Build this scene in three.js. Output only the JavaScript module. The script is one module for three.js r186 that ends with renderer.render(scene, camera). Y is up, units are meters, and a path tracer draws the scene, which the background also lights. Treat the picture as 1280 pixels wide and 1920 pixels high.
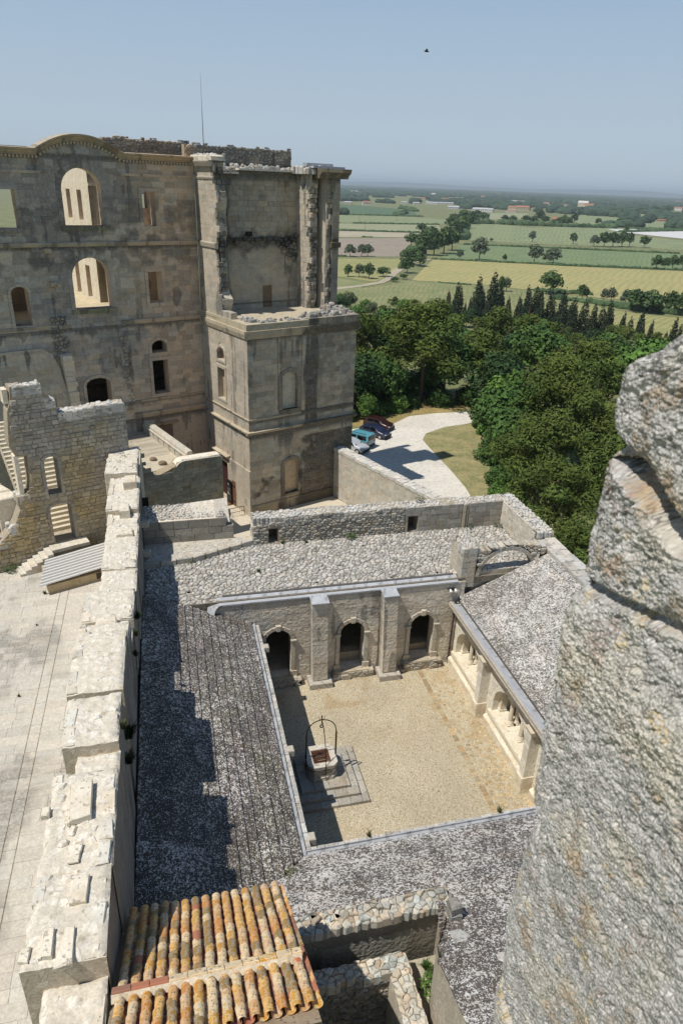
import * as THREE from 'three';
import { mergeGeometries } from 'three/addons/utils/BufferGeometryUtils.js';

// ---------------------------------------------------------------- camera, sky, sun, exposure
const scene = new THREE.Scene();
const camera = new THREE.PerspectiveCamera(73.04, 682 / 1024, 0.1, 60000);
{
  const pitch = THREE.MathUtils.degToRad(25.4377), roll = THREE.MathUtils.degToRad(2.2008), yaw = THREE.MathUtils.degToRad(14.6706);
  const fwd = new THREE.Vector3(Math.sin(yaw) * Math.cos(pitch), -Math.sin(pitch), -Math.cos(yaw) * Math.cos(pitch));
  const r0 = new THREE.Vector3(Math.cos(yaw), 0, Math.sin(yaw)), u0 = new THREE.Vector3().crossVectors(r0, fwd);
  const right = r0.clone().multiplyScalar(Math.cos(roll)).addScaledVector(u0, Math.sin(roll));
  const up = u0.clone().multiplyScalar(Math.cos(roll)).addScaledVector(r0, -Math.sin(roll));
  camera.position.set(0, 24, 0);
  camera.quaternion.setFromRotationMatrix(new THREE.Matrix4().makeBasis(right, up, fwd.clone().negate()));
  camera.focus = 40; camera.userData.fStop = 6;
}
const TO_SUN = new THREE.Vector3(-1, 1.98, 0.30).normalize();
{
  const W = 512, H = 256, data = new Float32Array(W * H * 4);
  const stops = [[-90, .40, .46, .50], [-6, .50, .59, .66], [0, .56, .66, .745], [4, .52, .64, .75], [11, .40, .55, .725], [30, .14, .235, .40], [90, .055, .11, .25]];
  for (let y = 0; y < H; y++) {
    const el = ((y + .5) / H - .5) * 180; let k = 0;
    while (k < stops.length - 2 && el > stops[k + 1][0]) k++;
    const a = stops[k], b = stops[k + 1]; let t = (el - a[0]) / (b[0] - a[0]); t = Math.max(0, Math.min(1, t));
    for (let x = 0; x < W; x++) {
      const az = ((x + .5) / W - .5) * 2 * Math.PI, ce = Math.cos(el * Math.PI / 180);
      const d = Math.max(0, Math.cos(az) * ce * TO_SUN.x + Math.sin(el * Math.PI / 180) * TO_SUN.y + Math.sin(az) * ce * TO_SUN.z);
      const g = .25 * Math.pow(d, 24), o = (y * W + x) * 4;
      for (let c = 0; c < 3; c++) data[o + c] = a[1 + c] + (b[1 + c] - a[1 + c]) * t + g * [1, .95, .85][c];
      data[o + 3] = 1;
    }
  }
  const sky = new THREE.DataTexture(data, W, H, THREE.RGBAFormat, THREE.FloatType);
  sky.mapping = THREE.EquirectangularReflectionMapping; sky.magFilter = sky.minFilter = THREE.LinearFilter; sky.needsUpdate = true;
  scene.background = sky; scene.environment = sky;
}
const sun = new THREE.DirectionalLight(new THREE.Color(1, .945, .86), 5.0);
sun.name = 'sun'; sun.target.position.set(4, 0, -35); sun.position.copy(TO_SUN).multiplyScalar(150).add(sun.target.position);
sun.castShadow = true; sun.shadow.mapSize.set(4096, 4096);
Object.assign(sun.shadow.camera, { left: -130, right: 130, top: 130, bottom: -130, near: 1, far: 420 });
scene.add(sun, sun.target);
const renderer = new THREE.WebGLRenderer({ antialias: true });
renderer.toneMapping = THREE.LinearToneMapping; renderer.toneMappingExposure = .88;
renderer.shadowMap.enabled = true;
scene.fog = new THREE.FogExp2(0xc4d2de, 0.00009);

// ---------------------------------------------------------------- helpers
const mulberry = (s) => () => { s = (s + 0x6d2b79f5) | 0; let t = Math.imul(s ^ (s >>> 15), 1 | s); t = (t + Math.imul(t ^ (t >>> 7), 61 | t)) ^ t; return ((t ^ (t >>> 14)) >>> 0) / 4294967296; };
let R = mulberry(7);
const rr = (a, b) => a + (b - a) * R();
const clamp = (x, a = 0, b = 1) => Math.max(a, Math.min(b, x)), lerp = (a, b, t) => a + (b - a) * t;
const sstep = (a, b, x) => { const t = clamp((x - a) / (b - a)); return t * t * (3 - 2 * t); };
const pick = (a) => a[Math.floor(R() * a.length) % a.length];
const HT = new Float32Array(65536); { const h = mulberry(99); for (let i = 0; i < 65536; i++) HT[i] = h(); }
const hash = (x, y) => HT[(((x & 255) << 8) | (y & 255)) ^ ((((x >> 8) * 7919 + (y >> 8) * 104729)) & 65535)];
function vn(x, y, per = 0) {
  let ix = Math.floor(x), iy = Math.floor(y); const fx = x - ix, fy = y - iy, sx = fx * fx * (3 - 2 * fx), sy = fy * fy * (3 - 2 * fy);
  let jx = ix + 1, jy = iy + 1;
  if (per) { ix = ((ix % per) + per) % per; iy = ((iy % per) + per) % per; jx = ((jx % per) + per) % per; jy = ((jy % per) + per) % per; }
  const a = hash(ix, iy), b = hash(jx, iy), c = hash(ix, jy), d = hash(jx, jy);
  return a + (b - a) * sx + (c - a + (a - b - c + d) * sx) * sy;
}
function fbm(x, y, o = 4, per = 0) { let s = 0, a = .5, t = 0; for (let i = 0; i < o; i++) { s += a * vn(x + i * 17.3 * (per ? 0 : 1), y + i * 9.1 * (per ? 0 : 1), per); t += a; a *= .5; x *= 2; y *= 2; per *= 2; } return s / t; }
// nearest two seeds of a jittered lattice: [d1, d2, id]
function cells(x, y, per = 0) {
  const ix = Math.floor(x), iy = Math.floor(y); let d1 = 9, d2 = 9, id = 0;
  for (let j = -1; j <= 1; j++) for (let i = -1; i <= 1; i++) {
    let cx = ix + i, cy = iy + j; let hx = cx, hy = cy; if (per) { hx = ((cx % per) + per) % per; hy = ((cy % per) + per) % per; }
    const px = cx + .15 + .7 * hash(hx, hy + 77), py = cy + .15 + .7 * hash(hx + 131, hy), d = (px - x) * (px - x) + (py - y) * (py - y);
    if (d < d1) { d2 = d1; d1 = d; id = hash(hx + 59, hy + 23); } else if (d < d2) d2 = d;
  }
  return [Math.sqrt(d1), Math.sqrt(d2), id];
}
const enc = (v) => Math.round(255 * Math.pow(clamp(v), 1 / 2.2));
// colour and height textures from fn(u, v) -> [r, g, b, h] (linear colour, height 0..1)
function textures(w, h, fn, opt = {}) {
  const c = new Uint8Array(w * h * 4), b = opt.noBump ? null : new Uint8Array(w * h * 4);
  for (let y = 0, o = 0; y < h; y++) for (let x = 0; x < w; x++, o += 4) {
    const q = fn((x + .5) / w, (y + .5) / h);
    c[o] = enc(q[0]); c[o + 1] = enc(q[1]); c[o + 2] = enc(q[2]); c[o + 3] = 255;
    if (b) { b[o] = b[o + 1] = b[o + 2] = Math.round(255 * clamp(q[3])); b[o + 3] = 255; }
  }
  const mk = (d, srgb) => { const t = new THREE.DataTexture(d, w, h, THREE.RGBAFormat); t.magFilter = THREE.LinearFilter; t.minFilter = THREE.LinearMipmapLinearFilter; t.generateMipmaps = true; t.wrapS = t.wrapT = THREE.RepeatWrapping; if (srgb) t.colorSpace = THREE.SRGBColorSpace; t.needsUpdate = true; return t; };
  return [mk(c, true), b && mk(b, false)];
}
// material whose textures cover sx by sy metres (uv are in metres)
function mat(tx, sx, sy, o = {}) {
  const m = new THREE.MeshStandardMaterial({ roughness: o.rough ?? .95, metalness: o.metal ?? 0, side: THREE.DoubleSide, vertexColors: o.vc ?? false });
  if (o.color) m.color.setRGB(...o.color);
  if (tx) {
    m.map = tx[0]; m.map.repeat.set(1 / sx, 1 / sy); if (o.off) m.map.offset.set(o.off[0], o.off[1]);
    if (tx[1] && o.bump) { m.bumpMap = tx[1]; m.bumpMap.repeat.set(1 / sx, 1 / sy); if (o.off) m.bumpMap.offset.set(o.off[0], o.off[1]); m.bumpScale = o.bump; }
  }
  return m;
}
const plain = (r, g, b, o = {}) => mat(null, 1, 1, { color: [r, g, b], ...o });

class MB {
  constructor() { this.p = []; this.n = []; this.t = []; this.c = []; this.i = []; }
  vert(P, N, u, v, c) { this.p.push(P[0], P[1], P[2]); this.n.push(N[0], N[1], N[2]); this.t.push(u, v); this.c.push(c[0], c[1], c[2]); return this.p.length / 3 - 1; }
  face(pts, uvs, c = WHITE) {   // convex polygon
    const a = pts[0], b = pts[1], d = pts[2];
    let x = (b[1] - a[1]) * (d[2] - a[2]) - (b[2] - a[2]) * (d[1] - a[1]), y = (b[2] - a[2]) * (d[0] - a[0]) - (b[0] - a[0]) * (d[2] - a[2]), z = (b[0] - a[0]) * (d[1] - a[1]) - (b[1] - a[1]) * (d[0] - a[0]);
    const l = Math.hypot(x, y, z) || 1, N = [x / l, y / l, z / l], s = this.p.length / 3;
    for (let k = 0; k < pts.length; k++) this.vert(pts[k], N, uvs[k][0], uvs[k][1], c);
    for (let k = 1; k < pts.length - 1; k++) this.i.push(s, s + k, s + k + 1);
  }
  geo() {
    const g = new THREE.BufferGeometry();
    g.setAttribute('position', new THREE.Float32BufferAttribute(this.p, 3)); g.setAttribute('normal', new THREE.Float32BufferAttribute(this.n, 3));
    g.setAttribute('uv', new THREE.Float32BufferAttribute(this.t, 2)); g.setAttribute('color', new THREE.Float32BufferAttribute(this.c, 3)); g.setIndex(this.i); return g;
  }
  // smooth height sheet: P(i, j) -> point, U(i, j) -> uv
  grid(nx, nz, P, U, c = WHITE) {
    const s = this.p.length / 3;
    for (let j = 0; j <= nz; j++) for (let i = 0; i <= nx; i++) {
      const a = P(Math.max(0, i - 1), j), b = P(Math.min(nx, i + 1), j), e = P(i, Math.max(0, j - 1)), f = P(i, Math.min(nz, j + 1)), u = [b[0] - a[0], b[1] - a[1], b[2] - a[2]], v = [f[0] - e[0], f[1] - e[1], f[2] - e[2]];
      let n = [v[1] * u[2] - v[2] * u[1], v[2] * u[0] - v[0] * u[2], v[0] * u[1] - v[1] * u[0]]; const l = Math.hypot(...n) || 1, q = U(i, j); this.vert(P(i, j), n.map((x) => x / l), q[0], q[1], c);
    }
    for (let j = 0; j < nz; j++) for (let i = 0; i < nx; i++) { const k = s + j * (nx + 1) + i; this.i.push(k, k + nx + 1, k + 1, k + 1, k + nx + 1, k + nx + 2); }
    return this;
  }
  // frame-aligned box; uv in metres
  box(f, u0, u1, v0, v1, d0, d1, c = WHITE) {
    const q = (a, b, e) => f.pt(a, b, e);
    this.face([q(u0, v0, d1), q(u1, v0, d1), q(u1, v1, d1), q(u0, v1, d1)], [[u0, v0], [u1, v0], [u1, v1], [u0, v1]], c);
    this.face([q(u1, v0, d0), q(u0, v0, d0), q(u0, v1, d0), q(u1, v1, d0)], [[u1, v0], [u0, v0], [u0, v1], [u1, v1]], c);
    this.face([q(u1, v0, d1), q(u1, v0, d0), q(u1, v1, d0), q(u1, v1, d1)], [[-d1, v0], [-d0, v0], [-d0, v1], [-d1, v1]], c);
    this.face([q(u0, v0, d0), q(u0, v0, d1), q(u0, v1, d1), q(u0, v1, d0)], [[d0, v0], [d1, v0], [d1, v1], [d0, v1]], c);
    this.face([q(u0, v1, d1), q(u1, v1, d1), q(u1, v1, d0), q(u0, v1, d0)], [[u0, -d1], [u1, -d1], [u1, -d0], [u0, -d0]], c);
    this.face([q(u0, v0, d0), q(u1, v0, d0), q(u1, v0, d1), q(u0, v0, d1)], [[u0, d0], [u1, d0], [u1, d1], [u0, d1]], c);
    return this;
  }
  // convex polygon stone standing from depth d0 to d1, its front edge bevelled
  stone(f, poly, d0, d1, bev, c = WHITE, tilt = 0) {
    let cx = 0, cy = 0; for (const [a, b] of poly) { cx += a; cy += b; } cx /= poly.length; cy /= poly.length;
    const tx = tilt ? (R() - .5) * tilt : 0, ty = tilt ? (R() - .5) * tilt : 0, dep = (a, b) => (a - cx) * tx + (b - cy) * ty;
    const inn = poly.map(([a, b]) => { const l = Math.hypot(cx - a, cy - b) || 1, k = Math.min(.42, bev * 1.35 / l); return [a + (cx - a) * k, b + (cy - b) * k]; });
    this.face(inn.map(([a, b]) => f.pt(a, b, d1 + dep(a, b))), inn, c);
    for (let k = 0; k < poly.length; k++) {
      const a = poly[k], b = poly[(k + 1) % poly.length], ia = inn[k], ib = inn[(k + 1) % poly.length], e = d1 - bev;
      this.face([f.pt(a[0], a[1], e + dep(...a)), f.pt(b[0], b[1], e + dep(...b)), f.pt(ib[0], ib[1], d1 + dep(...ib)), f.pt(ia[0], ia[1], d1 + dep(...ia))], [a, b, ib, ia], c);
      this.face([f.pt(a[0], a[1], d0), f.pt(b[0], b[1], d0), f.pt(b[0], b[1], e + dep(...b)), f.pt(a[0], a[1], e + dep(...a))], [[a[0] + d0, a[1] + d0], [b[0] + d0, b[1] + d0], [b[0] + e, b[1] + e], [a[0] + e, a[1] + e]], c);
    }
    return this;
  }
  // profile [[v, d], ...] swept along u
  sweep(f, u0, u1, prof, c = WHITE) {
    let s = 0;
    for (let k = 0; k < prof.length; k++) {
      const a = prof[k], b = prof[(k + 1) % prof.length], l = Math.hypot(b[0] - a[0], b[1] - a[1]);
      this.face([f.pt(u0, a[0], a[1]), f.pt(u1, a[0], a[1]), f.pt(u1, b[0], b[1]), f.pt(u0, b[0], b[1])], [[u0, s], [u1, s], [u1, s + l], [u0, s + l]], c); s += l;
    }
    this.face(prof.map((q) => f.pt(u1, q[0], q[1])), prof, c); this.face(prof.slice().reverse().map((q) => f.pt(u0, q[0], q[1])), prof.slice().reverse(), c);
    return this;
  }
}
const WHITE = [1, 1, 1];
const frame = (o, x, y, z) => ({ o, x, y, z, pt: (a, b, d) => [o[0] + x[0] * a + y[0] * b + z[0] * d, o[1] + x[1] * a + y[1] * b + z[1] * d, o[2] + x[2] * a + y[2] * b + z[2] * d] });
const FZ = (x, y, z) => frame([x, y, z], [1, 0, 0], [0, 1, 0], [0, 0, 1]);            // face towards +z
const FX = (x, y, z) => frame([x, y, z], [0, 0, 1], [0, 1, 0], [-1, 0, 0]);           // face towards -x
const FY = (x, y, z) => frame([x, y, z], [1, 0, 0], [0, 0, -1], [0, 1, 0]);           // face up, v runs away (-z)
const taken = new Map();
const numbered = (n) => { const k = taken.get(n) ?? 0; taken.set(n, k + 1); return k ? n + '_' + String(k).padStart(3, '0') : n; };
function tag(o, label, category, group) { o.userData.label = label; o.userData.category = category; if (group) o.userData.group = group; return o; }
function shade(m) { m.castShadow = m.receiveShadow = true; return m; }
function mesh(name, g, m, parent) { const o = shade(new THREE.Mesh(g instanceof MB ? g.geo() : g, m)); o.name = parent ? name : numbered(name); (parent || scene).add(o); return o; }
function thing(name, label, category, group, pos = [0, 0, 0], turn = 0) { const g = new THREE.Group(); g.name = numbered(name); g.position.set(...pos); g.rotation.y = turn; scene.add(g); return tag(g, label, category, group); }
function struct(o) { o.userData.kind = 'structure'; return o; }
function dup(o, label, group) { const c = o.clone(); c.name = numbered(o.name.replace(/_\d{3}$/, '')); c.userData = { ...o.userData }; if (label) c.userData.label = label; if (group) c.userData.group = group; scene.add(c); return c; }

// courses of dressed stone over [u0,u1]x[v0,v1] minus holes; returns quads
function holeSpan(h, v) {
  if (v < h.y0 || v > h.y1) return null;
  if (!h.spring || v <= h.spring) return [h.x0, h.x1];
  const rx = (h.x1 - h.x0) / 2, ry = h.y1 - h.spring, t = clamp((v - h.spring) / ry, 0, 1), w = rx * Math.sqrt(1 - t * t), cx = (h.x0 + h.x1) / 2; return [cx - w, cx + w];
}
function courses(o) {
  const out = [], { u0, u1, v0, v1, ch, len, holes = [], keep } = o; let v = v0, row = 0;
  while (v < v1 - .04) {
    let vt = v + rr(...ch); if (vt > v1 - ch[0] * .5) vt = v1;
    const segs = [[u0, u0, u1, u1]];   // bottom-left, top-left, bottom-right, top-right
    for (const h of holes) {
      if (h.y1 <= v + .01 || h.y0 >= vt - .01) continue;
      const a = holeSpan(h, clamp(v + .002, h.y0, h.y1)), b = holeSpan(h, clamp(vt - .002, h.y0, h.y1)); if (!a || !b) continue;
      for (let k = segs.length - 1; k >= 0; k--) {
        const s = segs[k]; if (Math.min(a[0], b[0]) >= s[2] || Math.max(a[1], b[1]) <= s[0]) continue;
        segs.splice(k, 1, [s[0], s[1], a[0], b[0]], [a[1], b[1], s[2], s[3]]);
      }
      if (!h.spring && h.y0 > v + .08) out.push([[a[0] + .005, v], [a[1] - .005, v], [a[1] - .005, h.y0], [a[0] + .005, h.y0]]);
      if (!h.spring && h.y1 < vt - .08) out.push([[a[0] + .005, h.y1], [a[1] - .005, h.y1], [a[1] - .005, vt], [a[0] + .005, vt]]);
    }
    for (const s of segs) {
      if (s[2] - s[0] < .06 && s[3] - s[1] < .06) continue;
      let a = s[0], first = true, ta = s[1];
      while (a < s[2] - .02) {
        let b = a + rr(...len) * (first && row % 2 ? .6 : 1); let last = false; if (b > s[2] - len[0] * .45) { b = s[2]; last = true; }
        const tb = last ? s[3] : b, q = [[a, v], [b, v], [Math.max(tb, ta + .02), vt], [ta, vt]];
        if (!keep || keep((a + b) / 2, (v + vt) / 2, a, b, v, vt)) out.push(q);
        a = b; ta = tb; first = false;
      }
    }
    v = vt; row++;
  }
  return out;
}
// random polygons: cells of a jittered lattice of size cs, stretched by sx
function rubble(o) {
  const { u0, u1, v0, v1, cs, sx = 1, keep, jit = .8 } = o, nx = Math.ceil((u1 - u0) / (cs * sx)), ny = Math.ceil((v1 - v0) / cs), P = [];
  for (let j = -2; j < ny + 2; j++) { P[j + 2] = []; for (let i = -2; i < nx + 2; i++) P[j + 2][i + 2] = [(i + .5 + (R() - .5) * jit + (j % 2 ? .5 : 0) * .8), (j + .5 + (R() - .5) * jit * .8), rr(-.2, .2)]; }
  const out = [];
  for (let j = 0; j < ny; j++) for (let i = 0; i < nx; i++) {
    const c = P[j + 2][i + 2]; let poly = [[c[0] - 1.3, c[1] - 1.3], [c[0] + 1.3, c[1] - 1.3], [c[0] + 1.3, c[1] + 1.3], [c[0] - 1.3, c[1] + 1.3]];
    for (let dj = -2; dj <= 2; dj++) for (let di = -2; di <= 2; di++) {
      if (!di && !dj) continue; const q = P[j + 2 + dj]?.[i + 2 + di]; if (!q) continue;
      const nxx = q[0] - c[0], nyy = q[1] - c[1], hf = clamp(.5 + (c[2] - q[2]) / (2 * (nxx * nxx + nyy * nyy)), .15, .85), mx = c[0] + nxx * hf, my = c[1] + nyy * hf, res = [];
      for (let k = 0; k < poly.length; k++) {
        const a = poly[k], b = poly[(k + 1) % poly.length], da = (a[0] - mx) * nxx + (a[1] - my) * nyy, db = (b[0] - mx) * nxx + (b[1] - my) * nyy;
        if (da <= 0) res.push(a); if ((da < 0 && db > 0) || (da > 0 && db < 0)) { const t = da / (da - db); res.push([a[0] + (b[0] - a[0]) * t, a[1] + (b[1] - a[1]) * t]); }
      }
      poly = res; if (poly.length < 3) break;
    }
    if (poly.length < 3) continue;
    poly = poly.map(([a, b]) => [clamp(u0 + a * cs * sx, u0, u1), clamp(v0 + b * cs, v0, v1)]);
    // drop doubled corners
    poly = poly.filter((a, k) => { const b = poly[(k + 1) % poly.length]; return Math.hypot(a[0] - b[0], a[1] - b[1]) > .02; });
    if (poly.length < 3) continue;
    const cu = poly.reduce((s, a) => s + a[0], 0) / poly.length, cv = poly.reduce((s, a) => s + a[1], 0) / poly.length;
    if (!keep || keep(cu, cv)) out.push(poly);
  }
  return out;
}
const areaOf = (p) => { let s = 0; for (let k = 0; k < p.length; k++) { const a = p[k], b = p[(k + 1) % p.length]; s += a[0] * b[1] - a[1] * b[0]; } return Math.abs(s / 2); };
// each polygon becomes a stone; the largest are parts of their own, the rest one mass
function setStones(parent, f, polys, m, o = {}) {
  const { d0 = -.05, d1 = .03, dv = .012, bev = .012, gap = .012, tint, name = 'stone', limit = 300, tilt = 0, weight } = o;
  const list = polys.map((p) => {
    let cu = 0, cv = 0; for (const a of p) { cu += a[0]; cv += a[1]; } cu /= p.length; cv /= p.length;
    const q = p.map(([a, b]) => { const l = Math.hypot(cu - a, cv - b) || 1, k = Math.min(.35, gap * .7 / l); return [a + (cu - a) * k, b + (cv - b) * k]; });
    return { q, cu, cv, area: areaOf(q) * (weight ? weight(cu, cv) : 1) };
  }).filter((s) => s.area > .0008).sort((a, b) => b.area - a.area);
  const rest = new MB();
  list.forEach((s, k) => {
    const c = tint ? tint(s.cu, s.cv) : [1, 1, 1].map(() => 1), g = k < limit ? new MB() : rest;
    g.stone(f, s.q, d0, d1 + (R() - .5) * 2 * dv, bev, c, tilt);
    if (k < limit) mesh(name, g, m, parent);
  });
  if (list.length > limit) { const r = mesh(name + '_mass', rest, m, parent); r.userData.kind = 'stuff'; }
}
// wall body with openings: an extruded outline. outline [[u,v]..], holes as for courses, thick metres behind the face
function wallBody(f, outline, holes, thick, inset = 0) {
  const s = new THREE.Shape(outline.map(([a, b]) => new THREE.Vector2(a, b)));
  for (const h of holes) {
    const p = new THREE.Path(); p.moveTo(h.x0, h.y0); p.lineTo(h.x1, h.y0);
    if (h.spring) { p.lineTo(h.x1, h.spring); for (let k = 1; k < 14; k++) { const a = k / 14 * Math.PI, cx = (h.x0 + h.x1) / 2; p.lineTo(cx + (h.x1 - h.x0) / 2 * Math.cos(a), h.spring + (h.y1 - h.spring) * Math.sin(a)); } p.lineTo(h.x0, h.spring); }
    else { p.lineTo(h.x1, h.y1); p.lineTo(h.x0, h.y1); }
    p.lineTo(h.x0, h.y0); s.holes.push(p);
  }
  const g = new THREE.ExtrudeGeometry(s, { depth: thick, bevelEnabled: false });
  // ExtrudeGeometry lies at z 0..thick; the wall's face is at depth -inset
  const P = g.attributes.position, N = g.attributes.normal, uv = g.attributes.uv, col = new Float32Array(P.count * 3).fill(1);
  for (let k = 0; k < P.count; k++) {
    const a = P.getX(k), b = P.getY(k), d = P.getZ(k) - thick - inset, n = [N.getX(k), N.getY(k), N.getZ(k)];
    const q = f.pt(a, b, d); P.setXYZ(k, ...q);
    N.setXYZ(k, f.x[0] * n[0] + f.y[0] * n[1] + f.z[0] * n[2], f.x[1] * n[0] + f.y[1] * n[1] + f.z[1] * n[2], f.x[2] * n[0] + f.y[2] * n[1] + f.z[2] * n[2]);
    if (Math.abs(n[2]) > .5) uv.setXY(k, a, b); else if (Math.abs(n[0]) > Math.abs(n[1])) uv.setXY(k, d, b); else uv.setXY(k, a, d);
  }
  g.setAttribute('color', new THREE.BufferAttribute(col, 3));
  return g;
}
// arch or window surround of n separate voussoirs: band of width w round a hole, proud of the face
function surround(f, h, w, d0, d1, o = {}) {
  const out = []; const cx = (h.x0 + h.x1) / 2, rx = (h.x1 - h.x0) / 2, sp = h.spring ?? h.y1, ry = h.y1 - sp;
  const col = (s) => { const n = Math.max(1, Math.round((sp - h.y0) / (o.block ?? .6))); for (let k = 0; k < n; k++) { const a = h.y0 + (sp - h.y0) * k / n, b = h.y0 + (sp - h.y0) * (k + 1) / n; out.push(s < 0 ? [[h.x0 - w, a], [h.x0, a], [h.x0, b], [h.x0 - w, b]] : [[h.x1, a], [h.x1 + w, a], [h.x1 + w, b], [h.x1, b]]); } };
  col(-1); col(1);
  if (h.spring) { const n = o.n ?? 9; for (let k = 0; k < n; k++) { const a = Math.PI * (1 - k / n), b = Math.PI * (1 - (k + 1) / n), P = (t, e) => [cx + (rx + e) * Math.cos(t), sp + (ry + e) * Math.sin(t)]; out.push([P(a, 0), P(b, 0), P(b, w), P(a, w)].map((q) => q).reverse().reverse()); } }
  else out.push([[h.x0 - w, h.y1], [h.x1 + w, h.y1], [h.x1 + w, h.y1 + w], [h.x0 - w, h.y1 + w]]);
  if (o.sill) out.push([[h.x0 - w, h.y0 - o.sill], [h.x1 + w, h.y0 - o.sill], [h.x1 + w, h.y0], [h.x0 - w, h.y0]]);
  return out;
}
const grown = (h, w, sill = 0) => ({ ...h, x0: h.x0 - w, x1: h.x1 + w, y0: h.y0 - sill, y1: h.y1 + w });
const gray = (a, b) => () => { const v = rr(a, b); return [v, v, v]; };
const warmth = (lo, hi, w = .06) => () => { const v = rr(lo, hi), t = rr(-w, w); return [v * (1 + t), v, v * (1 - t)]; };
// ---------------------------------------------------------------- materials
const mixc = (a, b, t) => [a[0] + (b[0] - a[0]) * t, a[1] + (b[1] - a[1]) * t, a[2] + (b[2] - a[2]) * t];
// limestone, 2.4 m square: grain, pits, a little ochre
const TX_STONE = textures(512, 512, (u, v) => {
  const n = fbm(u * 8, v * 8, 5, 8), f = fbm(u * 48, v * 48, 3, 48), pit = sstep(.70, .80, fbm(u * 40, v * 40, 2, 40));
  let c = mixc([.50, .455, .375], [.66, .62, .53], n); c = mixc(c, [.44, .36, .25], .5 * sstep(.55, .75, fbm(u * 5 + .3, v * 5, 3, 5)));
  const k = .86 + .28 * f - .35 * pit; return [c[0] * k, c[1] * k, c[2] * k, .5 + .3 * (f - .5) + .2 * n - .5 * pit];
});
const stoneMat = (o = {}) => mat(TX_STONE, 2.4, 2.4, { vc: true, bump: .02, ...o });
const M_STONE = stoneMat(), M_MORTAR = stoneMat({ color: [.62, .58, .52] });
// rubble and mortar of the broken wall tops
const TX_RUBBLE = textures(1024, 1024, (u, v) => {
  const w = 1.6 * (fbm(u * 9, v * 9, 3, 9) - .5), q = cells(u * 16 + w, v * 16 - w, 16), e = q[1] - q[0], n = fbm(u * 24, v * 24, 4, 24), g = fbm(u * 90, v * 90, 2, 90);
  const s = sstep(.05, .34, e) * sstep(.45, .6, q[2]);
  let c = mixc([.60, .555, .475], mixc([.62, .58, .50], [.70, .67, .61], q[2]), s); c = mixc(c, [.36, .31, .22], .6 * sstep(.66, .78, n)); const k = .8 + .4 * g;
  return [c[0] * k, c[1] * k, c[2] * k, .35 + .35 * s + .3 * (g - .4)];
});
const M_RUBBLE = mat(TX_RUBBLE, 3.2, 3.2, { vc: true, bump: .015 });
// lichened slab roofs: dark grey crust, white lichen spots of many sizes, denser patches
const lichen = (sx, sy, dens, base, seed) => (u, v) => {
  const x = u * sx + seed, y = v * sy + seed * 1.7, big = fbm(x * .55, y * .4, 4), mid = fbm(x * 2.6, y * 2.6, 3), a = fbm(x * 15, y * 15, 3), b = vn(x * 44, y * 44), q = cells(x * 4.6, y * 4.6), q2 = cells(x * 17, y * 17);
  const D = dens + .55 * (big - .5) + .35 * (mid - .5);
  let s = sstep(.60 - D * .5, .68 - D * .5, a * .62 + b * .38);
  if (q[2] > .9 - D * .25) s = Math.max(s, sstep(.34 * (q[2] - .55), .18 * (q[2] - .55), q[0]));
  if (q2[2] > .62 - D * .3) s = Math.max(s, .9 * sstep(.36, .2, q2[0]));
  const g = .7 + .6 * vn(x * 60, y * 60), moss = sstep(.62, .74, fbm(x * 1.3 + 40, y * 1.3, 4));
  let c = mixc(base, [base[0] * 1.7, base[1] * 1.55, base[2] * 1.3], mid); c = mixc(c, [.10, .085, .05], .5 * moss); c = mixc(c, [.60, .58, .55], s * (.7 + .3 * b));
  return [c[0] * g, c[1] * g, c[2] * g, .4 + .25 * s + .2 * (b - .5)];
};
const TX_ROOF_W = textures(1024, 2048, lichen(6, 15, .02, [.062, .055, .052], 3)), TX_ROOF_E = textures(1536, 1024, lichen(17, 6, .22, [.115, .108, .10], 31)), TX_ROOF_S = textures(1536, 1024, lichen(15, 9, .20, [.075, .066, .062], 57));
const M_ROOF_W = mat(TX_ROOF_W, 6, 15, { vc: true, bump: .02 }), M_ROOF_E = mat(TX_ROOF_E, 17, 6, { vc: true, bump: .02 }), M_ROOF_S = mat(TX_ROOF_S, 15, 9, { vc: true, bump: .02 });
// rough roof stones
const TX_ROUGH = textures(512, 512, (u, v) => {
  const a = fbm(u * 20, v * 20, 4, 20), b = vn(u * 96, v * 96, 96), d = sstep(.56, .70, fbm(u * 9, v * 9, 4, 9)); let c = mixc([.43, .405, .36], [.65, .625, .575], a); c = mixc(c, [.16, .15, .13], .75 * d * sstep(.3, .6, b)); const k = .85 + .3 * b; return [c[0] * k, c[1] * k, c[2] * k, a * .6 + b * .4];
});
const M_ROUGH = mat(TX_ROUGH, 2, 2, { vc: true, bump: .03 });
const M_BED = mat(TX_ROUGH, 2, 2, { vc: true, color: [.36, .33, .28], bump: .02 });
// gravel of the courtyard, 11 x 13.4 m
const TX_GRAVEL = textures(1536, 1792, (u, v) => {
  const x = u * 11, y = v * 13.4, q = cells(x * 27, y * 27), g = vn(x * 70, y * 70), big = fbm(x * .5, y * .5, 4), rust = sstep(.54, .70, fbm(x * .9 + 9, y * .9, 5));
  let c = mixc([.50, .425, .285], [.63, .55, .39], q[2]); if (q[2] > .92) c = [.74, .69, .58]; if (q[2] < .07) c = [.30, .23, .13];
  c = mixc(c, [c[0] * .86, c[1] * .74, c[2] * .6], .7 * rust * (x > 8.6 || y > 11 ? 1 : .25)); const k = (.82 + .3 * big) * (.8 + .35 * g) * (.72 + .4 * sstep(.5, .15, q[0]));
  return [c[0] * k, c[1] * k, c[2] * k, .3 + .6 * sstep(.6, .1, q[0])];
});
const M_GRAVEL = mat(TX_GRAVEL, 11, 13.4, { bump: .012 });
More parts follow.
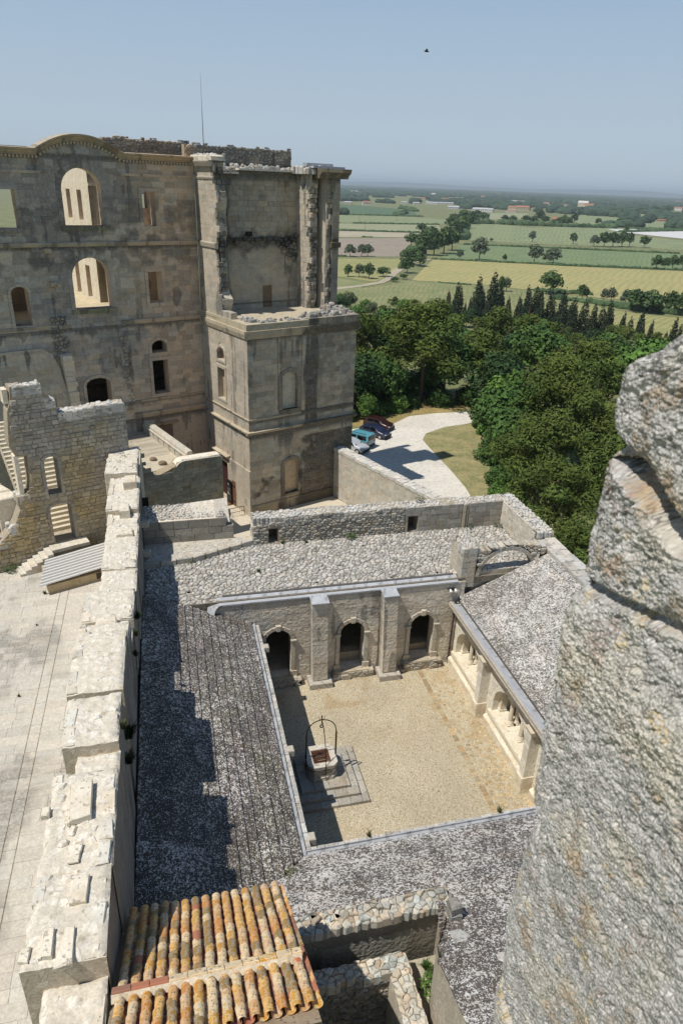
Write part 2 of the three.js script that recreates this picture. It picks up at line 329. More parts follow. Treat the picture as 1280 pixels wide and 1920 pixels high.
// paved floor of the roofless nave: pale limestone, dark weathered bands
const TX_PAVE = textures(1024, 2048, (u, v) => {
  const x = u * 9, y = v * 36, n = fbm(x * .55, y * .28, 5), s = fbm(x * .7, y * 3.2, 4), g = fbm(x * 14, y * 14, 3), sp = sstep(.74, .8, vn(x * 22, y * 22));
  let c = mixc([.47, .435, .37], [.56, .525, .46], g); const d = sstep(.46, .58, n) * (.4 + .6 * sstep(.35, .6, s)) * (.5 + .5 * sstep(.35, .65, g)); c = mixc(c, [.20, .187, .165], .75 * d); c = mixc(c, [.7, .68, .62], .25 * sp); const k = .9 + .2 * g;
  return [c[0] * k, c[1] * k, c[2] * k, g];
});
const M_PAVE = mat(TX_PAVE, 9, 36, { vc: true, bump: .012 });
// lead and zinc
const TX_LEAD = textures(256, 256, (u, v) => { const n = fbm(u * 12, v * 12, 4, 12), s = sstep(.62, .7, fbm(u * 30, v * 8, 3, 8)); const k = .36 + .16 * n - .14 * s; return [k * .97, k, k * 1.05, n]; });
const M_LEAD = mat(TX_LEAD, 2, 2, { rough: .8, metal: 0, bump: .01 }), M_ZINC = mat(TX_LEAD, 3, 3, { rough: .65, metal: .1, color: [.95, .95, .95], bump: .004 });
const M_IRON = plain(.022, .018, .016, { rough: .6, metal: .5 }), M_RUST = plain(.13, .05, .025, { rough: .85 }), M_DARK = plain(.02, .018, .017), M_DOOR = plain(.055, .016, .012, { rough: .7 }), M_OAK = plain(.16, .075, .035, { rough: .8 });
// weathered dressed stone of the monastery. o.bands: heights of ledges that drip
function weather(sx, sy, px, py, o) {
  return textures(px, py, (u, v) => {
    const x = u * sx + (o.seed || 0), yy = v * sy + o.y0, y = yy, n = fbm(x * .22, y * .22, 4), m = fbm(x * 1.1, y * 1.1, 4), g = fbm(x * 9, y * 9, 3), sp = vn(x * 30, y * 30);
    let c = mixc([.27, .235, .185], [.42, .375, .31], m); const warm = o.warm ? o.warm(u * sx, yy) : 0;
    c = mixc(c, [.40, .29, .20], warm * (.4 + .5 * n));
    const grey = sstep(.40, .62, n * .62 + m * .38 + (o.grey || 0)); c = mixc(c, [.175, .17, .16], .80 * grey * (1 - .65 * warm));
    let st = 0; const run = sstep(.50, .70, .5 * vn(x * 1.1, 3.1 + yy * .05) + .25 * vn(x * 4.3, yy * .35) + .25 * m), fine = vn(x * 3.1, yy * .5 + 7);
    for (const [b, len, k] of o.bands) { const d = b - yy; if (d > -.05 && d < len * 1.4) st = Math.max(st, k * sstep(len * (.25 + 1.1 * run * fine), len * .1 * (1 - run), d)); }
    st = Math.max(st, .6 * sstep(.62, .72, n * .5 + run * .5)); if (o.stain) st = Math.max(st, o.stain(u * sx, yy, run, fine, m));
    c = mixc(c, [.060, .053, .045], clamp(st * (.65 + .6 * g))); c = mixc(c, [.50, .47, .41], .35 * sstep(.72, .8, sp)); c = mixc(c, [.12, .11, .04], .45 * sstep(.66, .78, fbm(x * .6 + 30, y * .9, 4)) * (o.moss ?? .6));
    const k = .84 + .32 * g; return [c[0] * k, c[1] * k, c[2] * k, g];
  });
}
const T_FAC = weather(32, 33, 1024, 1024, { y0: -5, seed: 2, grey: .06, bands: [[25.2, 1.5, .7], [18.6, 1.6, .85], [12.1, 1.8, .8], [5.1, 1.6, .7], [3.4, 2.2, .9]], warm: (u, y) => sstep(24.5, 29.5, u + 2 * fbm(u * .5, y * .5, 2)), stain: (u, y, run, fine, m) => .55 * sstep(11.4, 10, Math.abs(y - 19.5) + 8) * sstep(.4, .6, m) + (u < 18 ? .8 * sstep(12.4, 11.2, y) * sstep(8, 10, y) * sstep(.35, .7, run) : 0) });
const M_FAC = mat(T_FAC, 32, 33, { vc: true, bump: .02, off: [0, 5 / 33], color: [1.62, 1.58, 1.52] });
const T_BLK = weather(13, 20, 768, 1024, { y0: -6, seed: 71, grey: -.03, bands: [[12, 2.6, .85], [4.4, 1.3, .75], [3.2, 3.0, .9]], stain: (u, y, run, fine, m) => Math.max(.95 * sstep(1.0, .35, Math.abs(u - 6.95 + .9 * (fine - .5))) * sstep(3, 4, y) * (.75 + .4 * m), u > 7.2 ? .5 * sstep(.36, .56, m) * sstep(4, 5, y) : .62 * sstep(.5, .66, fine * .55 + run * .45) * sstep(6.5, 9, y), y < 2.2 ? .95 * sstep(.40, .50, m * .42 + .34 * sstep(4.6, 7.2, u) + .16 * sstep(1.6, -2, y)) : 0, .85 * sstep(1.3, .6, Math.abs(u - 4.6) + .5 * (fine - .5)) * sstep(8.7, 9.2, y) * sstep(12, 11, y) * run) });
const M_BLK = mat(T_BLK, 13, 20, { vc: true, bump: .02, off: [.3 / 13, 6 / 20], color: [1.42, 1.36, 1.26] });
const T_SIDE = weather(10, 32, 512, 1024, { y0: -6, seed: 133, grey: -.16, moss: .3, bands: [[25.2, .8, .5], [12, .9, .6], [4.4, .7, .5], [3.2, .9, .6]], warm: (u, y) => .25 });
const M_SIDE = mat(T_SIDE, 10, 32, { vc: true, bump: .02, off: [0, 6 / 32], color: [1.35, 1.38, 1.38] });
const T_TOW = weather(13, 14, 768, 768, { y0: 12.5, seed: 207, grey: .02, bands: [[24.6, 3.6, .8], [19.2, 2.6, .95], [13.5, .6, .7]], stain: (u, y, run, fine, m) => .9 * sstep(1.2, .2, Math.abs(y - 18.9 + (m - .5) * 2)) });
const M_TOW = mat(T_TOW, 13, 14, { vc: true, bump: .025, color: [1.3, 1.26, 1.16], off: [1 / 13, -12.5 / 14 + 1] });
// render-like old wall faces of the cloister
const T_CLO = weather(16, 8, 1024, 512, { y0: -1, seed: 301, grey: -.14, moss: .15, bands: [[5.2, 1.0, .3]] });
const M_CLO = mat(T_CLO, 16, 8, { vc: true, bump: .03, off: [0, 1 / 8], color: [1.82, 1.86, 1.9] });
const M_COL = mat(TX_STONE, 2.4, 2.4, { color: [1.22, 1.2, 1.16], bump: .008 });
// ---------------------------------------------------------------- cloister: courtyard
const LN = (a) => a;
{
  const g = new MB(); g.face([[2.6, 0, -15.4], [14.6, 0, -15.4], [14.6, 0, -29], [2.6, 0, -29]], [[-.6, 0], [11.4, 0], [11.4, 13.6], [-.6, 13.6]]);
  const court = struct(mesh('courtyard_gravel', g, M_GRAVEL));
  // cobbled strip along the east arcade with a row of edging stones
  R = mulberry(11);
  const st = rubble({ u0: 12.35, u1: 14.15, v0: 15.6, v1: 28.6, cs: .135, sx: 1.25, jit: .35 });
  const f = frame([0, 0, 0], [1, 0, 0], [0, 0, -1], [0, 1, 0]), cob = new THREE.Group(); cob.name = 'cobbled_strip'; struct(cob); scene.add(cob);
  setStones(cob, f, st, mat(TX_STONE, 2.4, 2.4, { vc: true, color: [1.0, .86, .62], bump: .01 }), { d0: -.03, d1: .022, dv: .006, bev: .018, gap: .022, tint: warmth(.62, .95, .1), name: 'cobble', limit: 120, weight: (u, v) => 1 / v });
  const ed = []; for (let v = 15.7; v < 28.4;) { const l = rr(.16, .3); ed.push([[12.05, v], [12.33, v], [12.33, v + l], [12.05, v + l]]); v += l; }
  setStones(cob, f, ed, mat(TX_STONE, 2.4, 2.4, { vc: true, color: [.95, .80, .56], bump: .01 }), { d0: -.03, d1: .02, bev: .02, gap: .03, tint: warmth(.55, .9, .1), name: 'edging_stone', limit: 60 });
}
// ---------------------------------------------------------------- cloister: north gallery (wall at the back of the courtyard)
const ARCH = [{ x0: 3.82, x1: 5.14, y0: .5, y1: 3.42, spring: 2.74 }, { x0: 7.74, x1: 9.06, y0: .5, y1: 3.42, spring: 2.74 }, { x0: 11.61, x1: 12.93, y0: .6, y1: 3.40, spring: 2.74 }];
{
  R = mulberry(21);
  const G = thing('cloister_gallery', 'gallery at the far side of the courtyard with three arched doorways and rubble roof', 'cloister', 'cloister galleries');
  const f = FZ(0, 0, -28.87);
  mesh('courtyard_wall', wallBody(f, [[1.2, -.3], [14.5, -.3], [14.5, 5.18], [1.2, 5.18]], ARCH, .62, .03), M_CLO, G);
  const holes = ARCH.map((h) => grown(h, .24)); holes.push({ x0: 6.16, x1: 6.98, y0: 0, y1: 5.2 }, { x0: 9.86, x1: 10.7, y0: 0, y1: 5.2 });
  setStones(G, f, courses({ u0: 1.6, u1: 14.2, v0: .02, v1: 5.15, ch: [.2, .34], len: [.35, .9], holes }), M_CLO, { d0: -.1, d1: .0, dv: .006, bev: .007, gap: .006, tint: warmth(.86, 1.05, .03), limit: 220, name: 'stone' });
  for (const h of ARCH) {
    const a = surround(f, h, .22, 0, .1, { n: 8, block: .95 });
    setStones(G, f, a, M_STONE, { d0: -.3, d1: .07, dv: .004, bev: .02, gap: .006, tint: warmth(.8, 1.0, .04), name: 'arch_stone' });
    const cx = (h.x0 + h.x1) / 2, k = new MB().stone(f, [[cx - .1, h.y1 - .03], [cx + .1, h.y1 - .03], [cx + .14, h.y1 + .3], [cx - .14, h.y1 + .3]], -.1, .15, .02, [.95, .93, .9]); mesh('keystone', k, M_STONE, G);
    for (const s of [-1, 1]) { const x = s < 0 ? h.x0 - .28 : h.x1 - .02; mesh('impost', new MB().sweep(f, x, x + .3, [[h.spring - .1, 0], [h.spring - .1, .09], [h.spring - .04, .15], [h.spring + .03, .15], [h.spring + .03, 0]], [.95, .93, .9]), M_STONE, G); mesh('pilaster_foot', new MB().box(f, x - .03, x + .33, h.y0 - .02, h.y0 + .3, -.05, .12, [.9, .88, .84]), M_STONE, G); }
    mesh('threshold', new MB().box(f, h.x0 - .3, h.x1 + .3, -.02, h.y0 - .02, -.6, .34, [.8, .76, .68]), M_STONE, G);
    const rb = rubble({ u0: h.x0 - .55, u1: h.x1 + .55, v0: -.02, v1: h.y0 - .06, cs: .26, sx: 1.5 }); setStones(G, f, rb, M_STONE, { d0: 0, d1: .38, dv: .05, bev: .04, gap: .02, tint: warmth(.6, .85, .05), name: 'footing_stone', limit: 16 });
  }
  // bench and floor seen through the doorways
  mesh('gallery_floor', new MB().box(FY(0, 0, 0), 1.4, 14.2, 29.4, 34.5, .2, .5, [.8, .75, .65]), M_STONE, G);
  for (const h of ARCH.slice(1)) mesh('inner_step', new MB().box(f, h.x0 - .2, h.x1 + .2, .5, .95, -1.3, -.75, [.8, .72, .58]), M_STONE, G);
  mesh('rear_wall', new MB().box(FZ(0, 0, -34.5), -2, 19.2, -5, 5.3, -1, 0, [.6, .55, .48]), M_STONE, G);
  mesh('end_wall', new MB().box(FZ(0, 0, -29.5), -2, -1.5, 0, 5.3, -5, 0), M_STONE, G);
  mesh('end_wall', new MB().box(FZ(0, 0, -29.5), 14.5, 15, 0, 5.3, -5, 0), M_STONE, G);
  // buttresses
  for (const [x0, x1, t0, t1, zf, zt] of [[6.2, 7.0, 6.1, 6.92, .62, .56], [9.98, 10.74, 9.82, 10.56, .68, .64]]) {
    const b = new THREE.Group(); b.name = 'buttress'; G.add(b);
    const rows = 13, y0 = .38, y1 = 5.12;
    for (let k = 0; k < rows; k++) {
      const a = k / rows, c = (k + 1) / rows, ya = lerp(y0, y1, a), yb = lerp(y0, y1, c) - .008, e = rr(-.008, .008), L = [lerp(x0, t0, a), lerp(x0, t0, c)], Q = [lerp(x1, t1, a), lerp(x1, t1, c)], Z = [lerp(zf, zt, a) + e, lerp(zf, zt, c) + e], tn = warmth(.86, 1.05, .03)();
      const g = new MB(), p = (x, y, z) => [x, y, -28.87 + z], bv = .012;
      g.face([p(L[0], ya, Z[0] - bv), p(L[0] + bv, ya, Z[0]), p(L[1] + bv, yb, Z[1]), p(L[1], yb, Z[1] - bv)], [[0, ya], [.02, ya], [.02, yb], [0, yb]], tn);
      g.face([p(L[0] + bv, ya, Z[0]), p(Q[0] - bv, ya, Z[0]), p(Q[1] - bv, yb, Z[1]), p(L[1] + bv, yb, Z[1])], [[L[0], ya], [Q[0], ya], [Q[1], yb], [L[1], yb]], tn);
      g.face([p(Q[0] - bv, ya, Z[0]), p(Q[0], ya, Z[0] - bv), p(Q[1], yb, Z[1] - bv), p(Q[1] - bv, yb, Z[1])], [[0, ya], [.02, ya], [.02, yb], [0, yb]], tn);
      g.face([p(L[0], ya, 0), p(L[0], ya, Z[0] - bv), p(L[1], yb, Z[1] - bv), p(L[1], yb, 0)], [[0, ya], [Z[0], ya], [Z[1], yb], [0, yb]], tn);
      g.face([p(Q[0], ya, Z[0] - bv), p(Q[0], ya, 0), p(Q[1], yb, 0), p(Q[1], yb, Z[1] - bv)], [[0, ya], [Z[0], ya], [Z[1], yb], [0, yb]], tn);
      g.face([p(L[1], yb, Z[1]), p(Q[1], yb, Z[1]), p(Q[1], yb, 0), p(L[1], yb, 0)], [[0, 0], [1, 0], [1, 1], [0, 1]], tn);
      mesh('stone', g, M_CLO, b);
    }
    const pl = new MB(); pl.stone(frame([0, 0, -28.87], [1, 0, 0], [0, 0, 1], [0, 1, 0]), [[x0 - .2, 0], [x1 + .22, 0], [x1 + .22, zf + .26], [x0 - .2, zf + .26]], -.05, .34, .03, [.86, .83, .78]); mesh('plinth', pl, M_ROUGH, b);
  }
  // lead-covered ledge along the wall head, with a spur over each buttress
  const lead = new MB(), fl = FZ(0, 0, -28.87);
  const P = [[5.18, .06], [5.26, .06], [5.44, -.42], [5.36, -.42]];
  lead.sweep(fl, 1.75, 14.05, P); mesh('lead_ledge', lead, M_LEAD, G);
  mesh('lead_roll', new MB().sweep(fl, 1.8, 13.9, [[5.40, -.38], [5.47, -.40], [5.50, -.46], [5.47, -.53], [5.38, -.53]]), plain(.10, .095, .09), G);
  for (const [x0, x1] of [[6.06, 6.96], [9.78, 10.6]]) mesh('lead_spur', new MB().sweep(fl, x0, x1, [[5.13, .70], [5.19, .70], [5.275, .02], [5.2, .02]]), M_LEAD, G);
  for (let x = 3.1; x < 14; x += 2.05) mesh('lead_seam', new MB().sweep(fl, x, x + .035, [[5.19, .068], [5.275, .068], [5.455, -.42], [5.4, -.42]]), M_LEAD, G);
  { const g = new MB(); for (let k = 0; k < 6; k++) { const a = k / 6 * Math.PI / 2, b = (k + 1) / 6 * Math.PI / 2; const A = (t) => [1.75 - .42 * Math.sin(t), 5.26 - .45 * (1 - Math.cos(t)), -28.81 + .25 * (1 - Math.cos(t))], B = (t) => [1.75 - .75 * Math.sin(t), 5.44 - .45 * (1 - Math.cos(t)), -29.29 + .55 * (1 - Math.cos(t))]; g.face([A(a), A(b), B(b), B(a)], [[0, a], [0, b], [.5, b], [.5, a]]); } mesh('lead_corner', g, M_LEAD, G); }
  // flat roof of rough stones
  mesh('roof_bed', new MB().box(FY(0, 0, 0), -1.95, 19.1, 28.95, 34.6, 5.0, 5.36), M_BED, G);
  const fr = FY(0, 5.36, 0);
  const rs = rubble({ u0: -1.9, u1: 19.05, v0: 29.32, v1: 34.5, cs: .205, sx: 1.15, jit: .95, keep: (u, v) => !(u > 14.35 && u < 15.6 && v < 29.9) });
  setStones(G, fr, rs, M_ROUGH, { d0: -.03, d1: .05, dv: .028, bev: .035, gap: .035, tilt: .22, name: 'roof_stone', limit: 300, tint: warmth(.62, 1.12, .035), weight: (u, v) => (u > 0 ? 1 : .4) });
  const rs2 = rubble({ u0: -1.85, u1: 1.6, v0: 28.96, v1: 29.32, cs: .2, sx: 1.3 }); setStones(G, fr, rs2, M_ROUGH, { d0: -.03, d1: .04, dv: .02, bev: .035, gap: .03, tilt: .2, name: 'roof_stone', limit: 0, tint: warmth(.6, 1.0, .03) });
  // raised patch behind a low kerb at the church end
  const kerb = [[-1.95, 32.95], [.57, 33.2], [4.0, 34.66]]; { const g = new MB(); const up = [[-1.95, 32.95], [.57, 33.2], [4.0, 34.66], [4, 35.1], [-1.95, 35.1]], f0 = FY(0, 5.36, 0); g.stone(f0, up, -.1, .3, .03, [.8, .77, .7]); mesh('raised_bed', g, M_RUBBLE, G); }
  setStones(G, FY(0, 5.66, 0), rubble({ u0: -1.9, u1: 3.6, v0: 33, v1: 34.95, cs: .24, keep: (u, v) => v > 33.1 + Math.max(0, (u - .4) * .43) && v < 34.85 }), M_ROUGH, { d0: -.03, d1: .015, dv: .01, bev: .02, gap: .05, tilt: .1, name: 'bed_stone', limit: 40, tint: warmth(.8, 1.1, .04) });
  for (let k = 0; k < 2; k++) { const [a, b] = [kerb[k], kerb[k + 1]], n = k ? 5 : 3; for (let i = 0; i < n; i++) { const p = (t, e) => [lerp(a[0], b[0], t), lerp(a[1], b[1], t) + e]; const q = [p(i / n + .01, -.17), p((i + 1) / n - .01, -.17), p((i + 1) / n - .01, .02), p(i / n + .01, .02)]; mesh('kerb_stone', new MB().stone(FY(0, 5.36, 0), q, -.05, .33 + rr(-.02, .02), .02, warmth(.65, .85, .04)()), M_STONE, G); } }
  // rear parapet
  const HP = [{ x0: 4.85, x1: 5.39, y0: 5.4, y1: 6.28 }, { x0: 13.12, x1: 13.72, y0: 5.42, y1: 6.4 }];
  const topAt = (u) => 6.98 + .06 * Math.sin(u * 1.7) + (u < 5.6 ? -.42 * sstep(5.8, 4.6, u) : 0);
  const fp = FZ(0, 0, -34.5); const ol = [[3.95, 5]]; ol.push([19.2, 5]); for (let u = 19.2; u >= 3.9; u -= .5) ol.push([u, topAt(u) - .05]);
  mesh('parapet_core', wallBody(fp, ol, HP, 1.0, .05), M_MORTAR, G);
  setStones(G, fp, rubble({ u0: 3.95, u1: 12.9, v0: 5.36, v1: 7.1, cs: .17, sx: 1.75, jit: .55, keep: (u, v) => v < topAt(u) - .02 && !(u > 4.75 && u < 5.5 && v < 6.36 && v > 5.3) }), M_STONE, { d0: -.12, d1: .02, dv: .03, bev: .03, gap: .03, tilt: .12, name: 'rubble_stone', limit: 160, tint: warmth(.50, .84, .05) });
  setStones(G, fp, courses({ u0: 12.95, u1: 19.15, v0: 5.36, v1: 6.98, ch: [.26, .36], len: [.4, .9], holes: [grown(HP[1], .02), { x0: 16.5, x1: 16.95, y0: 5.3, y1: 7.2 }] }), M_STONE, { d0: -.1, d1: .01, dv: .008, bev: .012, gap: .012, name: 'stone', limit: 60, tint: warmth(.46, .70, .04) });
  mesh('pilaster_strip', new MB().box(fp, 16.55, 16.72, 5.36, 6.95, -.04, .05, [.85, .8, .72]), M_STONE, G); mesh('pilaster_strip', new MB().box(fp, 16.78, 16.9, 5.36, 6.95, -.04, .02, [.6, .56, .5]), M_STONE, G);
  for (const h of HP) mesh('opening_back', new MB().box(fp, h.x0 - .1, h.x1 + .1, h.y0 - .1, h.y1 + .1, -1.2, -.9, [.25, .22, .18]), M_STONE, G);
  setStones(G, FY(0, 0, 0), rubble({ u0: 3.95, u1: 19.3, v0: 34.5, v1: 35.5, cs: .2, sx: 1.2 }), M_ROUGH, { d0: 6.5, d1: 7.0, dv: .04, bev: .04, gap: .025, tilt: .2, name: 'coping_stone', limit: 140, tint: warmth(.82, 1.15, .04) });
  setStones(G, FX(3.95, 0, 0), rubble({ u0: -35.5, u1: -34.5, v0: 5.3, v1: 6.5, cs: .2, sx: 1.3 }), M_STONE, { d0: -.1, d1: .04, dv: .03, bev: .03, gap: .03, name: 'end_stone', limit: 30, tint: warmth(.8, 1, .04) });
  // block wall beside the church
  const fb = FZ(0, 0, -35.0), bl = courses({ u0: -1.95, u1: 2.95, v0: 5.62, v1: 6.98, ch: [.42, .48], len: [.7, 1.1], keep: (u, v) => !(v > 6.55 && u > 2.2) });
  setStones(G, fb, bl, M_STONE, { d0: -.5, d1: 0, dv: .012, bev: .02, gap: .014, name: 'block', limit: 60, tint: warmth(.42, .62, .05) });
  mesh('block_wall_core', new MB().box(fb, -1.95, 2.9, 5.0, 6.75, -1.6, -.3, [.8, .75, .66]), M_RUBBLE, G);
  { const g = new MB(); const T = (u) => 6.92 + .42 * (u + 2) / 5; const N = 12; for (let k = 0; k < N; k++) { const a = -1.95 + 4.7 * k / N, b = -1.95 + 4.7 * (k + 1) / N; g.face([[a, 6.98 - .3 * sstep(2, 2.7, a), -35.02], [b, 6.98 - .3 * sstep(2, 2.7, b), -35.02], [b, T(b) + .15, -36.6], [a, T(a) + .15, -36.6]], [[a, 0], [b, 0], [b, 1.6], [a, 1.6]], [1, .97, .92]); } mesh('sloped_top', g, M_RUBBLE, G); }
  setStones(G, frame([0, 7.02, -35.05], [1, 0, 0], [0, .16, -1], [0, 1, 0]), rubble({ u0: -1.9, u1: 2.5, v0: .05, v1: 1.5, cs: .2 }), M_ROUGH, { d0: -.08, d1: .04, dv: .03, bev: .03, gap: .05, tilt: .2, name: 'top_stone', limit: 40, tint: warmth(.8, 1.1, .05) });
  // ruined arch over the corner and the stone pier it springs from
  const fa = FZ(0, 0, -28.98); const RA = { cx: 16.85, cy: 5.15, rx: 1.62, ry: 1.62 };
  const arc = new THREE.Group(); arc.name = 'ruined_arch'; G.add(arc);
  for (let k = 0; k < 11; k++) { const a = Math.PI * (1.02 - k / 11 * 1.0), b = Math.PI * (1.02 - (k + 1) / 11 * 1.0), P = (t, e) => [RA.cx + (RA.rx + e) * Math.cos(t), RA.cy + (RA.ry + e) * Math.sin(t)]; mesh('voussoir', new MB().stone(fa, [P(b, 0), P(b, .22), P(a, .22), P(a, 0)], -.55, rr(-.01, .01), .012, warmth(.62, .8, .04)()), M_STONE, arc); }
  setStones(arc, fa, courses({ u0: 14.2, u1: 15.0, v0: 4.75, v1: 7.1, ch: [.26, .38], len: [.4, .5] }), M_STONE, { d0: -.62, d1: .03, dv: .01, bev: .015, gap: .01, name: 'pier_block', tint: warmth(.66, .88, .05) });
  setStones(arc, fa, rubble({ u0: 15, u1: 19.1, v0: 4.8, v1: 7.1, cs: .19, sx: 1.5, keep: (u, v) => { const e = Math.hypot((u - RA.cx) / (RA.rx + .26), (v - RA.cy) / (RA.ry + .26)); return e > 1.0 && v < 7.12 - .12 * Math.abs(u - RA.cx) && v > 4.3 + (u - 14.1) * .44 && e < 1.42; } }), M_STONE, { d0: -.5, d1: .0, dv: .04, bev: .035, gap: .03, name: 'rubble_stone', limit: 90, tint: warmth(.62, .95, .07) });
  mesh('sill_wall', new MB().box(fa, 14.95, 18.5, 4.2, 5.62, -.75, -.1, [.8, .77, .7]), M_STONE, arc);
  setStones(arc, FY(0, 5.62, 0), rubble({ u0: 15, u1: 18.6, v0: 29.05, v1: 29.75, cs: .24 }), M_ROUGH, { d0: -.05, d1: .03, bev: .03, gap: .03, tilt: .2, name: 'sill_stone', limit: 30, tint: warmth(.8, 1.1, .04) });
  mesh('arch_backfill', new MB().box(fa, 14.2, 14.98, 4.6, 6.9, -1.5, -.6, [.85, .82, .76]), M_RUBBLE, arc);
  setStones(arc, FY(0, 0, 0), rubble({ u0: 14.15, u1: 15.1, v0: 28.95, v1: 30.5, cs: .2 }), M_ROUGH, { d0: 6.7, d1: 7.15, dv: .05, bev: .04, gap: .03, tilt: .25, name: 'top_stone', limit: 40, tint: warmth(.8, 1.1, .06) });
}
// floodlights and downpipe at the corner
{
  const t = thing('floodlight', 'pair of small white floodlights under the lead ledge at the courtyard corner', 'floodlight', undefined, [13.72, 4.85, -28.72]);
  const mt = plain(.75, .75, .72, { rough: .4 });
  for (const s of [-.14, .14]) { const g = new THREE.LatheGeometry([[.001, -.1], [.05, -.09], [.06, 0], [.1, .08], [.105, .1], [.09, .09], [.001, .085]].map((p) => new THREE.Vector2(...p)), 14); g.rotateX(Math.PI / 2 + .5); g.translate(s, 0, .1); mesh('lamp_head', g, mt, t); }
  mesh('bracket', new MB().box(FZ(0, 0, 0), -.2, .2, -.03, .03, -.14, .02), M_IRON, t);
}
{
  const c = new THREE.CatmullRomCurve3([[13.93, 3.62, -28.6], [13.99, 3.3, -28.72], [14.0, 2.6, -28.78], [13.98, .5, -28.78], [13.97, .02, -28.74]].map((p) => new THREE.Vector3(...p)));
  const t = thing('downpipe', 'dark brown rain downpipe in the corner beside the arcade', 'downpipe'); mesh('pipe', new THREE.TubeGeometry(c, 40, .05, 8), plain(.05, .022, .018, { rough: .6 }), t);
  for (const y of [3.2, 2.1, 1.0]) { const g = new THREE.TorusGeometry(.056, .014, 6, 14); g.rotateX(Math.PI / 2); g.translate(13.99, y, -28.775); mesh('clamp', g, M_IRON, t); }
}
// ---------------------------------------------------------------- cloister: west gallery (slab roof against the church wall)
const SL = .42, NS = Math.hypot(1, SL);
{
  R = mulberry(31);
  const G = thing('cloister_gallery', 'gallery roofed with long dark lichened slabs beside the church wall', 'cloister', 'cloister galleries');
  // roof frame: u runs along z (away), v up the slope towards the church
  const f = frame([3.12, 4.06, -15.2], [0, 0, -1], [-1 / NS, SL / NS, 0], [SL / NS, 1 / NS, 0]);
  const rows = [], W = 5.45; let v = 0, k = 0;
  while (v < W - .1) { const h = rr(.36, .44); const v1 = Math.min(W, v + h); const start = -v / NS * 1.0 - .15; let u = start - rr(0, .6); while (u < 13.75) { const l = rr(.8, 1.5), b = Math.min(13.75, u + l); const a = Math.max(u, start); if (b - a > .1) rows.push([[a, v], [b, v], [b, v1 + .0], [a, v1]]); u += l; } v = v1; k++; }
  // each course laps the one below: it rises 3 cm at its lower edge
  const list = rows.sort((a, b) => a[0][1] - b[0][1]);
  const bed = new MB(); bed.face([f.pt(-.2, 0, -.09), f.pt(13.8, 0, -.09), f.pt(13.8, W, -.09), f.pt(-W / NS - .2, W, -.09)], [[0, 0], [13, 0], [13, 5], [-5, 5]], [.3, .28, .26]); mesh('roof_bed', bed, M_BED, G);
  for (const q of list) {
    const t = rr(.82, 1.18), c = [t, t * rr(.97, 1.01), t * rr(.94, 1.0)], g = new MB(), e = rr(-.006, .006), [a, b] = [q[0][0] + .006, q[1][0] - .006], v0 = q[0][1] + .004, v1 = q[2][1] - .012;
    const P = (u, v, d) => f.pt(u, v, d), lo = .06 + e, hi = .0 + e, uv = (u, v) => [v, u];
    g.face([P(a, v0 + .012, lo), P(b, v0 + .012, lo), P(b, v1, hi), P(a, v1, hi)], [uv(a, v0), uv(b, v0), uv(b, v1), uv(a, v1)], c);
    g.face([P(a, v0, lo - .015), P(b, v0, lo - .015), P(b, v0 + .012, lo), P(a, v0 + .012, lo)], [uv(a, v0), uv(b, v0), uv(b, v0 + .01), uv(a, v0 + .01)], c);
    g.face([P(a, v0, -.09), P(b, v0, -.09), P(b, v0, lo - .015), P(a, v0, lo - .015)], [uv(a, v0), uv(b, v0), uv(b, v0 + .1), uv(a, v0 + .1)], c);
    g.face([P(a, v0, -.09), P(a, v0 + .012, lo), P(a, v1, hi), P(a, v1, -.09)], [uv(a, v0), uv(a, v0), uv(a, v1), uv(a, v1)], c);
    g.face([P(b, v0, -.09), P(b, v0 + .012, lo), P(b, v1, hi), P(b, v1, -.09)], [uv(b, v0), uv(b, v0), uv(b, v1), uv(b, v1)], c);
    g.face([P(a, v1, hi), P(b, v1, hi), P(b, v1, -.09), P(a, v1, -.09)], [uv(a, v1), uv(b, v1), uv(b, v1), uv(a, v1)], c);
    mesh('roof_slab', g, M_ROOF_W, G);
  }
  // zinc gutter, a fringe of stones outside it, corbels below
  const fe = frame([3.12, 4.06, -15.2], [0, 0, -1], [1, 0, 0], [0, 1, 0]);
  mesh('gutter', new MB().sweep(fe, -.28, 13.6, [[-.12, -.02], [-.12, .05], [-.09, .05], [-.09, -.03], [.13, -.05], [.13, .03], [.16, .03], [.16, -.09], [-.09, -.09]]), M_ZINC, G);
  setStones(G, fe, courses({ u0: .1, u1: 13.5, v0: .19, v1: .37, ch: [.18, .18], len: [.22, .5] }), M_ROUGH, { d0: -.16, d1: -.06, dv: .012, bev: .02, gap: .01, tilt: .05, name: 'eave_stone', limit: 60, tint: warmth(.75, 1.05, .05) });
  for (const z of [-28.35, -26.9, -20.15, -16.05].slice(1)) mesh('corbel', new MB().stone(frame([3.1, 3.72, z], [1, 0, 0], [0, 0, -1], [0, 1, 0]), [[0, -.16], [.62, -.16], [.62, .16], [0, .16]], 0, .28, .03, [.9, .87, .8]), M_ROUGH, G);
  mesh('inner_wall', wallBody(frame([2.9, 0, -28.87], [0, 0, 1], [0, 1, 0], [1, 0, 0]), [[0, 0], [13.6, 0], [13.6, 3.95], [0, 3.95]], [3, 7.4, 11].map((c) => ({ x0: c - 1.3, x1: c + 1.3, y0: .8, y1: 2.9, spring: 2.2 })), .6), M_STONE, G);
  mesh('gallery_floor', new MB().box(FY(0, 0, 0), -2, 2.4, 12, 29, -.2, .05, [.7, .65, .55]), M_STONE, G);
}
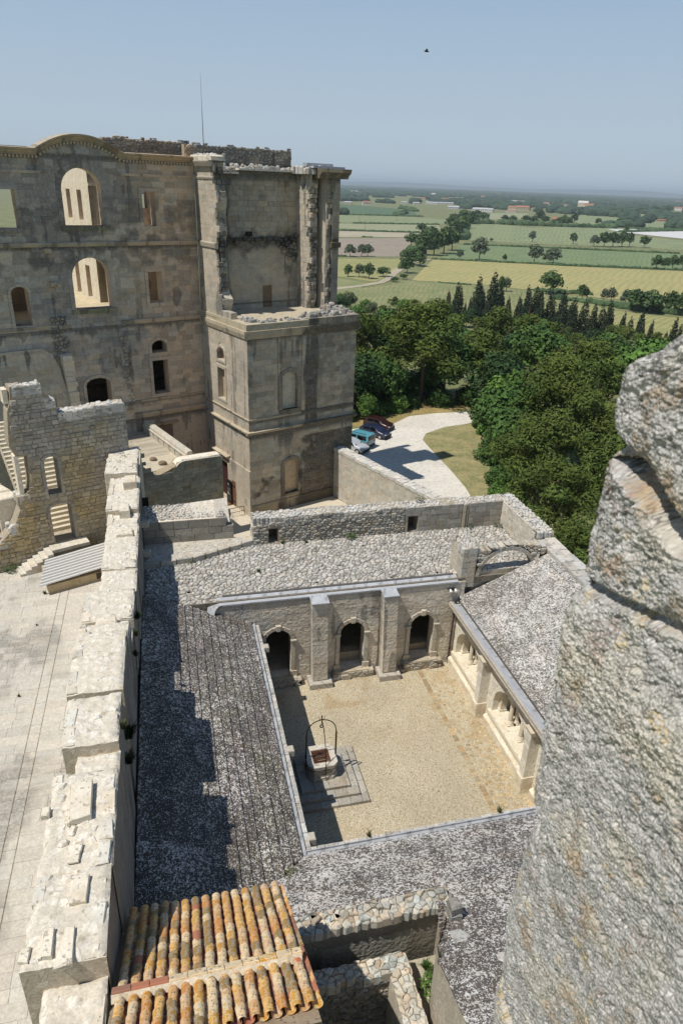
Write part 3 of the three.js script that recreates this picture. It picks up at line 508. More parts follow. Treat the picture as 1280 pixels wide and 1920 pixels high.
// ---------------------------------------------------------------- cloister: east gallery (arcade with columns)
{
  R = mulberry(41);
  const G = thing('cloister_gallery', 'sunlit arcaded gallery with twin columns and pale slab roof, right of the courtyard', 'cloister', 'cloister galleries');
  const M_PALE = stoneMat({ color: [1.14, 1.16, 1.18] }), X = 14.2, f = FX(X, 0, 0), AR = [[-28.45, -25.35], [-23.75, -20.55], [-18.95, -15.8]].map(([a, b]) => ({ x0: a, x1: b, y0: .86, y1: 2.85, spring: 1.55 }));
  mesh('arcade_wall', wallBody(f, [[-28.9, -.1], [-12, -.1], [-12, 3.9], [-28.9, 3.9]], AR, .95, .03), M_PALE, G);
  setStones(G, f, courses({ u0: -28.8, u1: -13, v0: .0, v1: 3.5, ch: [.3, .42], len: [.5, 1.1], holes: AR.map((h) => grown(h, .26)) }), M_PALE, { d0: -.1, d1: 0, dv: .004, bev: .008, gap: .006, tint: warmth(1.0, 1.16, .03), name: 'stone', limit: 150 });
  for (const h of AR) {
    setStones(G, f, surround(f, h, .26, 0, 0, { n: 11, block: .5 }), M_PALE, { d0: -.3, d1: .012, dv: .003, bev: .012, gap: .005, tint: warmth(1.02, 1.15, .03), name: 'arch_stone' });
    mesh('sill', new MB().stone(frame([X, 0, 0], [0, 0, 1], [-1, 0, 0], [0, 1, 0]), [[h.x0 - .2, -.95], [h.x1 + .2, -.95], [h.x1 + .2, .16], [h.x0 - .2, .16]], .7, .93, .03, [1.1, 1.07, 1.0]), M_PALE, G);
    mesh('plinth', new MB().sweep(f, h.x0 - .3, h.x1 + .3, [[-.05, 0], [-.05, .26], [.42, .26], [.5, .12], [.5, 0]], [1.1, 1.06, .98]), M_PALE, G);
    // screen of small round arches on twin columns behind the great arch
    const n = 3, w = (h.x1 - h.x0) / n;
    mesh('tympanum', wallBody(f, [[h.x0 - .1, 2.5], [h.x1 + .1, 2.5], [h.x1 + .1, 3.2], [h.x0 - .1, 3.2]], [], .34, .5), M_PALE, G);
    for (let k = 1; k < n; k++) for (const dx of [.38, .7]) {
      const cz = h.x0 + w * k, cx = X + dx + .06, col = new THREE.Group(); col.name = 'column'; col.position.set(cx, .928, cz); col.scale.set(1.25, 1.13, 1.25); G.add(col);
      const L = (pts, nm, sc = 16) => mesh(nm, new THREE.LatheGeometry(pts.map((p) => new THREE.Vector2(...p)), sc), M_COL, col);
      L([[.001, .06], [.135, .06], [.15, .09], [.135, .13], [.11, .15], [.12, .18], [.095, .2], [.001, .2]], 'base'); L([[.001, .2], [.09, .2], [.085, 1.04], [.082, 1.06], [.001, 1.06]], 'shaft');
      L([[.001, 1.06], [.1, 1.06], [.1, 1.09], [.088, 1.1], [.12, 1.22], [.16, 1.3], [.001, 1.3]], 'capital', 10); mesh('abacus', new MB().box(FZ(0, 0, 0), -.19, .19, 1.3, 1.4, -.17, .17), M_COL, col); mesh('foot', new MB().box(FZ(0, 0, 0), -.17, .17, 0, .07, -.16, .16), M_COL, col);
    }
    for (const s of [h.x0 + .1, h.x1 - .1]) { const col = new THREE.Group(); col.name = 'half_column'; col.position.set(X + .5, .928, s); G.add(col); mesh('shaft', new MB().box(FZ(0, 0, 0), -.16, .16, .1, 1.4, -.1, .1), M_COL, col); mesh('base', new MB().box(FZ(0, 0, 0), -.2, .2, 0, .12, -.13, .13), M_COL, col); }
  }
  // piers between the bays
  for (const z of [-24.55, -19.7, -14.9]) {
    const fz = frame([X, 0, z], [0, 0, 1], [0, 1, 0], [-1, 0, 0]);
    setStones(G, fz, [0, 1, 2, 3].map((k) => { const a = [-.02, 1.0, 1.75, 2.6, 3.42]; return [[-.2, a[k]], [.2, a[k]], [.2, a[k + 1]], [-.2, a[k + 1]]]; }), M_PALE, { d0: 0, d1: .5, dv: .004, bev: .012, gap: .006, tint: warmth(.98, 1.12, .03), name: 'pier_block' });
    mesh('pier_foot', new MB().stone(fz, [[-.27, -.02], [.27, -.02], [.24, .9], [-.24, .9]], 0, .58, .03, [1.06, 1.02, .95]), M_PALE, G);
    mesh('corbel', new MB().sweep(fz, -.28, .28, [[3.3, 0], [3.3, .5], [3.44, .56], [3.49, .56], [3.49, 0]], [.9, .84, .76]), M_PALE, G);
  }
  // eave cornice and zinc gutter
  mesh('eave_cornice', new MB().sweep(f, -28.8, -12.5, [[3.5, -.1], [3.5, .08], [3.58, .12], [3.62, .3], [3.72, .36], [3.76, .52], [3.92, .58], [4.0, .55], [4.0, -.1]], [.85, .80, .72]), M_ROUGH, G);
  mesh('gutter', new MB().sweep(f, -28.55, -12.5, [[4.01, .42], [4.04, .42], [4.04, .30], [4.03, .06], [4.12, .02], [4.12, -.02], [4.005, -.02], [4.005, .42]]), M_ZINC, G);
  mesh('gutter_edge', new MB().sweep(f, -28.75, -12.5, [[4.0, .56], [4.1, .56], [4.11, .45], [4.0, .45]], [.8, .76, .7]), M_ROUGH, G);
  // slab roof
  const SE = .44, NE = Math.hypot(1, SE), fr = frame([14.15, 4.2, 0], [0, 0, -1], [1 / NE, SE / NE, 0], [-SE / NE, 1 / NE, 0]);
  mesh('roof_bed', new MB().box(fr, 10.5, 28.95, -.05, 5.5, -.4, -.08, [.4, .38, .35]), M_BED, G);
  const q = []; let v = 0; while (v < 5.4) { const v1 = Math.min(5.45, v + rr(.38, .46)); let u = 10.6 - rr(0, 1); while (u < 28.9) { const b = Math.min(28.93, u + rr(.7, 1.4)); q.push([[u, v], [b, v], [b, v1], [u, v1]]); u = b; } v = v1; }
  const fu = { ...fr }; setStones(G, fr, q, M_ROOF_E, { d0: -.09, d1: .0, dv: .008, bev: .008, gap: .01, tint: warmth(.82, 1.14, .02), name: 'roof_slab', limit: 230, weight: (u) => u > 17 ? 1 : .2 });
  // outer parapet
  mesh('parapet_core', new MB().box(FZ(0, 0, 0), 19.12, 20.1, -5, 6.55, -35.45, -11, [.7, .66, .58]), M_MORTAR, G);
  mesh('parapet_high', new MB().box(FZ(0, 0, 0), 19.12, 20.1, 6.5, 6.92, -35.45, -30.4, [.7, .66, .58]), M_MORTAR, G);
  setStones(G, FX(19.1, 0, 0), courses({ u0: -34.5, u1: -29.6, v0: 5.36, v1: 6.98, ch: [.24, .34], len: [.35, .8], keep: (u, v) => v < 6.98 - .35 * sstep(-31.3, -30, u) }), M_STONE, { d0: -.05, d1: .02, dv: .012, bev: .012, gap: .012, name: 'parapet_stone', limit: 60, tint: warmth(.9, 1.12, .04) });
  setStones(G, FY(0, 0, 0), rubble({ u0: 19.1, u1: 20.15, v0: 30.2, v1: 35.5, cs: .21 }), M_ROUGH, { d0: 6.6, d1: 7.0, dv: .05, bev: .04, gap: .025, tilt: .25, name: 'coping_stone', limit: 100, tint: warmth(.85, 1.18, .06) });
  setStones(G, FY(0, 0, 0), courses({ u0: 19.1, u1: 20.2, v0: 14, v1: 30.2, ch: [.5, .9], len: [.45, .7] }), M_ROUGH, { d0: 6.3, d1: 6.62, dv: .03, bev: .03, gap: .02, tilt: .08, name: 'coping_slab', limit: 50, tint: warmth(.8, 1.1, .04) });
  mesh('outer_wall', new MB().box(FZ(0, 0, 0), 20.1, 20.6, -6, 6.2, -35.4, -11, [.75, .7, .6]), M_STONE, G);
  mesh('gallery_floor', new MB().box(FY(0, 0, 0), 14.9, 19.1, 12, 29, -.2, .25, [.5, .46, .4]), M_STONE, G);
}
// ---------------------------------------------------------------- cloister: south gallery (roof in front)
{
  R = mulberry(51);
  const G = thing('cloister_gallery', 'lichen-mottled roof nearest the viewer below the courtyard, partly cut away by low walls', 'cloister', 'cloister galleries');
  const f = frame([0, 4.06, -15.3], [1, 0, 0], [0, SL / NS, 1 / NS], [0, 1 / NS, -SL / NS]);
  const EDG = (v) => 6.55 - 1.0 * sstep(3.9, 5.9, v) - .12 * sstep(6, 8, v); const body = (u, v) => !(u < EDG(v) && v > 3.55) && u > 3.1 - v / NS + .05;
  const q = []; let v = 0; while (v < 8.4) { const v1 = v + rr(.42, .52); let u = 3.05 - v / NS - .1; if (v > 3.45) u = EDG(v); while (u < 16.4) { const b = Math.min(16.5, u + rr(.7, 1.3)); const cu = (u + b) / 2, cv = (v + v1) / 2; if (body(cu, cv)) q.push([[u, v], [b, v], [b, v1], [u, v1]]); u = b; } v = v1; }
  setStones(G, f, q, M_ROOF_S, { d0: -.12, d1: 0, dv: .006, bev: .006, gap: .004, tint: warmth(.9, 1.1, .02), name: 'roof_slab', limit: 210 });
  const bed = new MB(); bed.face([f.pt(3, 0, -.1), f.pt(16.5, 0, -.1), f.pt(16.5, 3.5, -.1), f.pt(-.5, 3.5, -.1)], [[3, 0], [16, 0], [16, 3.5], [0, 3.5]], [.5, .48, .45]); bed.face([f.pt(6.45, 3.5, -.1), f.pt(16.5, 3.5, -.1), f.pt(16.5, 8.4, -.1), f.pt(5.5, 8.4, -.1), f.pt(5.6, 6, -.1)], [[6.5, 3.5], [16, 3.5], [16, 8.4], [6.3, 8.4], [6.3, 6]], [.5, .48, .45]); mesh('roof_bed', bed, M_ROOF_S, G);
  setStones(G, f, rubble({ u0: 3, u1: 12, v0: .4, v1: 7, cs: .55, keep: (u, v) => body(u, v) && R() < .07 }), M_ROUGH, { d0: -.05, d1: .025, bev: .03, gap: .12, tilt: .1, name: 'patch_stone', limit: 20, tint: warmth(.8, 1.0, .04) });
  const fe = frame([0, 4.06, -15.3], [1, 0, 0], [0, 0, -1], [0, 1, 0]);
  mesh('gutter', new MB().sweep(fe, 3.25, 14.0, [[-.12, -.02], [-.12, .05], [-.09, .05], [-.09, -.03], [.13, -.05], [.13, .03], [.16, .03], [.16, -.09], [-.09, -.09]]), M_ZINC, G);
  setStones(G, fe, courses({ u0: 3.4, u1: 13.8, v0: .19, v1: .33, ch: [.14, .14], len: [.2, .5] }), M_ROUGH, { d0: -.16, d1: -.05, dv: .012, bev: .02, gap: .01, name: 'eave_stone', limit: 40, tint: warmth(.75, 1.05, .05) });
  mesh('inner_wall', new MB().box(FZ(0, 0, -15.0), 2.9, 14.2, -.1, 3.9, -.6, 0), M_STONE, G);
  mesh('cut_edge', new MB().box(FZ(0, 0, 0), 6.45, 6.75, 2.5, 5.3, -11.8, -11.2, [.6, .56, .5]), M_RUBBLE, G);
  { const g = new MB(), e = EDG; for (let k = 0; k < 8; k++) { const a = 3.5 + k * .62, b = a + .62; const A = f.pt(e(a), a, -.02), B = f.pt(e(b), b, -.02); g.face([[A[0], 1.5, A[2]], [B[0], 1.5, B[2]], B, A], [[a, 0], [b, 0], [b, 4], [a, 4]], [.75, .72, .66]); } mesh('cut_face', g, M_RUBBLE, G); }
}
// low ruined walls in the pit before the south gallery
{
  R = mulberry(61);
  const A = thing('low_wall', 'low plastered wall with rubble top along the cut edge of the near roof', 'wall', 'low ruined walls');
  const f = FZ(0, 0, -11.85), ol = [[2.2, 1.5], [6.75, 1.5], [6.75, 5.42], [2.2, 5.36]];
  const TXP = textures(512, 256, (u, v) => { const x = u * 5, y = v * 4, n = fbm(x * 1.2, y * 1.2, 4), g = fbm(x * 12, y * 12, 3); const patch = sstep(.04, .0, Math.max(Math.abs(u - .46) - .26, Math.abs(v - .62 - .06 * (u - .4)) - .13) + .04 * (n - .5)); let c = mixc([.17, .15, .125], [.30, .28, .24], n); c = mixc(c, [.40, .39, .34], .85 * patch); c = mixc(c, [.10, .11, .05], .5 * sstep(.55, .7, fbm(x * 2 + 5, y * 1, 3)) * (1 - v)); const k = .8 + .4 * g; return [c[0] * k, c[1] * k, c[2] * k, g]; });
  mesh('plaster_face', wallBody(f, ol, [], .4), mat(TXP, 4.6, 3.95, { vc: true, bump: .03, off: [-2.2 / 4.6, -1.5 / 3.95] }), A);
  setStones(A, FY(0, 0, 0), rubble({ u0: 2.2, u1: 6.8, v0: 11.72, v1: 12.35, cs: .15, sx: 1.2, jit: 1.1 }), M_STONE, { d0: 5.2, d1: 5.5, dv: .06, bev: .03, gap: .006, tilt: .5, name: 'coping_stone', limit: 110, tint: warmth(.55, 1.05, .12) });
  const B = thing('low_wall', 'lower rubble wall with pale coping in the shaded pit right of the tiles', 'wall', 'low ruined walls');
  const fb = FZ(0, 0, -10.85); mesh('core', wallBody(fb, [[1.9, .5], [5.15, .5], [5.15, 4.5], [1.9, 4.35]], [], .42, .04), M_MORTAR, B);
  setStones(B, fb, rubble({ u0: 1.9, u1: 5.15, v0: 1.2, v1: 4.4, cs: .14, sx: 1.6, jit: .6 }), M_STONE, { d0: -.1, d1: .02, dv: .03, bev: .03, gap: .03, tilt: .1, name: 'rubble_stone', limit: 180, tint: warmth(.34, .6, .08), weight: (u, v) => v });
  setStones(B, FY(0, 0, 0), rubble({ u0: 2.2, u1: 5.3, v0: 10.82, v1: 11.32, cs: .16, sx: 1.2, jit: 1.1 }), M_STONE, { d0: 4.2, d1: 4.6, dv: .05, bev: .03, gap: .006, tilt: .4, name: 'coping_stone', limit: 60, tint: warmth(.65, 1.1, .12) });
  const Cw = thing('low_wall', 'rubble wall end running towards the viewer beside the green weeds', 'wall', 'low ruined walls');
  mesh('core', new MB().box(FZ(0, 0, 0), 4.72, 5.25, .5, 4.42, -10.85, -6.5, [.8, .77, .7]), M_RUBBLE, Cw);
  setStones(Cw, FY(0, 0, 0), rubble({ u0: 4.68, u1: 5.3, v0: 7.5, v1: 10.9, cs: .17, jit: 1.1 }), M_STONE, { d0: 4.2, d1: 4.58, dv: .06, bev: .03, gap: .006, tilt: .4, name: 'coping_stone', limit: 60, tint: warmth(.8, 1.15, .09) });
  const S = thing('wall_stub', 'short broken pier standing at the end of the plastered low wall', 'wall stub');
  for (let k = 0; k < 4; k++) mesh('block', new MB().stone(frame([6.6 - k * .01, 5.15 + k * .3, -11.3], [1, 0, 0], [0, 0, 1], [0, 1, 0]), [[-.2 + rr(0, .08), -.2 + rr(0, .08)], [.2 - rr(0, .1), -.2 + rr(0, .08)], [.2 - rr(0, .1), .26 - rr(0, .14)], [-.18 + rr(0, .06), .24]], 0, .3, .05, warmth(.42, .62, .08)()), M_ROUGH, S);
  struct(mesh('pit_floor', new MB().box(FY(0, 0, 0), 1.5, 7, 5, 12.5, .8, 1.3, [.35, .32, .28]), M_STONE));
}
// ---------------------------------------------------------------- well in the courtyard
{
  R = mulberry(71);
  const s = thing('well_steps', 'three square stone steps under the courtyard well', 'steps');
  const P = [[7.1, 20.38, 23.66, .15], [6.76, 20.72, 23.36, .3], [6.4, 21.1, 23.05, .45]];
  P.forEach(([x1, v0, v1, y], k) => {
    const st = new THREE.Group(); st.name = 'step'; s.add(st); const f = FY(0, 0, 0), x0 = 3.55 + k * .35, w = .4;
    const tn = () => warmth(.56, .76, .05)(), put = (q) => mesh('stone', new MB().stone(f, q, y - .17, y + rr(-.006, .006), .015, tn()), M_STONE, st);
    for (let u = x0; u < x1 - .05;) { const b = Math.min(x1, u + rr(.5, .8)); put([[u + .004, v0], [b - .004, v0], [b - .004, v0 + w], [u + .004, v0 + w]]); put([[u + .004, v1 - w], [b - .004, v1 - w], [b - .004, v1], [u + .004, v1]]); u = b; }
    for (let v = v0 + w; v < v1 - w - .05;) { const b = Math.min(v1 - w, v + rr(.5, .8)); for (const [a, c] of [[x0, x0 + w], [x1 - w, x1]]) put([[a, v + .004], [c, v + .004], [c, b - .004], [a, b - .004]]); v = b; }
    if (k === 2) mesh('platform', new MB().box(f, x0 + w, x1 - w, v0 + w, v1 - w, y - .2, y - .01, [.7, .68, .62]), M_STONE, st); else mesh('core', new MB().box(f, x0 + w, x1 - w, v0 + w, v1 - w, -.02, y - .02), M_STONE, st);
  });
  const W = thing('well', 'octagonal stone well with grille and tall iron arch in the courtyard', 'well', undefined, [5.3, .45, -22.2]);
  const h = .62, c = .2, oct = [[-h + c, -h], [h - c, -h], [h, -h + c], [h, h - c], [h - c, h], [-h + c, h], [-h, h - c], [-h, -h + c]], sc = (k) => oct.map(([a, b]) => [a * k, b * k]), F = frame([0, 0, 0], [1, 0, 0], [0, 0, -1], [0, 1, 0]);
  const ring = (y0, y1, k0, k1, nm, t) => { const g = new MB(), a = sc(k0), b = sc(k1), inn = [[-.39, -.39], [.39, -.39], [.39, .39], [-.39, .39]]; for (let i = 0; i < 8; i++) { const j = (i + 1) % 8; g.face([F.pt(...a[i], y0), F.pt(...a[j], y0), F.pt(...b[j], y1), F.pt(...b[i], y1)], [[i * .5, y0], [i * .5 + .5, y0], [i * .5 + .5, y1], [i * .5, y1]], t); g.face([F.pt(...b[i], y1), F.pt(...b[j], y1), F.pt(clamp(b[j][0], -.39, .39), clamp(b[j][1], -.39, .39), y1), F.pt(clamp(b[i][0], -.39, .39), clamp(b[i][1], -.39, .39), y1)], [b[i], b[j], [b[j][0] * .6, b[j][1] * .6], [b[i][0] * .6, b[i][1] * .6]], t); g.face([F.pt(...a[i], y0), F.pt(...a[j], y0), F.pt(a[j][0] * .6, a[j][1] * .6, y0), F.pt(a[i][0] * .6, a[i][1] * .6, y0)], [a[i], a[j], a[j], a[i]], t); } for (let i = 0; i < 4; i++) { const p = inn[i], q = inn[(i + 1) % 4]; g.face([F.pt(...p, y0), F.pt(...q, y0), F.pt(...q, y1), F.pt(...p, y1)], [[0, 0], [.8, 0], [.8, .3], [0, .3]], t); } mesh(nm, g, M_ROUGH, W); };
  ring(0, .16, 1.05, 1.03, 'base_course', [1.0, .97, .9]); ring(.163, .56, .95, .95, 'drum', [.95, .92, .86]); ring(.563, .80, 1.03, 1.06, 'rim', [1.08, 1.05, .98]);
  mesh('shaft_dark', new MB().box(F, -.39, .39, -.39, .39, -.02, .02, [.3, .3, .2]), plain(.03, .035, .02), W);
  const gr = new THREE.Group(); gr.name = 'grille'; W.add(gr); for (let k = -3; k <= 3; k++) { mesh('bar', new MB().box(F, k * .105 - .011, k * .105 + .011, -.38, .38, .70, .722), M_RUST, gr); mesh('bar', new MB().box(F, -.38, .38, k * .105 - .011, k * .105 + .011, .723, .745), M_RUST, gr); }
  mesh('grille_frame', new MB().box(F, -.40, .40, .355, .39, .69, .76).box(F, -.40, .40, -.39, -.355, .69, .76).box(F, .355, .39, -.354, .354, .69, .76).box(F, -.39, -.355, -.354, .354, .69, .76), M_RUST, W);
  const tube = (pts, r, nm) => mesh(nm, new THREE.TubeGeometry(new THREE.CatmullRomCurve3(pts.map((p) => new THREE.Vector3(...p)), false, 'centripetal'), 48, r, 7), M_IRON, W);
  tube([[-.66, .1, 0], [-.66, .8, 0], [-.66, 1.9, 0], [-.64, 2.25, 0], [-.52, 2.58, 0], [-.28, 2.78, 0], [0, 2.85, 0], [.28, 2.78, 0], [.52, 2.58, 0], [.64, 2.25, 0], [.66, 1.9, 0], [.66, .8, 0], [.66, .1, 0]], .022, 'iron_arch');
  for (const x of [-.66, .66]) mesh('post_sleeve', new MB().box(FZ(x, 0, 0), -.03, .03, .75, 2.1, -.03, .03), M_IRON, W);
  tube([[0, 2.85, 0], [.06, 2.5, .12], [.1, 1.9, .3], [.1, 1.2, .5], [.08, .78, .66], [.08, .05, .68]], .018, 'third_leg'); tube([[0, 2.84, 0], [0, 2.7, .0], [.0, 2.6, 0]], .016, 'pulley_hook');
  { const g = new THREE.TorusGeometry(.07, .025, 8, 16); g.translate(0, 2.5, 0); mesh('pulley', g, M_IRON, W); const l = new THREE.LatheGeometry([[.001, 0], [.03, .02], [.02, .12], [.035, .16], [.001, .26]].map((p) => new THREE.Vector2(...p)), 8); l.translate(0, 2.86, 0); mesh('finial', l, M_IRON, W); }
  tube([[-.05, 2.86, 0], [-.11, 2.93, 0], [-.12, 3.02, 0]], .012, 'scroll'); tube([[.05, 2.86, 0], [.11, 2.93, 0], [.12, 3.02, 0]], .012, 'scroll');
  { const g = new MB(), hb = [.64, .645], a = sc(1.075), yb = .60, yt = .635; for (let i = 0; i < 8; i++) { const j = (i + 1) % 8; g.face([F.pt(...a[i], yb), F.pt(...a[j], yb), F.pt(...a[j], yt), F.pt(...a[i], yt)], [[0, 0], [1, 0], [1, 1], [0, 1]]); } mesh('iron_band', g, M_IRON, W); }
}
// ---------------------------------------------------------------- roofless nave: paved floor
{
  R = mulberry(81);
  const G = new THREE.Group(); G.name = 'nave_floor'; struct(G); scene.add(G); const f = FY(0, 2, 0);
  mesh('floor_bed', new MB().box(f, -20, -3.3, 4, 40.5, -.5, -.025, [.75, .7, .6]), M_PAVE, G);
  const q = []; let v = 8; while (v < 40) { const v1 = v + rr(.42, .62); for (const [a, b] of [[-12, -6.98], [-6.95, -6.52], [-6.49, -3.4]]) { let u = a; while (u < b - .05) { let e = u + rr(.6, 1.25); if (e > b - .35) e = b; q.push([[u, v], [e, v], [e, v1], [u, v1]]); u = e; } } v = v1; }
  setStones(G, f, q, M_PAVE, { d0: -.08, d1: 0, dv: .004, bev: .006, gap: .007, tint: warmth(.92, 1.07, .02), name: 'paving_slab', limit: 300, weight: (u, v) => u > -9.5 ? 1 : .1 });
}
// ---------------------------------------------------------------- south wall of the church nave, ruined and stepped
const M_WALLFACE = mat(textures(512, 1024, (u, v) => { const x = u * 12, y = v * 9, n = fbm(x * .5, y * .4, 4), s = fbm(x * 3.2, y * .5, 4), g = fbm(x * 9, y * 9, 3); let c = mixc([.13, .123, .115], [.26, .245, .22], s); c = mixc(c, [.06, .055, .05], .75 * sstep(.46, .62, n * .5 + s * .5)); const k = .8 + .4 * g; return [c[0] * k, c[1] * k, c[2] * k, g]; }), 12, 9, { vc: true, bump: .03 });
{
  R = mulberry(91);
  const G = thing('church_wall', 'long ruined church wall with bright stepped rubble top, left of the cloister', 'wall');
  // [z far, z near, x left, x right, height left, height right]
  const S = [[-43.6, -40.6, -3.95, -2.15, 8.3], [-40.6, -38.2, -3.9, -2.1, 8.75], [-38.2, -35.6, -3.6, -1.97, 8.45], [-35.6, -33.2, -3.55, -1.95, 8.75], [-33.2, -30.8, -3.45, -1.92, 8.5], [-30.8, -27.3, -3.4, -1.9, 8.7], [-27.3, -25.4, -3.35, -1.9, 8.62], [-25.4, -23.2, -3.82, -1.95, 8.8], [-23.2, -21.9, -3.75, -2.0, 8.45], [-21.9, -20.3, -3.68, -1.98, 9.55], [-20.3, -17.2, -3.55, -1.96, 10.3], [-17.2, -16.5, -3.2, -2.1, 9.85], [-16.5, -14.6, -3.35, -1.94, 10.72], [-14.6, -13.7, -3.0, -1.92, 10.35], [-13.7, -10.9, -3.42, -1.9, 10.7], [-10.9, -8.9, -3.42, -1.92, 10.72], [-8.9, -7.9, -3.1, -1.95, 10.1], [-7.9, -5.5, -3.3, -1.95, 9.6]];
  mesh('north_core', new MB().box(FZ(0, 0, 0), -3.33, -2.05, -5, 8.2, -43.4, -5.5, [.8, .77, .7]), M_RUBBLE, G);
  for (const [z0, z1, xl, xr, y] of S) {
    const seg = new THREE.Group(); seg.name = 'wall_length'; G.add(seg);
    const nx = 20, nz = Math.max(10, Math.round((z1 - z0) / .08)), g = new MB(), ed = (i, j) => Math.min(i, nx - i, j, nz - j), hgt = (i, j) => { const X = lerp(xl, xr, i / nx), Z = lerp(z0, z1, j / nz), q = cells(X * 3.6 + .4 * vn(X * 5, Z * 5), Z * 3.6); return y + .16 * (fbm(X * 1.1 + z0, Z * .9, 3) - .5) + .05 * (fbm(X * 7, Z * 7, 2) - .5) + .05 * (q[2] > .5 ? sstep(.5, .2, q[0]) * (q[2] - .3) : 0) - (ed(i, j) === 0 ? .07 : ed(i, j) === 1 ? .02 : 0); }, px = (i, j) => lerp(xl, xr, i / nx) + (i === 0 ? .12 * (fbm(j * .22, z0, 2) - .5) : 0), pz = (j) => lerp(z0, z1, j / nz);
    g.grid(nx, nz, (a, b) => [px(a, b), hgt(a, b), pz(b)], (a, b) => [px(a, b), -pz(b)], [1, .985, .95]);
    for (const [j, s] of [[nz, 1], [0, -1]]) for (let i = 0; i < nx; i++) g.face([[px(i, j), y - 2.4, pz(j)], [px(i + 1, j), y - 2.4, pz(j)], [px(i + 1, j), hgt(i + 1, j), pz(j)], [px(i, j), hgt(i, j), pz(j)]], [[px(i, j), 0], [px(i + 1, j), 0], [px(i + 1, j), 2.4], [px(i, j), 2.4]], [.85, .8, .72]);
    for (let j = 0; j < nz; j++) g.face([[px(0, j), 2, pz(j)], [px(0, j + 1), 2, pz(j + 1)], [px(0, j + 1), hgt(0, j + 1), pz(j + 1)], [px(0, j), hgt(0, j), pz(j)]], [[pz(j), 2], [pz(j + 1), 2], [pz(j + 1), y], [pz(j), y]], [.9, .86, .8]);
    mesh('rubble_top', g, M_RUBBLE, seg);
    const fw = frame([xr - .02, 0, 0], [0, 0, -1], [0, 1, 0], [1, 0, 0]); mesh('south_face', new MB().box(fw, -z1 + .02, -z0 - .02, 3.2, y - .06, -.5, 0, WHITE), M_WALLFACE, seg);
    setStones(seg, FY(0, y, 0), rubble({ u0: xl + .05, u1: xr - .05, v0: -z1 + .04, v1: -z0 - .04, cs: .27, keep: () => R() < .2 }), M_RUBBLE, { d0: -.15, d1: .022, dv: .025, bev: .045, gap: .1, tilt: .2, name: 'top_stone', limit: 14, tint: warmth(.95, 1.2, .04) });
    // flat facing stones along both edges
    for (const [a, b] of [[xl, xl + .34], [xr - .32, xr + .01]]) { const e = []; for (let v = -z1; v < -z0 - .2;) { const l = rr(.4, .8), w = Math.min(-z0, v + l); if (R() < .4) e.push([[a, v + .02], [b - rr(0, .1), v + .02], [b - rr(0, .1), w - .02], [a, w - .02]]); v = w; } setStones(seg, FY(0, y, 0), e, M_STONE, { d0: -.3, d1: .025, dv: .025, bev: .03, gap: .02, tilt: .08, name: 'edge_stone', limit: 10, tint: warmth(.98, 1.2, .04) }); }
  }
  // loose cut blocks lying along the top
  const fr = [['long moulded stone on the near church wall', [-2.95, 13.22], [-2.46, 13.21], [-2.42, 12.15], [-2.86, 12.05], .2], ['flat worn slab on the church wall between two cut stones', [-2.84, 11.5], [-2.54, 11.5], [-2.6, 11.05], [-2.82, 11.05], .05], ['thick square white block on the near church wall', [-2.68, 10.64], [-2.33, 10.62], [-2.35, 10.0], [-2.68, 10.02], .17], ['narrow upright stone strip at the near end of the church wall', [-3.06, 9.58], [-2.89, 9.56], [-2.88, 9.0], [-3.06, 9.02], .19], ['grooved pale stone at the near end of the church wall', [-2.68, 9.55], [-2.52, 9.53], [-2.5, 8.8], [-2.84, 8.75], .14], ['small square block on the left edge of the church wall', [-3.52, 12.62], [-3.34, 12.62], [-3.34, 12.36], [-3.52, 12.36], .14], ['broken corner block at the near left edge of the church wall', [-3.46, 9.3], [-3.28, 9.3], [-3.3, 9.0], [-3.48, 9.05], .12]];
  for (const [l, a, b, c, d, t0] of fr) { const t = t0 * .8, o = thing('cut_stone', l, 'stone block', 'cut stones on the church wall', [0, 10.72, 0]); mesh('block', new MB().stone(FY(0, 0, 0), [d, c, b, a], -.02, t, .02, [1.22, 1.2, 1.17]), M_STONE, o); if (t > .14) mesh('fillet', new MB().stone(FY(0, 0, 0), [[d[0] - .07, d[1]], [d[0] - .01, d[1]], [a[0] - .01, a[1]], [a[0] - .07, a[1]]], -.02, t - .06, .01, [1.15, 1.12, 1.08]), M_STONE, o); }
  // white block and lichened stones further along
  const far = [[-2.6, 33.0, .5, .4, .3, 'dressed white block on the far part of the church wall'], [-2.45, 36.8, .7, .5, .28, 'rounded stone heap in the middle of the far church wall'], [-2.5, 30.4, .75, .3, .25, 'flat pale block near the far roof edge of the church wall'], [-2.9, 22.9, .8, .25, .3, 'low stone at the notch of the church wall']];
  for (const [x, v, w, l, t, lab] of far) { const o = thing('cut_stone', lab, 'stone block', 'cut stones on the church wall'); mesh('block', new MB().stone(FY(0, 8.5, 0), [[x - w / 2, v - l], [x + w / 2, v - l * .9], [x + w / 2 - .04, v + l], [x - w / 2 + .05, v + l * .95]], -.1, t + .15, .05, [1.18, 1.15, 1.1]), M_STONE, o); }
  // projecting gutter stones on the south face
  for (const [z, y] of [[-34.2, 7.2], [-33.4, 5.9]]) mesh('gutter_stone', new MB().stone(frame([-1.98, y, z], [1, 0, 0], [0, 0, -1], [0, 1, 0]), [[-.2, -.18], [.42, -.18], [.42, .18], [-.2, .18]], 0, .26, .03, [.95, .92, .86]), M_STONE, G);
  mesh('iron_frame', new MB().box(frame([-1.95, 0, 0], [0, 0, -1], [0, 1, 0], [1, 0, 0]), 37.2, 37.28, 5.9, 7.5, 0, .34).box(frame([-1.95, 0, 0], [0, 0, -1], [0, 1, 0], [1, 0, 0]), 37.2, 37.28, 5.9, 5.95, .34, .4), M_IRON, G);
}
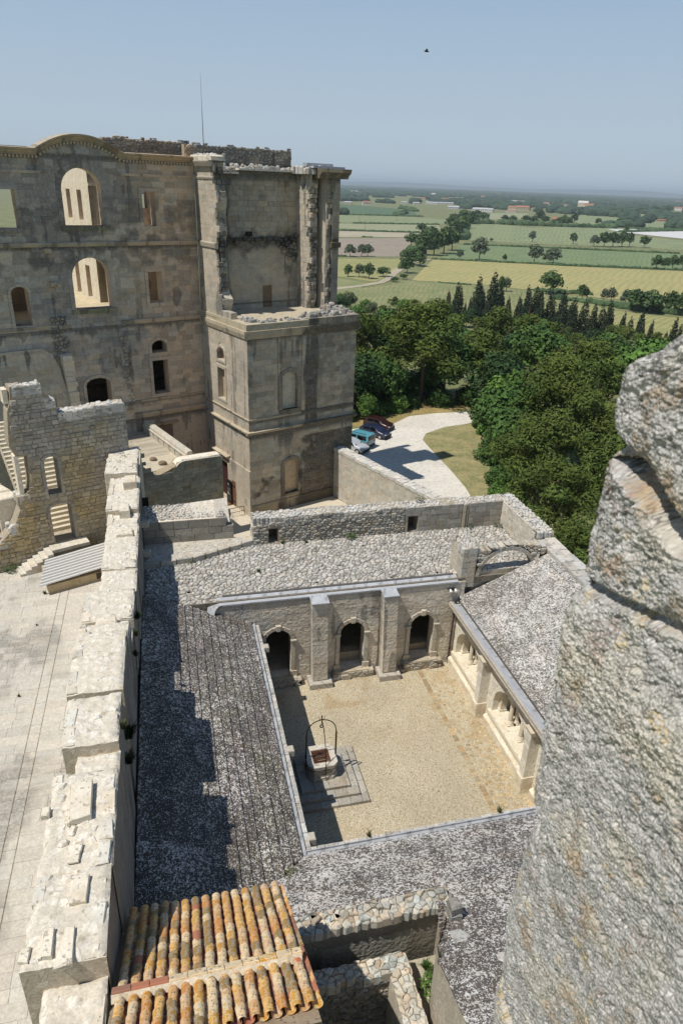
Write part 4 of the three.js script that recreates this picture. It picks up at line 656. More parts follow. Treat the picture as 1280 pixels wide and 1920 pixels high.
// ---------------------------------------------------------------- terracotta roof in the foreground
{
  R = mulberry(101);
  const G = thing('tiled_roof', 'small roof of orange lichened barrel tiles beside the church wall, bottom of the view', 'roof');
  const TXT = textures(512, 512, (u, v) => { const q = cells(u * 9, v * 9, 9), q2 = cells(u * 21, v * 21, 21), n = fbm(u * 10, v * 10, 4, 10), g = vn(u * 90, v * 90, 90); let c = mixc([.60, .53, .42], [.82, .74, .60], n); c = mixc(c, [.62, .38, .07], sstep(.46, .56, n + .18 * (q[2] - .5)) * .85); if (q[2] > .5) c = mixc(c, [.60, .36, .06], .85 * sstep(.4, .24, q[0])); if (q2[2] > .75) c = mixc(c, [.20, .19, .17], .8 * sstep(.38, .2, q2[0])); if (q2[2] < .14) c = mixc(c, [.85, .80, .68], .8 * sstep(.35, .2, q2[0])); const k = .82 + .36 * g; return [c[0] * k, c[1] * k, c[2] * k, .4 + .3 * n + .3 * (g - .5)]; });
  const cols = [[.95, .78, .50], [.85, .62, .38], [.88, .66, .40], [.90, .86, .72], [.50, .47, .43], [.95, .70, .34], [.90, .60, .40], [1.0, .92, .74], [.55, .50, .45], [.88, .74, .58]];
  const TXU = textures(256, 256, (u, v) => { const n = fbm(u * 8, v * 8, 4, 8), g = vn(u * 60, v * 60, 60), q = cells(u * 10, v * 10, 10); let c = mixc([.62, .50, .38], [.84, .74, .60], n); if (q[2] > .72) c = mixc(c, [.58, .36, .08], .8 * sstep(.4, .2, q[0])); if (q[2] < .2) c = mixc(c, [.24, .22, .20], .8 * sstep(.45, .2, q[0])); const k = .8 + .36 * g; return [c[0] * k, c[1] * k, c[2] * k, n]; });
  const ms = cols.map((c, i) => mat(i % 2 ? TXU : TXT, .9, .9, { color: c, bump: .01 })), fresh = plain(.52, .15, .06, { rough: .8 }), clay = [[.42, .17, .10], [.30, .15, .10]].map((c) => plain(...c));
  // half barrel, wider at its lower (far) end: length along -z
  const barrel = (r0, r1, L, up, seed) => { const g = new MB(), n = 9, st = 4, th = .016; const P = (k, s, o) => { const a = Math.PI * k / n, t = s / st, r = lerp(r0, r1, t) + o; const wob = .004 * (vn(k * .8 + seed, s * 1.3) - .5); return [-Math.cos(a) * (r + wob), (up ? Math.sin(a) : -Math.sin(a)) * (r * .82 + wob), -t * L]; }; for (let s = 0; s < st; s++) for (let k = 0; k < n; k++) { const U = (k, s) => [k * .045 + seed * .37, s * L / st + seed * .61]; g.face([P(k, s, 0), P(k + 1, s, 0), P(k + 1, s + 1, 0), P(k, s + 1, 0)], [U(k, s), U(k + 1, s), U(k + 1, s + 1), U(k, s + 1)]); } for (let k = 0; k < n; k++) { g.face([P(k, st, 0), P(k + 1, st, 0), P(k + 1, st, -th), P(k, st, -th)], [[0, 0], [.05, 0], [.05, .02], [0, .02]]); } return g.geo(); };
  const cover = [0, 1, 2, 3].map((s) => barrel(.078, .098, .44, true, s * 3.7 + 1)), pan = [0, 1].map((s) => barrel(.10, .085, .44, false, s * 5.1 + 2));
  const z0 = -11.62, y0 = 8.0, slope = .62, a = Math.atan(slope), nrow = 15, step = .345;
  const bed = new MB(); { const L = nrow * step + .5; const p = (x, s, d) => [x, y0 + s * Math.sin(a) - d, z0 + s * Math.cos(a)]; bed.face([p(-1.9, 0, .12), p(1.78, 0, .12), p(1.78, L, .12), p(-1.9, L, .12)], [[0, 0], [3.6, 0], [3.6, L], [0, L]], [.6, .5, .4]); bed.face([p(1.78, 0, .12), p(1.78, L, .12), p(1.78, L, .9), p(1.78, 0, .9)], [[0, 0], [L, 0], [L, .8], [0, .8]], [.8, .75, .65]); bed.face([p(-1.9, 0, .12), p(1.78, 0, .12), p(1.78, 0, .4), p(-1.9, 0, .4)], [[0, 0], [3.6, 0], [3.6, .3], [0, .3]], [.7, .62, .5]); mesh('roof_deck', bed, M_STONE, G); }
  const wall = new MB(); wall.box(FZ(0, 0, 0), -1.9, 1.62, 2, 7.8, -11.4, -11.0, [.55, .5, .44]); mesh('shed_wall', wall, M_STONE, G); mesh('shed_side', new MB().box(FZ(0, 0, 0), 1.3, 1.62, 2, 7.7, -11.0, -6.5, [.55, .5, .44]), M_STONE, G);
  const ncol = 15, dx = 3.62 / ncol; let orange = false;
  for (let c = 0; c < ncol; c++) {
    const x = -1.78 + dx * (c + .25) + rr(-.008, .008);
    for (let r = 0; r < nrow; r++) {
      if (r === 9 && true) { /* the mortared row of flat tiles crosses here */ }
      const s = r * step + rr(-.015, .015) + (c < 4 ? -.12 : 0), o = mesh('cover_tile', pick(cover), pick(ms), G); if (R() < .035) o.material = pick(clay);
      if (c === ncol - 1 && r === 10) o.material = fresh;
      o.position.set(x + rr(-.006, .006), y0 + (s + .44) * Math.sin(a) + .02, z0 + (s + .44) * Math.cos(a)); o.rotation.set(-a + rr(-.02, .02) - .03, rr(-.025, .025), rr(-.05, .05));
      const p = mesh('pan_tile', pick(pan), R() < .4 ? pick(ms) : pick(clay), G); p.position.set(x + dx / 2, y0 + (s + .44) * Math.sin(a) + .012, z0 + (s + .44) * Math.cos(a)); p.rotation.set(-a - .03, rr(-.02, .02), 0);
    }
  }
  // mortared row of flat tiles
  const sr = 3.62, P = (x, d, n) => [x, y0 + (sr + d) * Math.sin(a) + n * Math.cos(a), z0 + (sr + d) * Math.cos(a) - n * Math.sin(a)], fr = frame(P(0, 0, 0), [1, 0, 0], [0, Math.sin(a), Math.cos(a)], [0, Math.cos(a), -Math.sin(a)]);
  for (let k = 0, x = -1.88; x < 1.74; k++) { const w = rr(.3, .38), b = Math.min(1.78, x + w), m = x < -1.1 ? pick(clay) : pick([ms[0], ms[3], ms[7], ms[9]]); mesh('flat_tile', new MB().stone(fr, [[x + .004, -.09], [b - .004, -.09], [b - .004, .1], [x + .004, .1]], -.06, .165 + rr(-.008, .008), .012), m, G); x = b; }
  mesh('mortar_bed', new MB().sweep(fr, -1.88, 1.76, [[-.13, -.02], [-.11, .12], [.11, .12], [.15, -.02]], [1, .95, .85]), M_RUBBLE, G);
}
// ---------------------------------------------------------------- foreground merlon of the tower: rough stone, metres to the right of the viewer
{
  const ED = [[-0.0, -.70], [-.1, -.88], [-0.16, -1.0], [-0.2, -1.091], [-0.222, -1.139], [-0.238, -1.168], [-0.278, -1.211], [-0.309, -1.273], [-0.333, -1.304], [-0.359, -1.317], [-0.407, -1.317], [-0.451, -1.316], [-0.476, -1.308], [-0.485, -1.277], [-0.51, -1.277], [-0.538, -1.302], [-0.594, -1.309], [-0.649, -1.311], [-0.729, -1.315], [-0.794, -1.313], [-0.857, -1.304], [-0.911, -1.309], [-0.981, -1.313], [-1.047, -1.312], [-1.123, -1.31], [-1.223, -1.312], [-1.326, -1.312], [-1.425, -1.302], [-1.519, -1.294], [-1.574, -1.286], [-1.582, -1.258], [-1.593, -1.235], [-1.664, -1.251], [-1.782, -1.275], [-1.882, -1.279], [-1.98, -1.278], [-2.088, -1.283], [-2.186, -1.276], [-2.293, -1.256], [-2.354, -1.249], [-2.479, -1.262], [-2.6, -1.243], [-2.757, -1.223], [-3.0, -1.207]];
  const edge = (y) => { let k = 0; while (k < ED.length - 2 && y < ED[k + 1][0]) k++; const a = ED[k], b = ED[k + 1]; return lerp(a[1], b[1], clamp((y - a[0]) / (b[0] - a[0]))); };
  const X = .93, NR = 620, NC = 190, NB = 26, y0 = 0, y1 = -2.95, zr = -.12, pos = [], uv = [], col = [], idx = [];
  // relief of the face at (z, y): lumps, pits, joints
  const relief = (z, y) => {
    const a = fbm(z * 5, y * 5, 3) - .5, b = fbm(z * 24 + 5, y * 30, 3) - .5, c = vn(z * 75, y * 95) - .5, d = vn(z * 150 + 3, y * 190) - .5, band = sstep(-.84, -.94, y + (z + 1.3) * .16), fine = sstep(-1.0, -1.7, y + .2 * (fbm(z * 3, y * 3, 2) - .5));
    const g1 = cells(z * 95 + 9 * a, y * 66), g2 = cells(z * 150 + 5, y * 120); let h = .030 * a + lerp(.014, .008, fine) * b + .004 * c - lerp(.010, .003, fine) * g1[0] - lerp(.005, .005, fine) * g2[0] - .010 * sstep(.75, .95, g1[2]) * sstep(.6, .2, g1[0]);
    const j1 = Math.abs(y + .50 + (z + 1.28) * .34 + .05 * a); h -= .075 * sstep(.045, .0, j1) * sstep(-.92, -1.05, z);
    const j2 = Math.abs(y + .86 - (z + 1.31) * .20 + .04 * a); h -= .035 * sstep(.022, .0, j2);
    const j3 = Math.abs(y + 1.585 + (z + 1.25) * 1.1 + .03 * a); h -= .05 * sstep(.02, .0, j3) * sstep(-1.12, -1.2, z);
    const j4 = Math.abs(y + 2.33 + (z + 1.25) * .55 + .04 * b); h -= .05 * sstep(.03, .0, j4) * sstep(-1.0, -1.18, z);
    return h + .02 * sstep(.02, -.02, y + .9 - (z + 1.31) * .2) * band;
  };
  for (let i = 0; i <= NR; i++) {
    const y = lerp(y0, y1, i / NR), ze = edge(y) ;
    for (let j = -NB; j <= NC; j++) {
      let x, z, h;
      if (j < 0) { const t = -j / NB; z = ze - .035 * Math.sin(Math.min(1, t * 2.2) * Math.PI / 2) + .03; x = X + .03 + t * t * .62; h = relief(z - t * .6, y) * .8; z -= h; }
      else { const t = j / NC; z = lerp(ze, zr, Math.pow(t, 1.15)); const rnd = .045 * Math.pow(1 - clamp((z - ze) / .10), 2); h = relief(z, y); x = X + rnd - h; z += j === 0 ? 0 : 0; if (j < 8) z = lerp(ze + .03 - relief(z, y) * .6, z, j / 8); }
      pos.push(x, y + 24, z); uv.push(j < 0 ? z + x : z, y);
    }
  }
  const W = NC + NB + 1; for (let i = 0; i < NR; i++) for (let j = 0; j < W - 1; j++) { const a = i * W + j; idx.push(a, a + W, a + 1, a + 1, a + W, a + W + 1); }
  // top cap and back
  const g = new THREE.BufferGeometry(); g.setAttribute('position', new THREE.Float32BufferAttribute(pos, 3)); g.setAttribute('uv', new THREE.Float32BufferAttribute(uv, 2)); g.setIndex(idx); g.computeVertexNormals();
  const TXM = textures(1024, 2048, (u, v) => {
    const z = u * 1.6, y = v * 3.2, n = fbm(z * 7, y * 7, 4), w = .5 * fbm(z * 20, y * 20, 2), g1 = cells(z * 150 + w, y * 105 + w), g2 = cells(z * 250, y * 185), f = .5 * fbm(z * 40, y * 50, 3) + .3 * (1 - g1[0]) * (.4 + g1[2]) + .2 * g2[2], q = 1 - g2[0], dk = sstep(.50, .70, fbm(z * 30 + 9, y * 38, 3)) * sstep(.25, .5, g1[0]), up = sstep(2.3, 2.42, y);
    let c = mixc([.27, .262, .25], [.64, .62, .585], clamp(f * 1.35 - .17)); c = mixc(c, [.52, .47, .36], .5 * sstep(.5, .7, n)); c = mixc(c, [.62, .57, .46], .55 * sstep(.16, .0, Math.abs(y - 2.22 + .1 * n))); c = mixc(c, [.10, .095, .085], (.6 + .25 * up) * dk * sstep(.3, .55, q)); c = mixc(c, [.74, .72, .68], .5 * sstep(.72, .86, g1[2]) * sstep(.5, .2, g1[0]));
    c = mixc(c, [.33, .20, .07], .55 * sstep(.62, .74, fbm(z * 9 + 21, y * 9, 4)) * sstep(.3, .7, g1[2] * .6 + f * .6)); c = mixc(c, [.58, .42, .16], .55 * sstep(.66, .76, fbm(z * 13 + 61, y * 13, 3)) * sstep(.25, .7, g1[2])); c = mixc(c, [.30, .13, .07], .4 * sstep(.68, .76, fbm(z * 16 + 91, y * 14, 3)) * sstep(.3, .7, g2[2]));
    return [c[0], c[1], c[2], .55 * (1 - g1[0]) + .25 * f + .2 * q];
  });
  const t = thing('tower_merlon', 'close rough weathered stone merlon of the tower at the right edge', 'merlon'); mesh('stone_face', g, mat(TXM, 1.6, 3.2, { bump: .010 }), t);
  const bk = new MB(); bk.box(FZ(0, 24, 0), 1.05, 1.6, -3, -.35, -1.2, -.1); mesh('stone_body', bk, M_ROUGH, t); mesh('tower_shaft', new MB().box(FZ(0, 0, 0), .98, 6, -2, 21.05, -1.15, 6, [.8, .78, .72]), M_STONE, t);
}
// ---------------------------------------------------------------- the ruined monastery: main wing and corner pavilion, turned 22 degrees to the cloister
const MPOS = [6.68, 0, -59.28], MTURN = THREE.MathUtils.degToRad(22);
const toM = (u, y, w) => [MPOS[0] + u * Math.cos(MTURN) - w * Math.sin(MTURN), y, MPOS[2] - u * Math.sin(MTURN) - w * Math.cos(MTURN)];
const WD = 8.79;
{
  R = mulberry(111);
  const G = thing('monastery_wing', 'tall grey roofless monastery front with arched windows and curved pediment', 'building', undefined, MPOS, MTURN);
  const f = FZ(0, 0, -WD), H = [{ x0: -11.3, x1: -8.14, y0: 20.12, y1: 24.36, spring: 22.78 }, { x0: -11.3, x1: -8.16, y0: 13.6, y1: 17.7, spring: 16.2 }, { x0: -4.82, x1: -3.7, y0: 20.1, y1: 22.77 }, { x0: -4.84, x1: -3.6, y0: 13.77, y1: 16.4 }, { x0: -16.3, x1: -14.78, y0: 19.97, y1: 22.7 }, { x0: -16.2, x1: -14.9, y0: 12.62, y1: 15.67, spring: 15.15 }, { x0: -5.04, x1: -3.58, y0: 9.35, y1: 10.45, spring: 9.88 }, { x0: -5.09, x1: -3.6, y0: 5.5, y1: 8.64 }, { x0: -11.27, x1: -9.14, y0: 2.6, y1: 7.68, spring: 7.1 }];
  const ped = (u) => { const t = (u + 9.6) / 3.25; return Math.abs(t) < 1 ? 25.15 + 1.12 * Math.pow(Math.cos(t * Math.PI / 2), .85) : 25.15; };
  const ol = [[-31, -5], [0, -5]]; for (let u = 0; u >= -31; u -= .25) ol.push([u, ped(u)]);
  mesh('wall_core', wallBody(f, ol, H, 1.1, .04), M_FAC, G);
  const sur = [.42, .38, .3, .3, .3, .26, .3, .3, .3];
  setStones(G, f, courses({ u0: -18.5, u1: -.0, v0: 3.95, v1: 26.4, ch: [.40, .48], len: [.6, 1.25], holes: H.map((h, k) => grown(h, sur[k], .0)), keep: (u, v) => v < ped(u) - .1 }), M_FAC, { d0: -.1, d1: 0, dv: .007, bev: .008, gap: .008, tint: warmth(.72, 1.14, .06), name: 'stone', limit: 300, weight: (u, v) => u > -17.2 && v > 5 ? 1 : .2 });
  mesh('wall_beyond', new MB().box(f, -31, -18.5, 2, 25.1, -.06, 0), M_FAC, G);
  H.forEach((h, k) => {
    const w = new THREE.Group(); w.name = k === 8 ? 'doorway' : 'window'; G.add(w);
    setStones(w, f, surround(f, h, sur[k], 0, 0, { n: k < 2 ? 15 : 7, block: .62, sill: k > 1 && k < 8 ? .28 : 0 }), M_FAC, { d0: -.2, d1: .07, dv: .004, bev: .02, gap: .006, tint: warmth(.85, 1.08, .03), name: 'frame_stone' });
    if (k < 2) { setStones(w, f, surround(f, { ...h, y0: h.spring - (k ? 1.2 : 2.2) }, sur[k] + .5, 0, 0, { n: 15 }).filter((q) => Math.min(...q.map((p) => p[1])) > h.spring - .01 || true).map((q) => q), M_FAC, { d0: -.1, d1: .025, dv: .003, bev: .015, gap: .006, tint: warmth(.8, 1.02, .03), name: 'outer_band', limit: 0 }); mesh('sill', new MB().box(f, h.x0 - .3, h.x1 + .3, h.y0 - .36, h.y0, -1, .14, [.7, .72, .55]), M_FAC, w); }
  });
  // cornice with dentils, rising over the pediment
  const prof = [[-.05, -.9], [-.05, .06], [.08, .1], [.12, .3], [.22, .36], [.3, .58], [.42, .62], [.44, .3], [.5, -.9]];
  for (const [a, b] of [[-31, -12.85], [-6.35, .35]]) { mesh('cornice', new MB().sweep(frame([0, 25.15, -WD], [1, 0, 0], [0, 1, 0], [0, 0, 1]), a, b, prof, [.95, .9, .8]), M_FAC, G); }
  const arcg = new MB(), den = new MB(), N = 28; let prev = null;
  for (let k = 0; k <= N; k++) { const u = lerp(-12.85, -6.35, k / N), y = ped(u), e = .02, s = (ped(u + e) - ped(u - e)) / (2 * e), l = Math.hypot(1, s), n = [-s / l, 1 / l], row = prof.map(([v, d]) => [u + n[0] * v, y + n[1] * v, -WD + d]); if (prev) for (let i = 0; i < row.length; i++) { const j = (i + 1) % row.length; arcg.face([prev[i], row[i], row[j], prev[j]], [[u, i * .2], [u + .2, i * .2], [u + .2, i * .2 + .2], [u, i * .2 + .2]], [.95, .9, .8]); } prev = row; }
  mesh('pediment_cornice', arcg, M_FAC, G);
  for (let u = -18; u < .2; u += .27) { const y = ped(u), s = (ped(u + .02) - ped(u - .02)) / .04, l = Math.hypot(1, s), fd = frame([u, y - .05, -WD], [1 / l, s / l, 0], [-s / l, 1 / l, 0], [0, 0, 1]); den.box(fd, -.075, .075, -.2, -.02, 0, .16, [.95, .92, .85]); }
  mesh('dentils', den, M_FAC, G).userData.kind = 'stuff';
  mesh('frieze_band', new MB().sweep(f, -31, -12.2, [[23.86, 0], [23.86, .05], [23.95, .1], [24.05, .1], [24.05, 0]]), M_FAC, G); mesh('frieze_band', new MB().sweep(f, -7.0, .0, [[23.9, 0], [23.9, .05], [24, .1], [24.1, .1], [24.1, 0]]), M_FAC, G);
  const ledge = (y0, y1, d, a, b) => mesh('string_course', new MB().sweep(f, a, b, [[y0, 0], [y0, d * .5], [y0 + (y1 - y0) * .6, d], [y1, d], [y1 + .03, 0]], [.92, .9, .84]), M_FAC, G);
  ledge(18.58, 18.9, .2, -31, 0); ledge(12.1, 12.45, .16, -7.6, 0); ledge(12.25, 12.5, .14, -31, -13); ledge(4.95, 5.12, .12, -7, 0); ledge(3.45, 3.95, .28, -7.2, 0);
  // broken stubs: vertical toothing left by a lost wall, corbels
  setStones(G, f, rubble({ u0: -7.95, u1: -7.1, v0: 4.2, v1: 12.3, cs: .3, sx: 1.2, keep: (u, v) => Math.abs(u + 7.5 + .25 * Math.sin(v * 2)) < .33 }), M_FAC, { d0: -.05, d1: .1, dv: .06, bev: .05, gap: .04, tilt: .2, name: 'toothing_stone', limit: 50, tint: warmth(.6, 1.1, .06) });
  setStones(G, f, rubble({ u0: -13.6, u1: -12.2, v0: 9.6, v1: 13.2, cs: .32, keep: (u, v) => u < -12.4 + .3 * Math.sin(v * 3) }), M_FAC, { d0: -.05, d1: .16, dv: .08, bev: .06, gap: .04, tilt: .3, name: 'toothing_stone', limit: 30, tint: warmth(.5, .9, .06) });
  for (const [u, y] of [[-13, 18.15], [-12.9, 15.6], [-12.6, 15.5]]) mesh('corbel', new MB().stone(frame([u, y, -WD], [1, 0, 0], [0, 0, 1], [0, 1, 0]), [[-.28, 0], [.28, 0], [.24, .4], [-.24, .4]], 0, .34, .05, [.9, .86, .78]), M_FAC, G);
  // remains of a vaulted room against the wall: curved web, its broken edge with sunlight put in as bright tint
  mesh('vault_backing', wallBody(FZ(0, 0, -WD + .3), [[-31, 2], [-12.6, 2], [-12.75, 4.5], [-13.0, 7], [-13.35, 9], [-13.8, 10.2], [-14.6, 10.75], [-31, 10.45]], [{ x0: -15.0, x1: -14.0, y0: 4.8, y1: 6.4 }], .34), M_FAC, G);
  setStones(G, FZ(0, 0, -WD + .3), courses({ u0: -18, u1: -12.8, v0: 3.2, v1: 10.6, ch: [.40, .5], len: [.7, 1.3], holes: [{ x0: -15.0, x1: -14.0, y0: 4.8, y1: 6.4 }], keep: (u, v, a, b) => b < -12.75 - .0 - 1.3 * sstep(6.5, 10.6, v) }), M_FAC, { d0: -.05, d1: .02, dv: .006, bev: .01, gap: .01, tint: warmth(.8, 1.1, .06), name: 'backing_stone', limit: 60 });
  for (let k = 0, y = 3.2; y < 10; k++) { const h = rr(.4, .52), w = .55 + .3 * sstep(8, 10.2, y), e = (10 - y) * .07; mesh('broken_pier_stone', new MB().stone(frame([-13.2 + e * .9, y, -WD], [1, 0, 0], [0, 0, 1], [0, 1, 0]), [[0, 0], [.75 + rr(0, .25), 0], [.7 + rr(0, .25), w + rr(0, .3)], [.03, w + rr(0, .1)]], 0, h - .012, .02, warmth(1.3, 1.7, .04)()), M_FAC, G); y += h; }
  // attic wall of rubble behind the cornice
  const fa = FZ(0, 0, -WD - 3.2), fa2 = FZ(0, 0, -WD - .1), at = (u) => 26.85 + .08 * Math.sin(u * 2.1) + .05 * Math.sin(u * 5.3);
  const fh = { x0: 6.8, x1: 7.2, y0: 0, y1: 0 }; mesh('attic_core', new MB().box(fa, -6.6, 1.2, 24.2, 26.75, -.7, -.05, [.7, .68, .6]), M_FAC, G); mesh('attic_core', new MB().box(fa2, -.7, 9.9, 24.2, 26.5, -.6, -.05, [.7, .68, .6]), M_FAC, G);
  setStones(G, fa, rubble({ u0: -6.6, u1: 1.2, v0: 24.6, v1: 26.95, cs: .24, sx: 1.5, jit: .7, keep: (u, v) => v < at(u) }), M_FAC, { d0: -.1, d1: .03, dv: .025, bev: .04, gap: .04, tilt: .15, name: 'attic_stone', limit: 100, tint: warmth(.55, 1.05, .07) }); setStones(G, fa2, rubble({ u0: -.7, u1: 9.9, v0: 24.6, v1: 26.7, cs: .24, sx: 1.5, jit: .7, keep: (u, v) => v < at(u) - .28 }), M_FAC, { d0: -.1, d1: .03, dv: .025, bev: .04, gap: .04, tilt: .15, name: 'attic_stone', limit: 100, tint: warmth(.55, 1.05, .07) });
  mesh('attic_end', new MB().box(fa, -31, -12.6, 24.2, 25.75, -.7, -.05, [.5, .5, .4]), M_FAC, G);
  // inside: floor slab, sunlit cross wall, shaded end wall, dark rooms below
  const wood = plain(.20, .08, .045), pale = stoneMat({ color: [1.15, 1.12, 1.05] });
  mesh('upper_floor', new MB().box(FY(0, 0, 0), -30, 1.4, WD + 1.0, 40, 12.5, 12.9, [.95, .88, .7]), M_STONE, G);
  const Hi = []; for (const w of [18.2, 21.6, 25.2]) for (const [y, h] of [[13.0, 3.0], [17.6, 1.4], [20, 2.6]]) Hi.push({ x0: -w - 1.3, x1: -w, y0: y, y1: y + h });
  mesh('cross_wall', wallBody(FX(-6.95, 0, 0), [[-40, 12.9], [-16, 12.9], [-16, 24.6], [-40, 24.6]], Hi, .8), pale, G);
  for (const h of Hi) mesh('shutter', new MB().box(FX(-6.95, 0, 0), h.x0, h.x1, h.y0, h.y1, -.55, -.45), wood, G);
  mesh('end_wall', wallBody(FZ(0, 0, -16), [[-6.93, 12.9], [1.4, 12.9], [1.4, 24.4], [-6.93, 24.4]], [{ x0: -2.3, x1: -1.55, y0: 21.2, y1: 23.4 }], .8), M_FAC, G); mesh('end_cornice', new MB().sweep(FZ(0, 0, -16), -6.95, -4.8, [[23.0, 0], [23.0, .15], [23.2, .2], [23.2, 0]]), pale, G);
  mesh('unseen_room_back', new MB().box(FZ(0, 0, -16), -30, 1, -5, 12.5, -.5, 0, [.5, .45, .4]), M_FAC, G); mesh('unseen_room_side', new MB().box(FZ(0, 0, 0), -20.5, -20, -5, 12.5, -16, -WD - 1.1), M_FAC, G); mesh('unseen_room_side', new MB().box(FZ(0, 0, 0), -.2, .3, -5, 12.5, -16, -WD - 1.1), M_FAC, G);  // unseen walls, placed to keep the lower windows dark
  mesh('unseen_shade_slab', new MB().box(FY(0, 0, 0), -6.4, 1.4, WD + 1.0, 16, 17.3, 17.6), M_FAC, G); mesh('unseen_dark_back', new MB().box(FZ(0, 0, -14), -19, -13, 12.9, 16.6, -.4, 0, [.5, .45, .4]), M_FAC, G); mesh('unseen_dark_roof', new MB().box(FY(0, 0, 0), -19, -13, WD + 1, 14, 16.6, 16.9), M_FAC, G);  // unseen slabs and back wall, placed to darken the windows before them
  mesh('lower_doorway', new MB().box(f, -5.4, -3.6, .6, 2.4, -.1, .04, [.35, .3, .26]).sweep(f, -6, -3, [[2.45, 0], [2.45, .18], [2.6, .25], [2.7, .25], [2.7, 0]], [.7, .65, .55]), M_FAC, G);
}
{
  R = mulberry(121);
  const G = thing('corner_pavilion', 'square stained corner pavilion with blind niches and a broken open upper storey', 'building', undefined, MPOS, MTURN);
  const f = FZ(0, 0, 0), BW = 11.6, N = [{ x0: 3.48, x1: 5.07, y0: 5.03, y1: 8.5, spring: 7.95 }, { x0: 3.72, x1: 5.26, y0: -3.4, y1: -.02, spring: -.5 }];
  mesh('front_core', wallBody(f, [[.02, -5.5], [BW - .02, -5.5], [BW - .02, 12.1], [.02, 12.1]], N, .9, .04), M_BLK, G);
  setStones(G, f, courses({ u0: 0, u1: BW, v0: -4.9, v1: 11.7, ch: [.42, .5], len: [.6, 1.2], holes: N.map((h) => grown(h, .4)) }), M_BLK, { d0: -.1, d1: 0, dv: .006, bev: .008, gap: .007, tint: warmth(.76, 1.14, .06), name: 'stone', limit: 260, weight: (u, v) => v > -2.5 ? 1 : .3 });
  N.forEach((h, k) => { const w = new THREE.Group(); w.name = 'blind_window'; G.add(w); setStones(w, f, surround(f, h, .4, 0, 0, { n: 7, block: .7 }), M_BLK, { d0: -.2, d1: .08, dv: .004, bev: .025, gap: .006, tint: warmth(.55, .7, .03), name: 'frame_stone' }); mesh('infill', new MB().box(f, h.x0 - .05, h.x1 + .05, h.y0 - .05, h.y1 + .05, -.5, -.3, k ? [.95, .78, .6] : [1.05, 1.0, .92]), M_STONE, w); mesh('sill', new MB().box(f, h.x0 - .3, h.x1 + .3, h.y0 - .22, h.y0, -.3, .12, [.5, .48, .42]), M_BLK, w); });
  for (const [a, b] of [[.25, 2.6], [6.2, 11.3]]) ;
  // long shallow panels framing the niche
  for (const [a, b, c, d] of [[3.0, 3.06, 4.6, 11.6], [5.5, 5.56, 4.6, 11.6]]) mesh('panel_strip', new MB().box(f, a, b, c, d, -.02, .025, [.7, .66, .6]), M_BLK, G);
  // side towards the church court, in the sun
  const s = frame([0, 0, -WD], [0, 0, 1], [0, 1, 0], [-1, 0, 0]), SH = [{ x0: 3.02, x1: 4.5, y0: 8.95, y1: 10.12, spring: 9.6 }, { x0: 3.04, x1: 4.45, y0: 5.3, y1: 8.22 }, { x0: 1.7, x1: 4.36, y0: -5, y1: -.95 }];
  mesh('side_core', wallBody(s, [[.02, -5.5], [WD - .02, -5.5], [WD - .02, 12.1], [.02, 12.1]], SH, .8, .04), M_SIDE, G);
  setStones(G, s, courses({ u0: .02, u1: WD, v0: -4.95, v1: 11.7, ch: [.42, .5], len: [.6, 1.2], holes: SH.map((h, k) => grown(h, k < 2 ? .26 : .3)) }), M_SIDE, { d0: -.1, d1: 0, dv: .006, bev: .008, gap: .007, tint: warmth(.92, 1.08, .03), name: 'side_stone', limit: 200 });
  SH.forEach((h, k) => { const w = new THREE.Group(); w.name = k === 2 ? 'doorway' : 'side_window'; G.add(w); setStones(w, s, surround(s, h, k === 2 ? .3 : .26, 0, 0, { n: 7, block: .7, sill: k < 2 ? .22 : 0 }), M_SIDE, { d0: -.2, d1: .06, bev: .02, gap: .006, tint: warmth(.9, 1.05, .03), name: 'frame_stone' }); mesh('infill', new MB().box(s, h.x0 - .1, h.x1 + .1, h.y0 - .1, h.y1 + .1, -.7, -.45), k === 2 ? M_DOOR : k ? stoneMat({ color: [.75, .62, .44] }) : stoneMat({ color: [.6, .42, .32] }), w); });
  mesh('door_hood', new MB().sweep(s, 1.2, 4.95, [[-.5, 0], [-.5, .12], [-.32, .22], [-.2, .42], [-.08, .46], [-.02, 0]], [1, .96, .9]), M_SIDE, G);
  mesh('right_side', new MB().box(FZ(0, 0, 0), BW - .6, BW, -5.5, 12.1, -4.6, -.9), M_BLK, G); mesh('back_wall', new MB().box(FZ(0, 0, 0), 0, 8, -5.5, 12.1, -WD - .5, -WD), M_BLK, G);
  // ledges carried round both faces
  const ring = (y0, y1, d, nm, c) => { const p = [[y0, -.05], [y0, d * .5], [y0 + (y1 - y0) * .55, d], [y1, d], [y1 + .04, -.05]]; mesh(nm, new MB().sweep(f, -d, BW + d, p, c), M_BLK, G); mesh(nm, new MB().sweep(s, 0, WD + d - .02, p, c), M_SIDE, G); };
  ring(11.72, 12.4, .2, 'cornice', [.95, .92, .84]); ring(4.42, 4.6, .08, 'sill_band', [.9, .86, .8]); ring(3.2, 3.46, .3, 'string_course', [.95, .92, .85]); mesh('string_skirt', new MB().box(f, .005, BW, 2.75, 3.2, -.05, .03), M_BLK, G); mesh('plinth_side', new MB().box(s, 4.7, WD + .12, -5.2, -.3, -.05, .12), M_SIDE, G); mesh('plinth_front', new MB().box(f, -.115, BW + .1, -5.2, -3.9, -.05, .1, [.7, .68, .6]), M_BLK, G);
  // remaining parapet course on the right half, broken rubble elsewhere
  setStones(G, f, courses({ u0: 6.15, u1: 11.75, v0: 12.42, v1: 13.05, ch: [.6, .64], len: [.8, 1.3] }), M_BLK, { d0: -.7, d1: .14, dv: .008, bev: .02, gap: .01, tint: warmth(.7, .9, .03), name: 'parapet_block' });
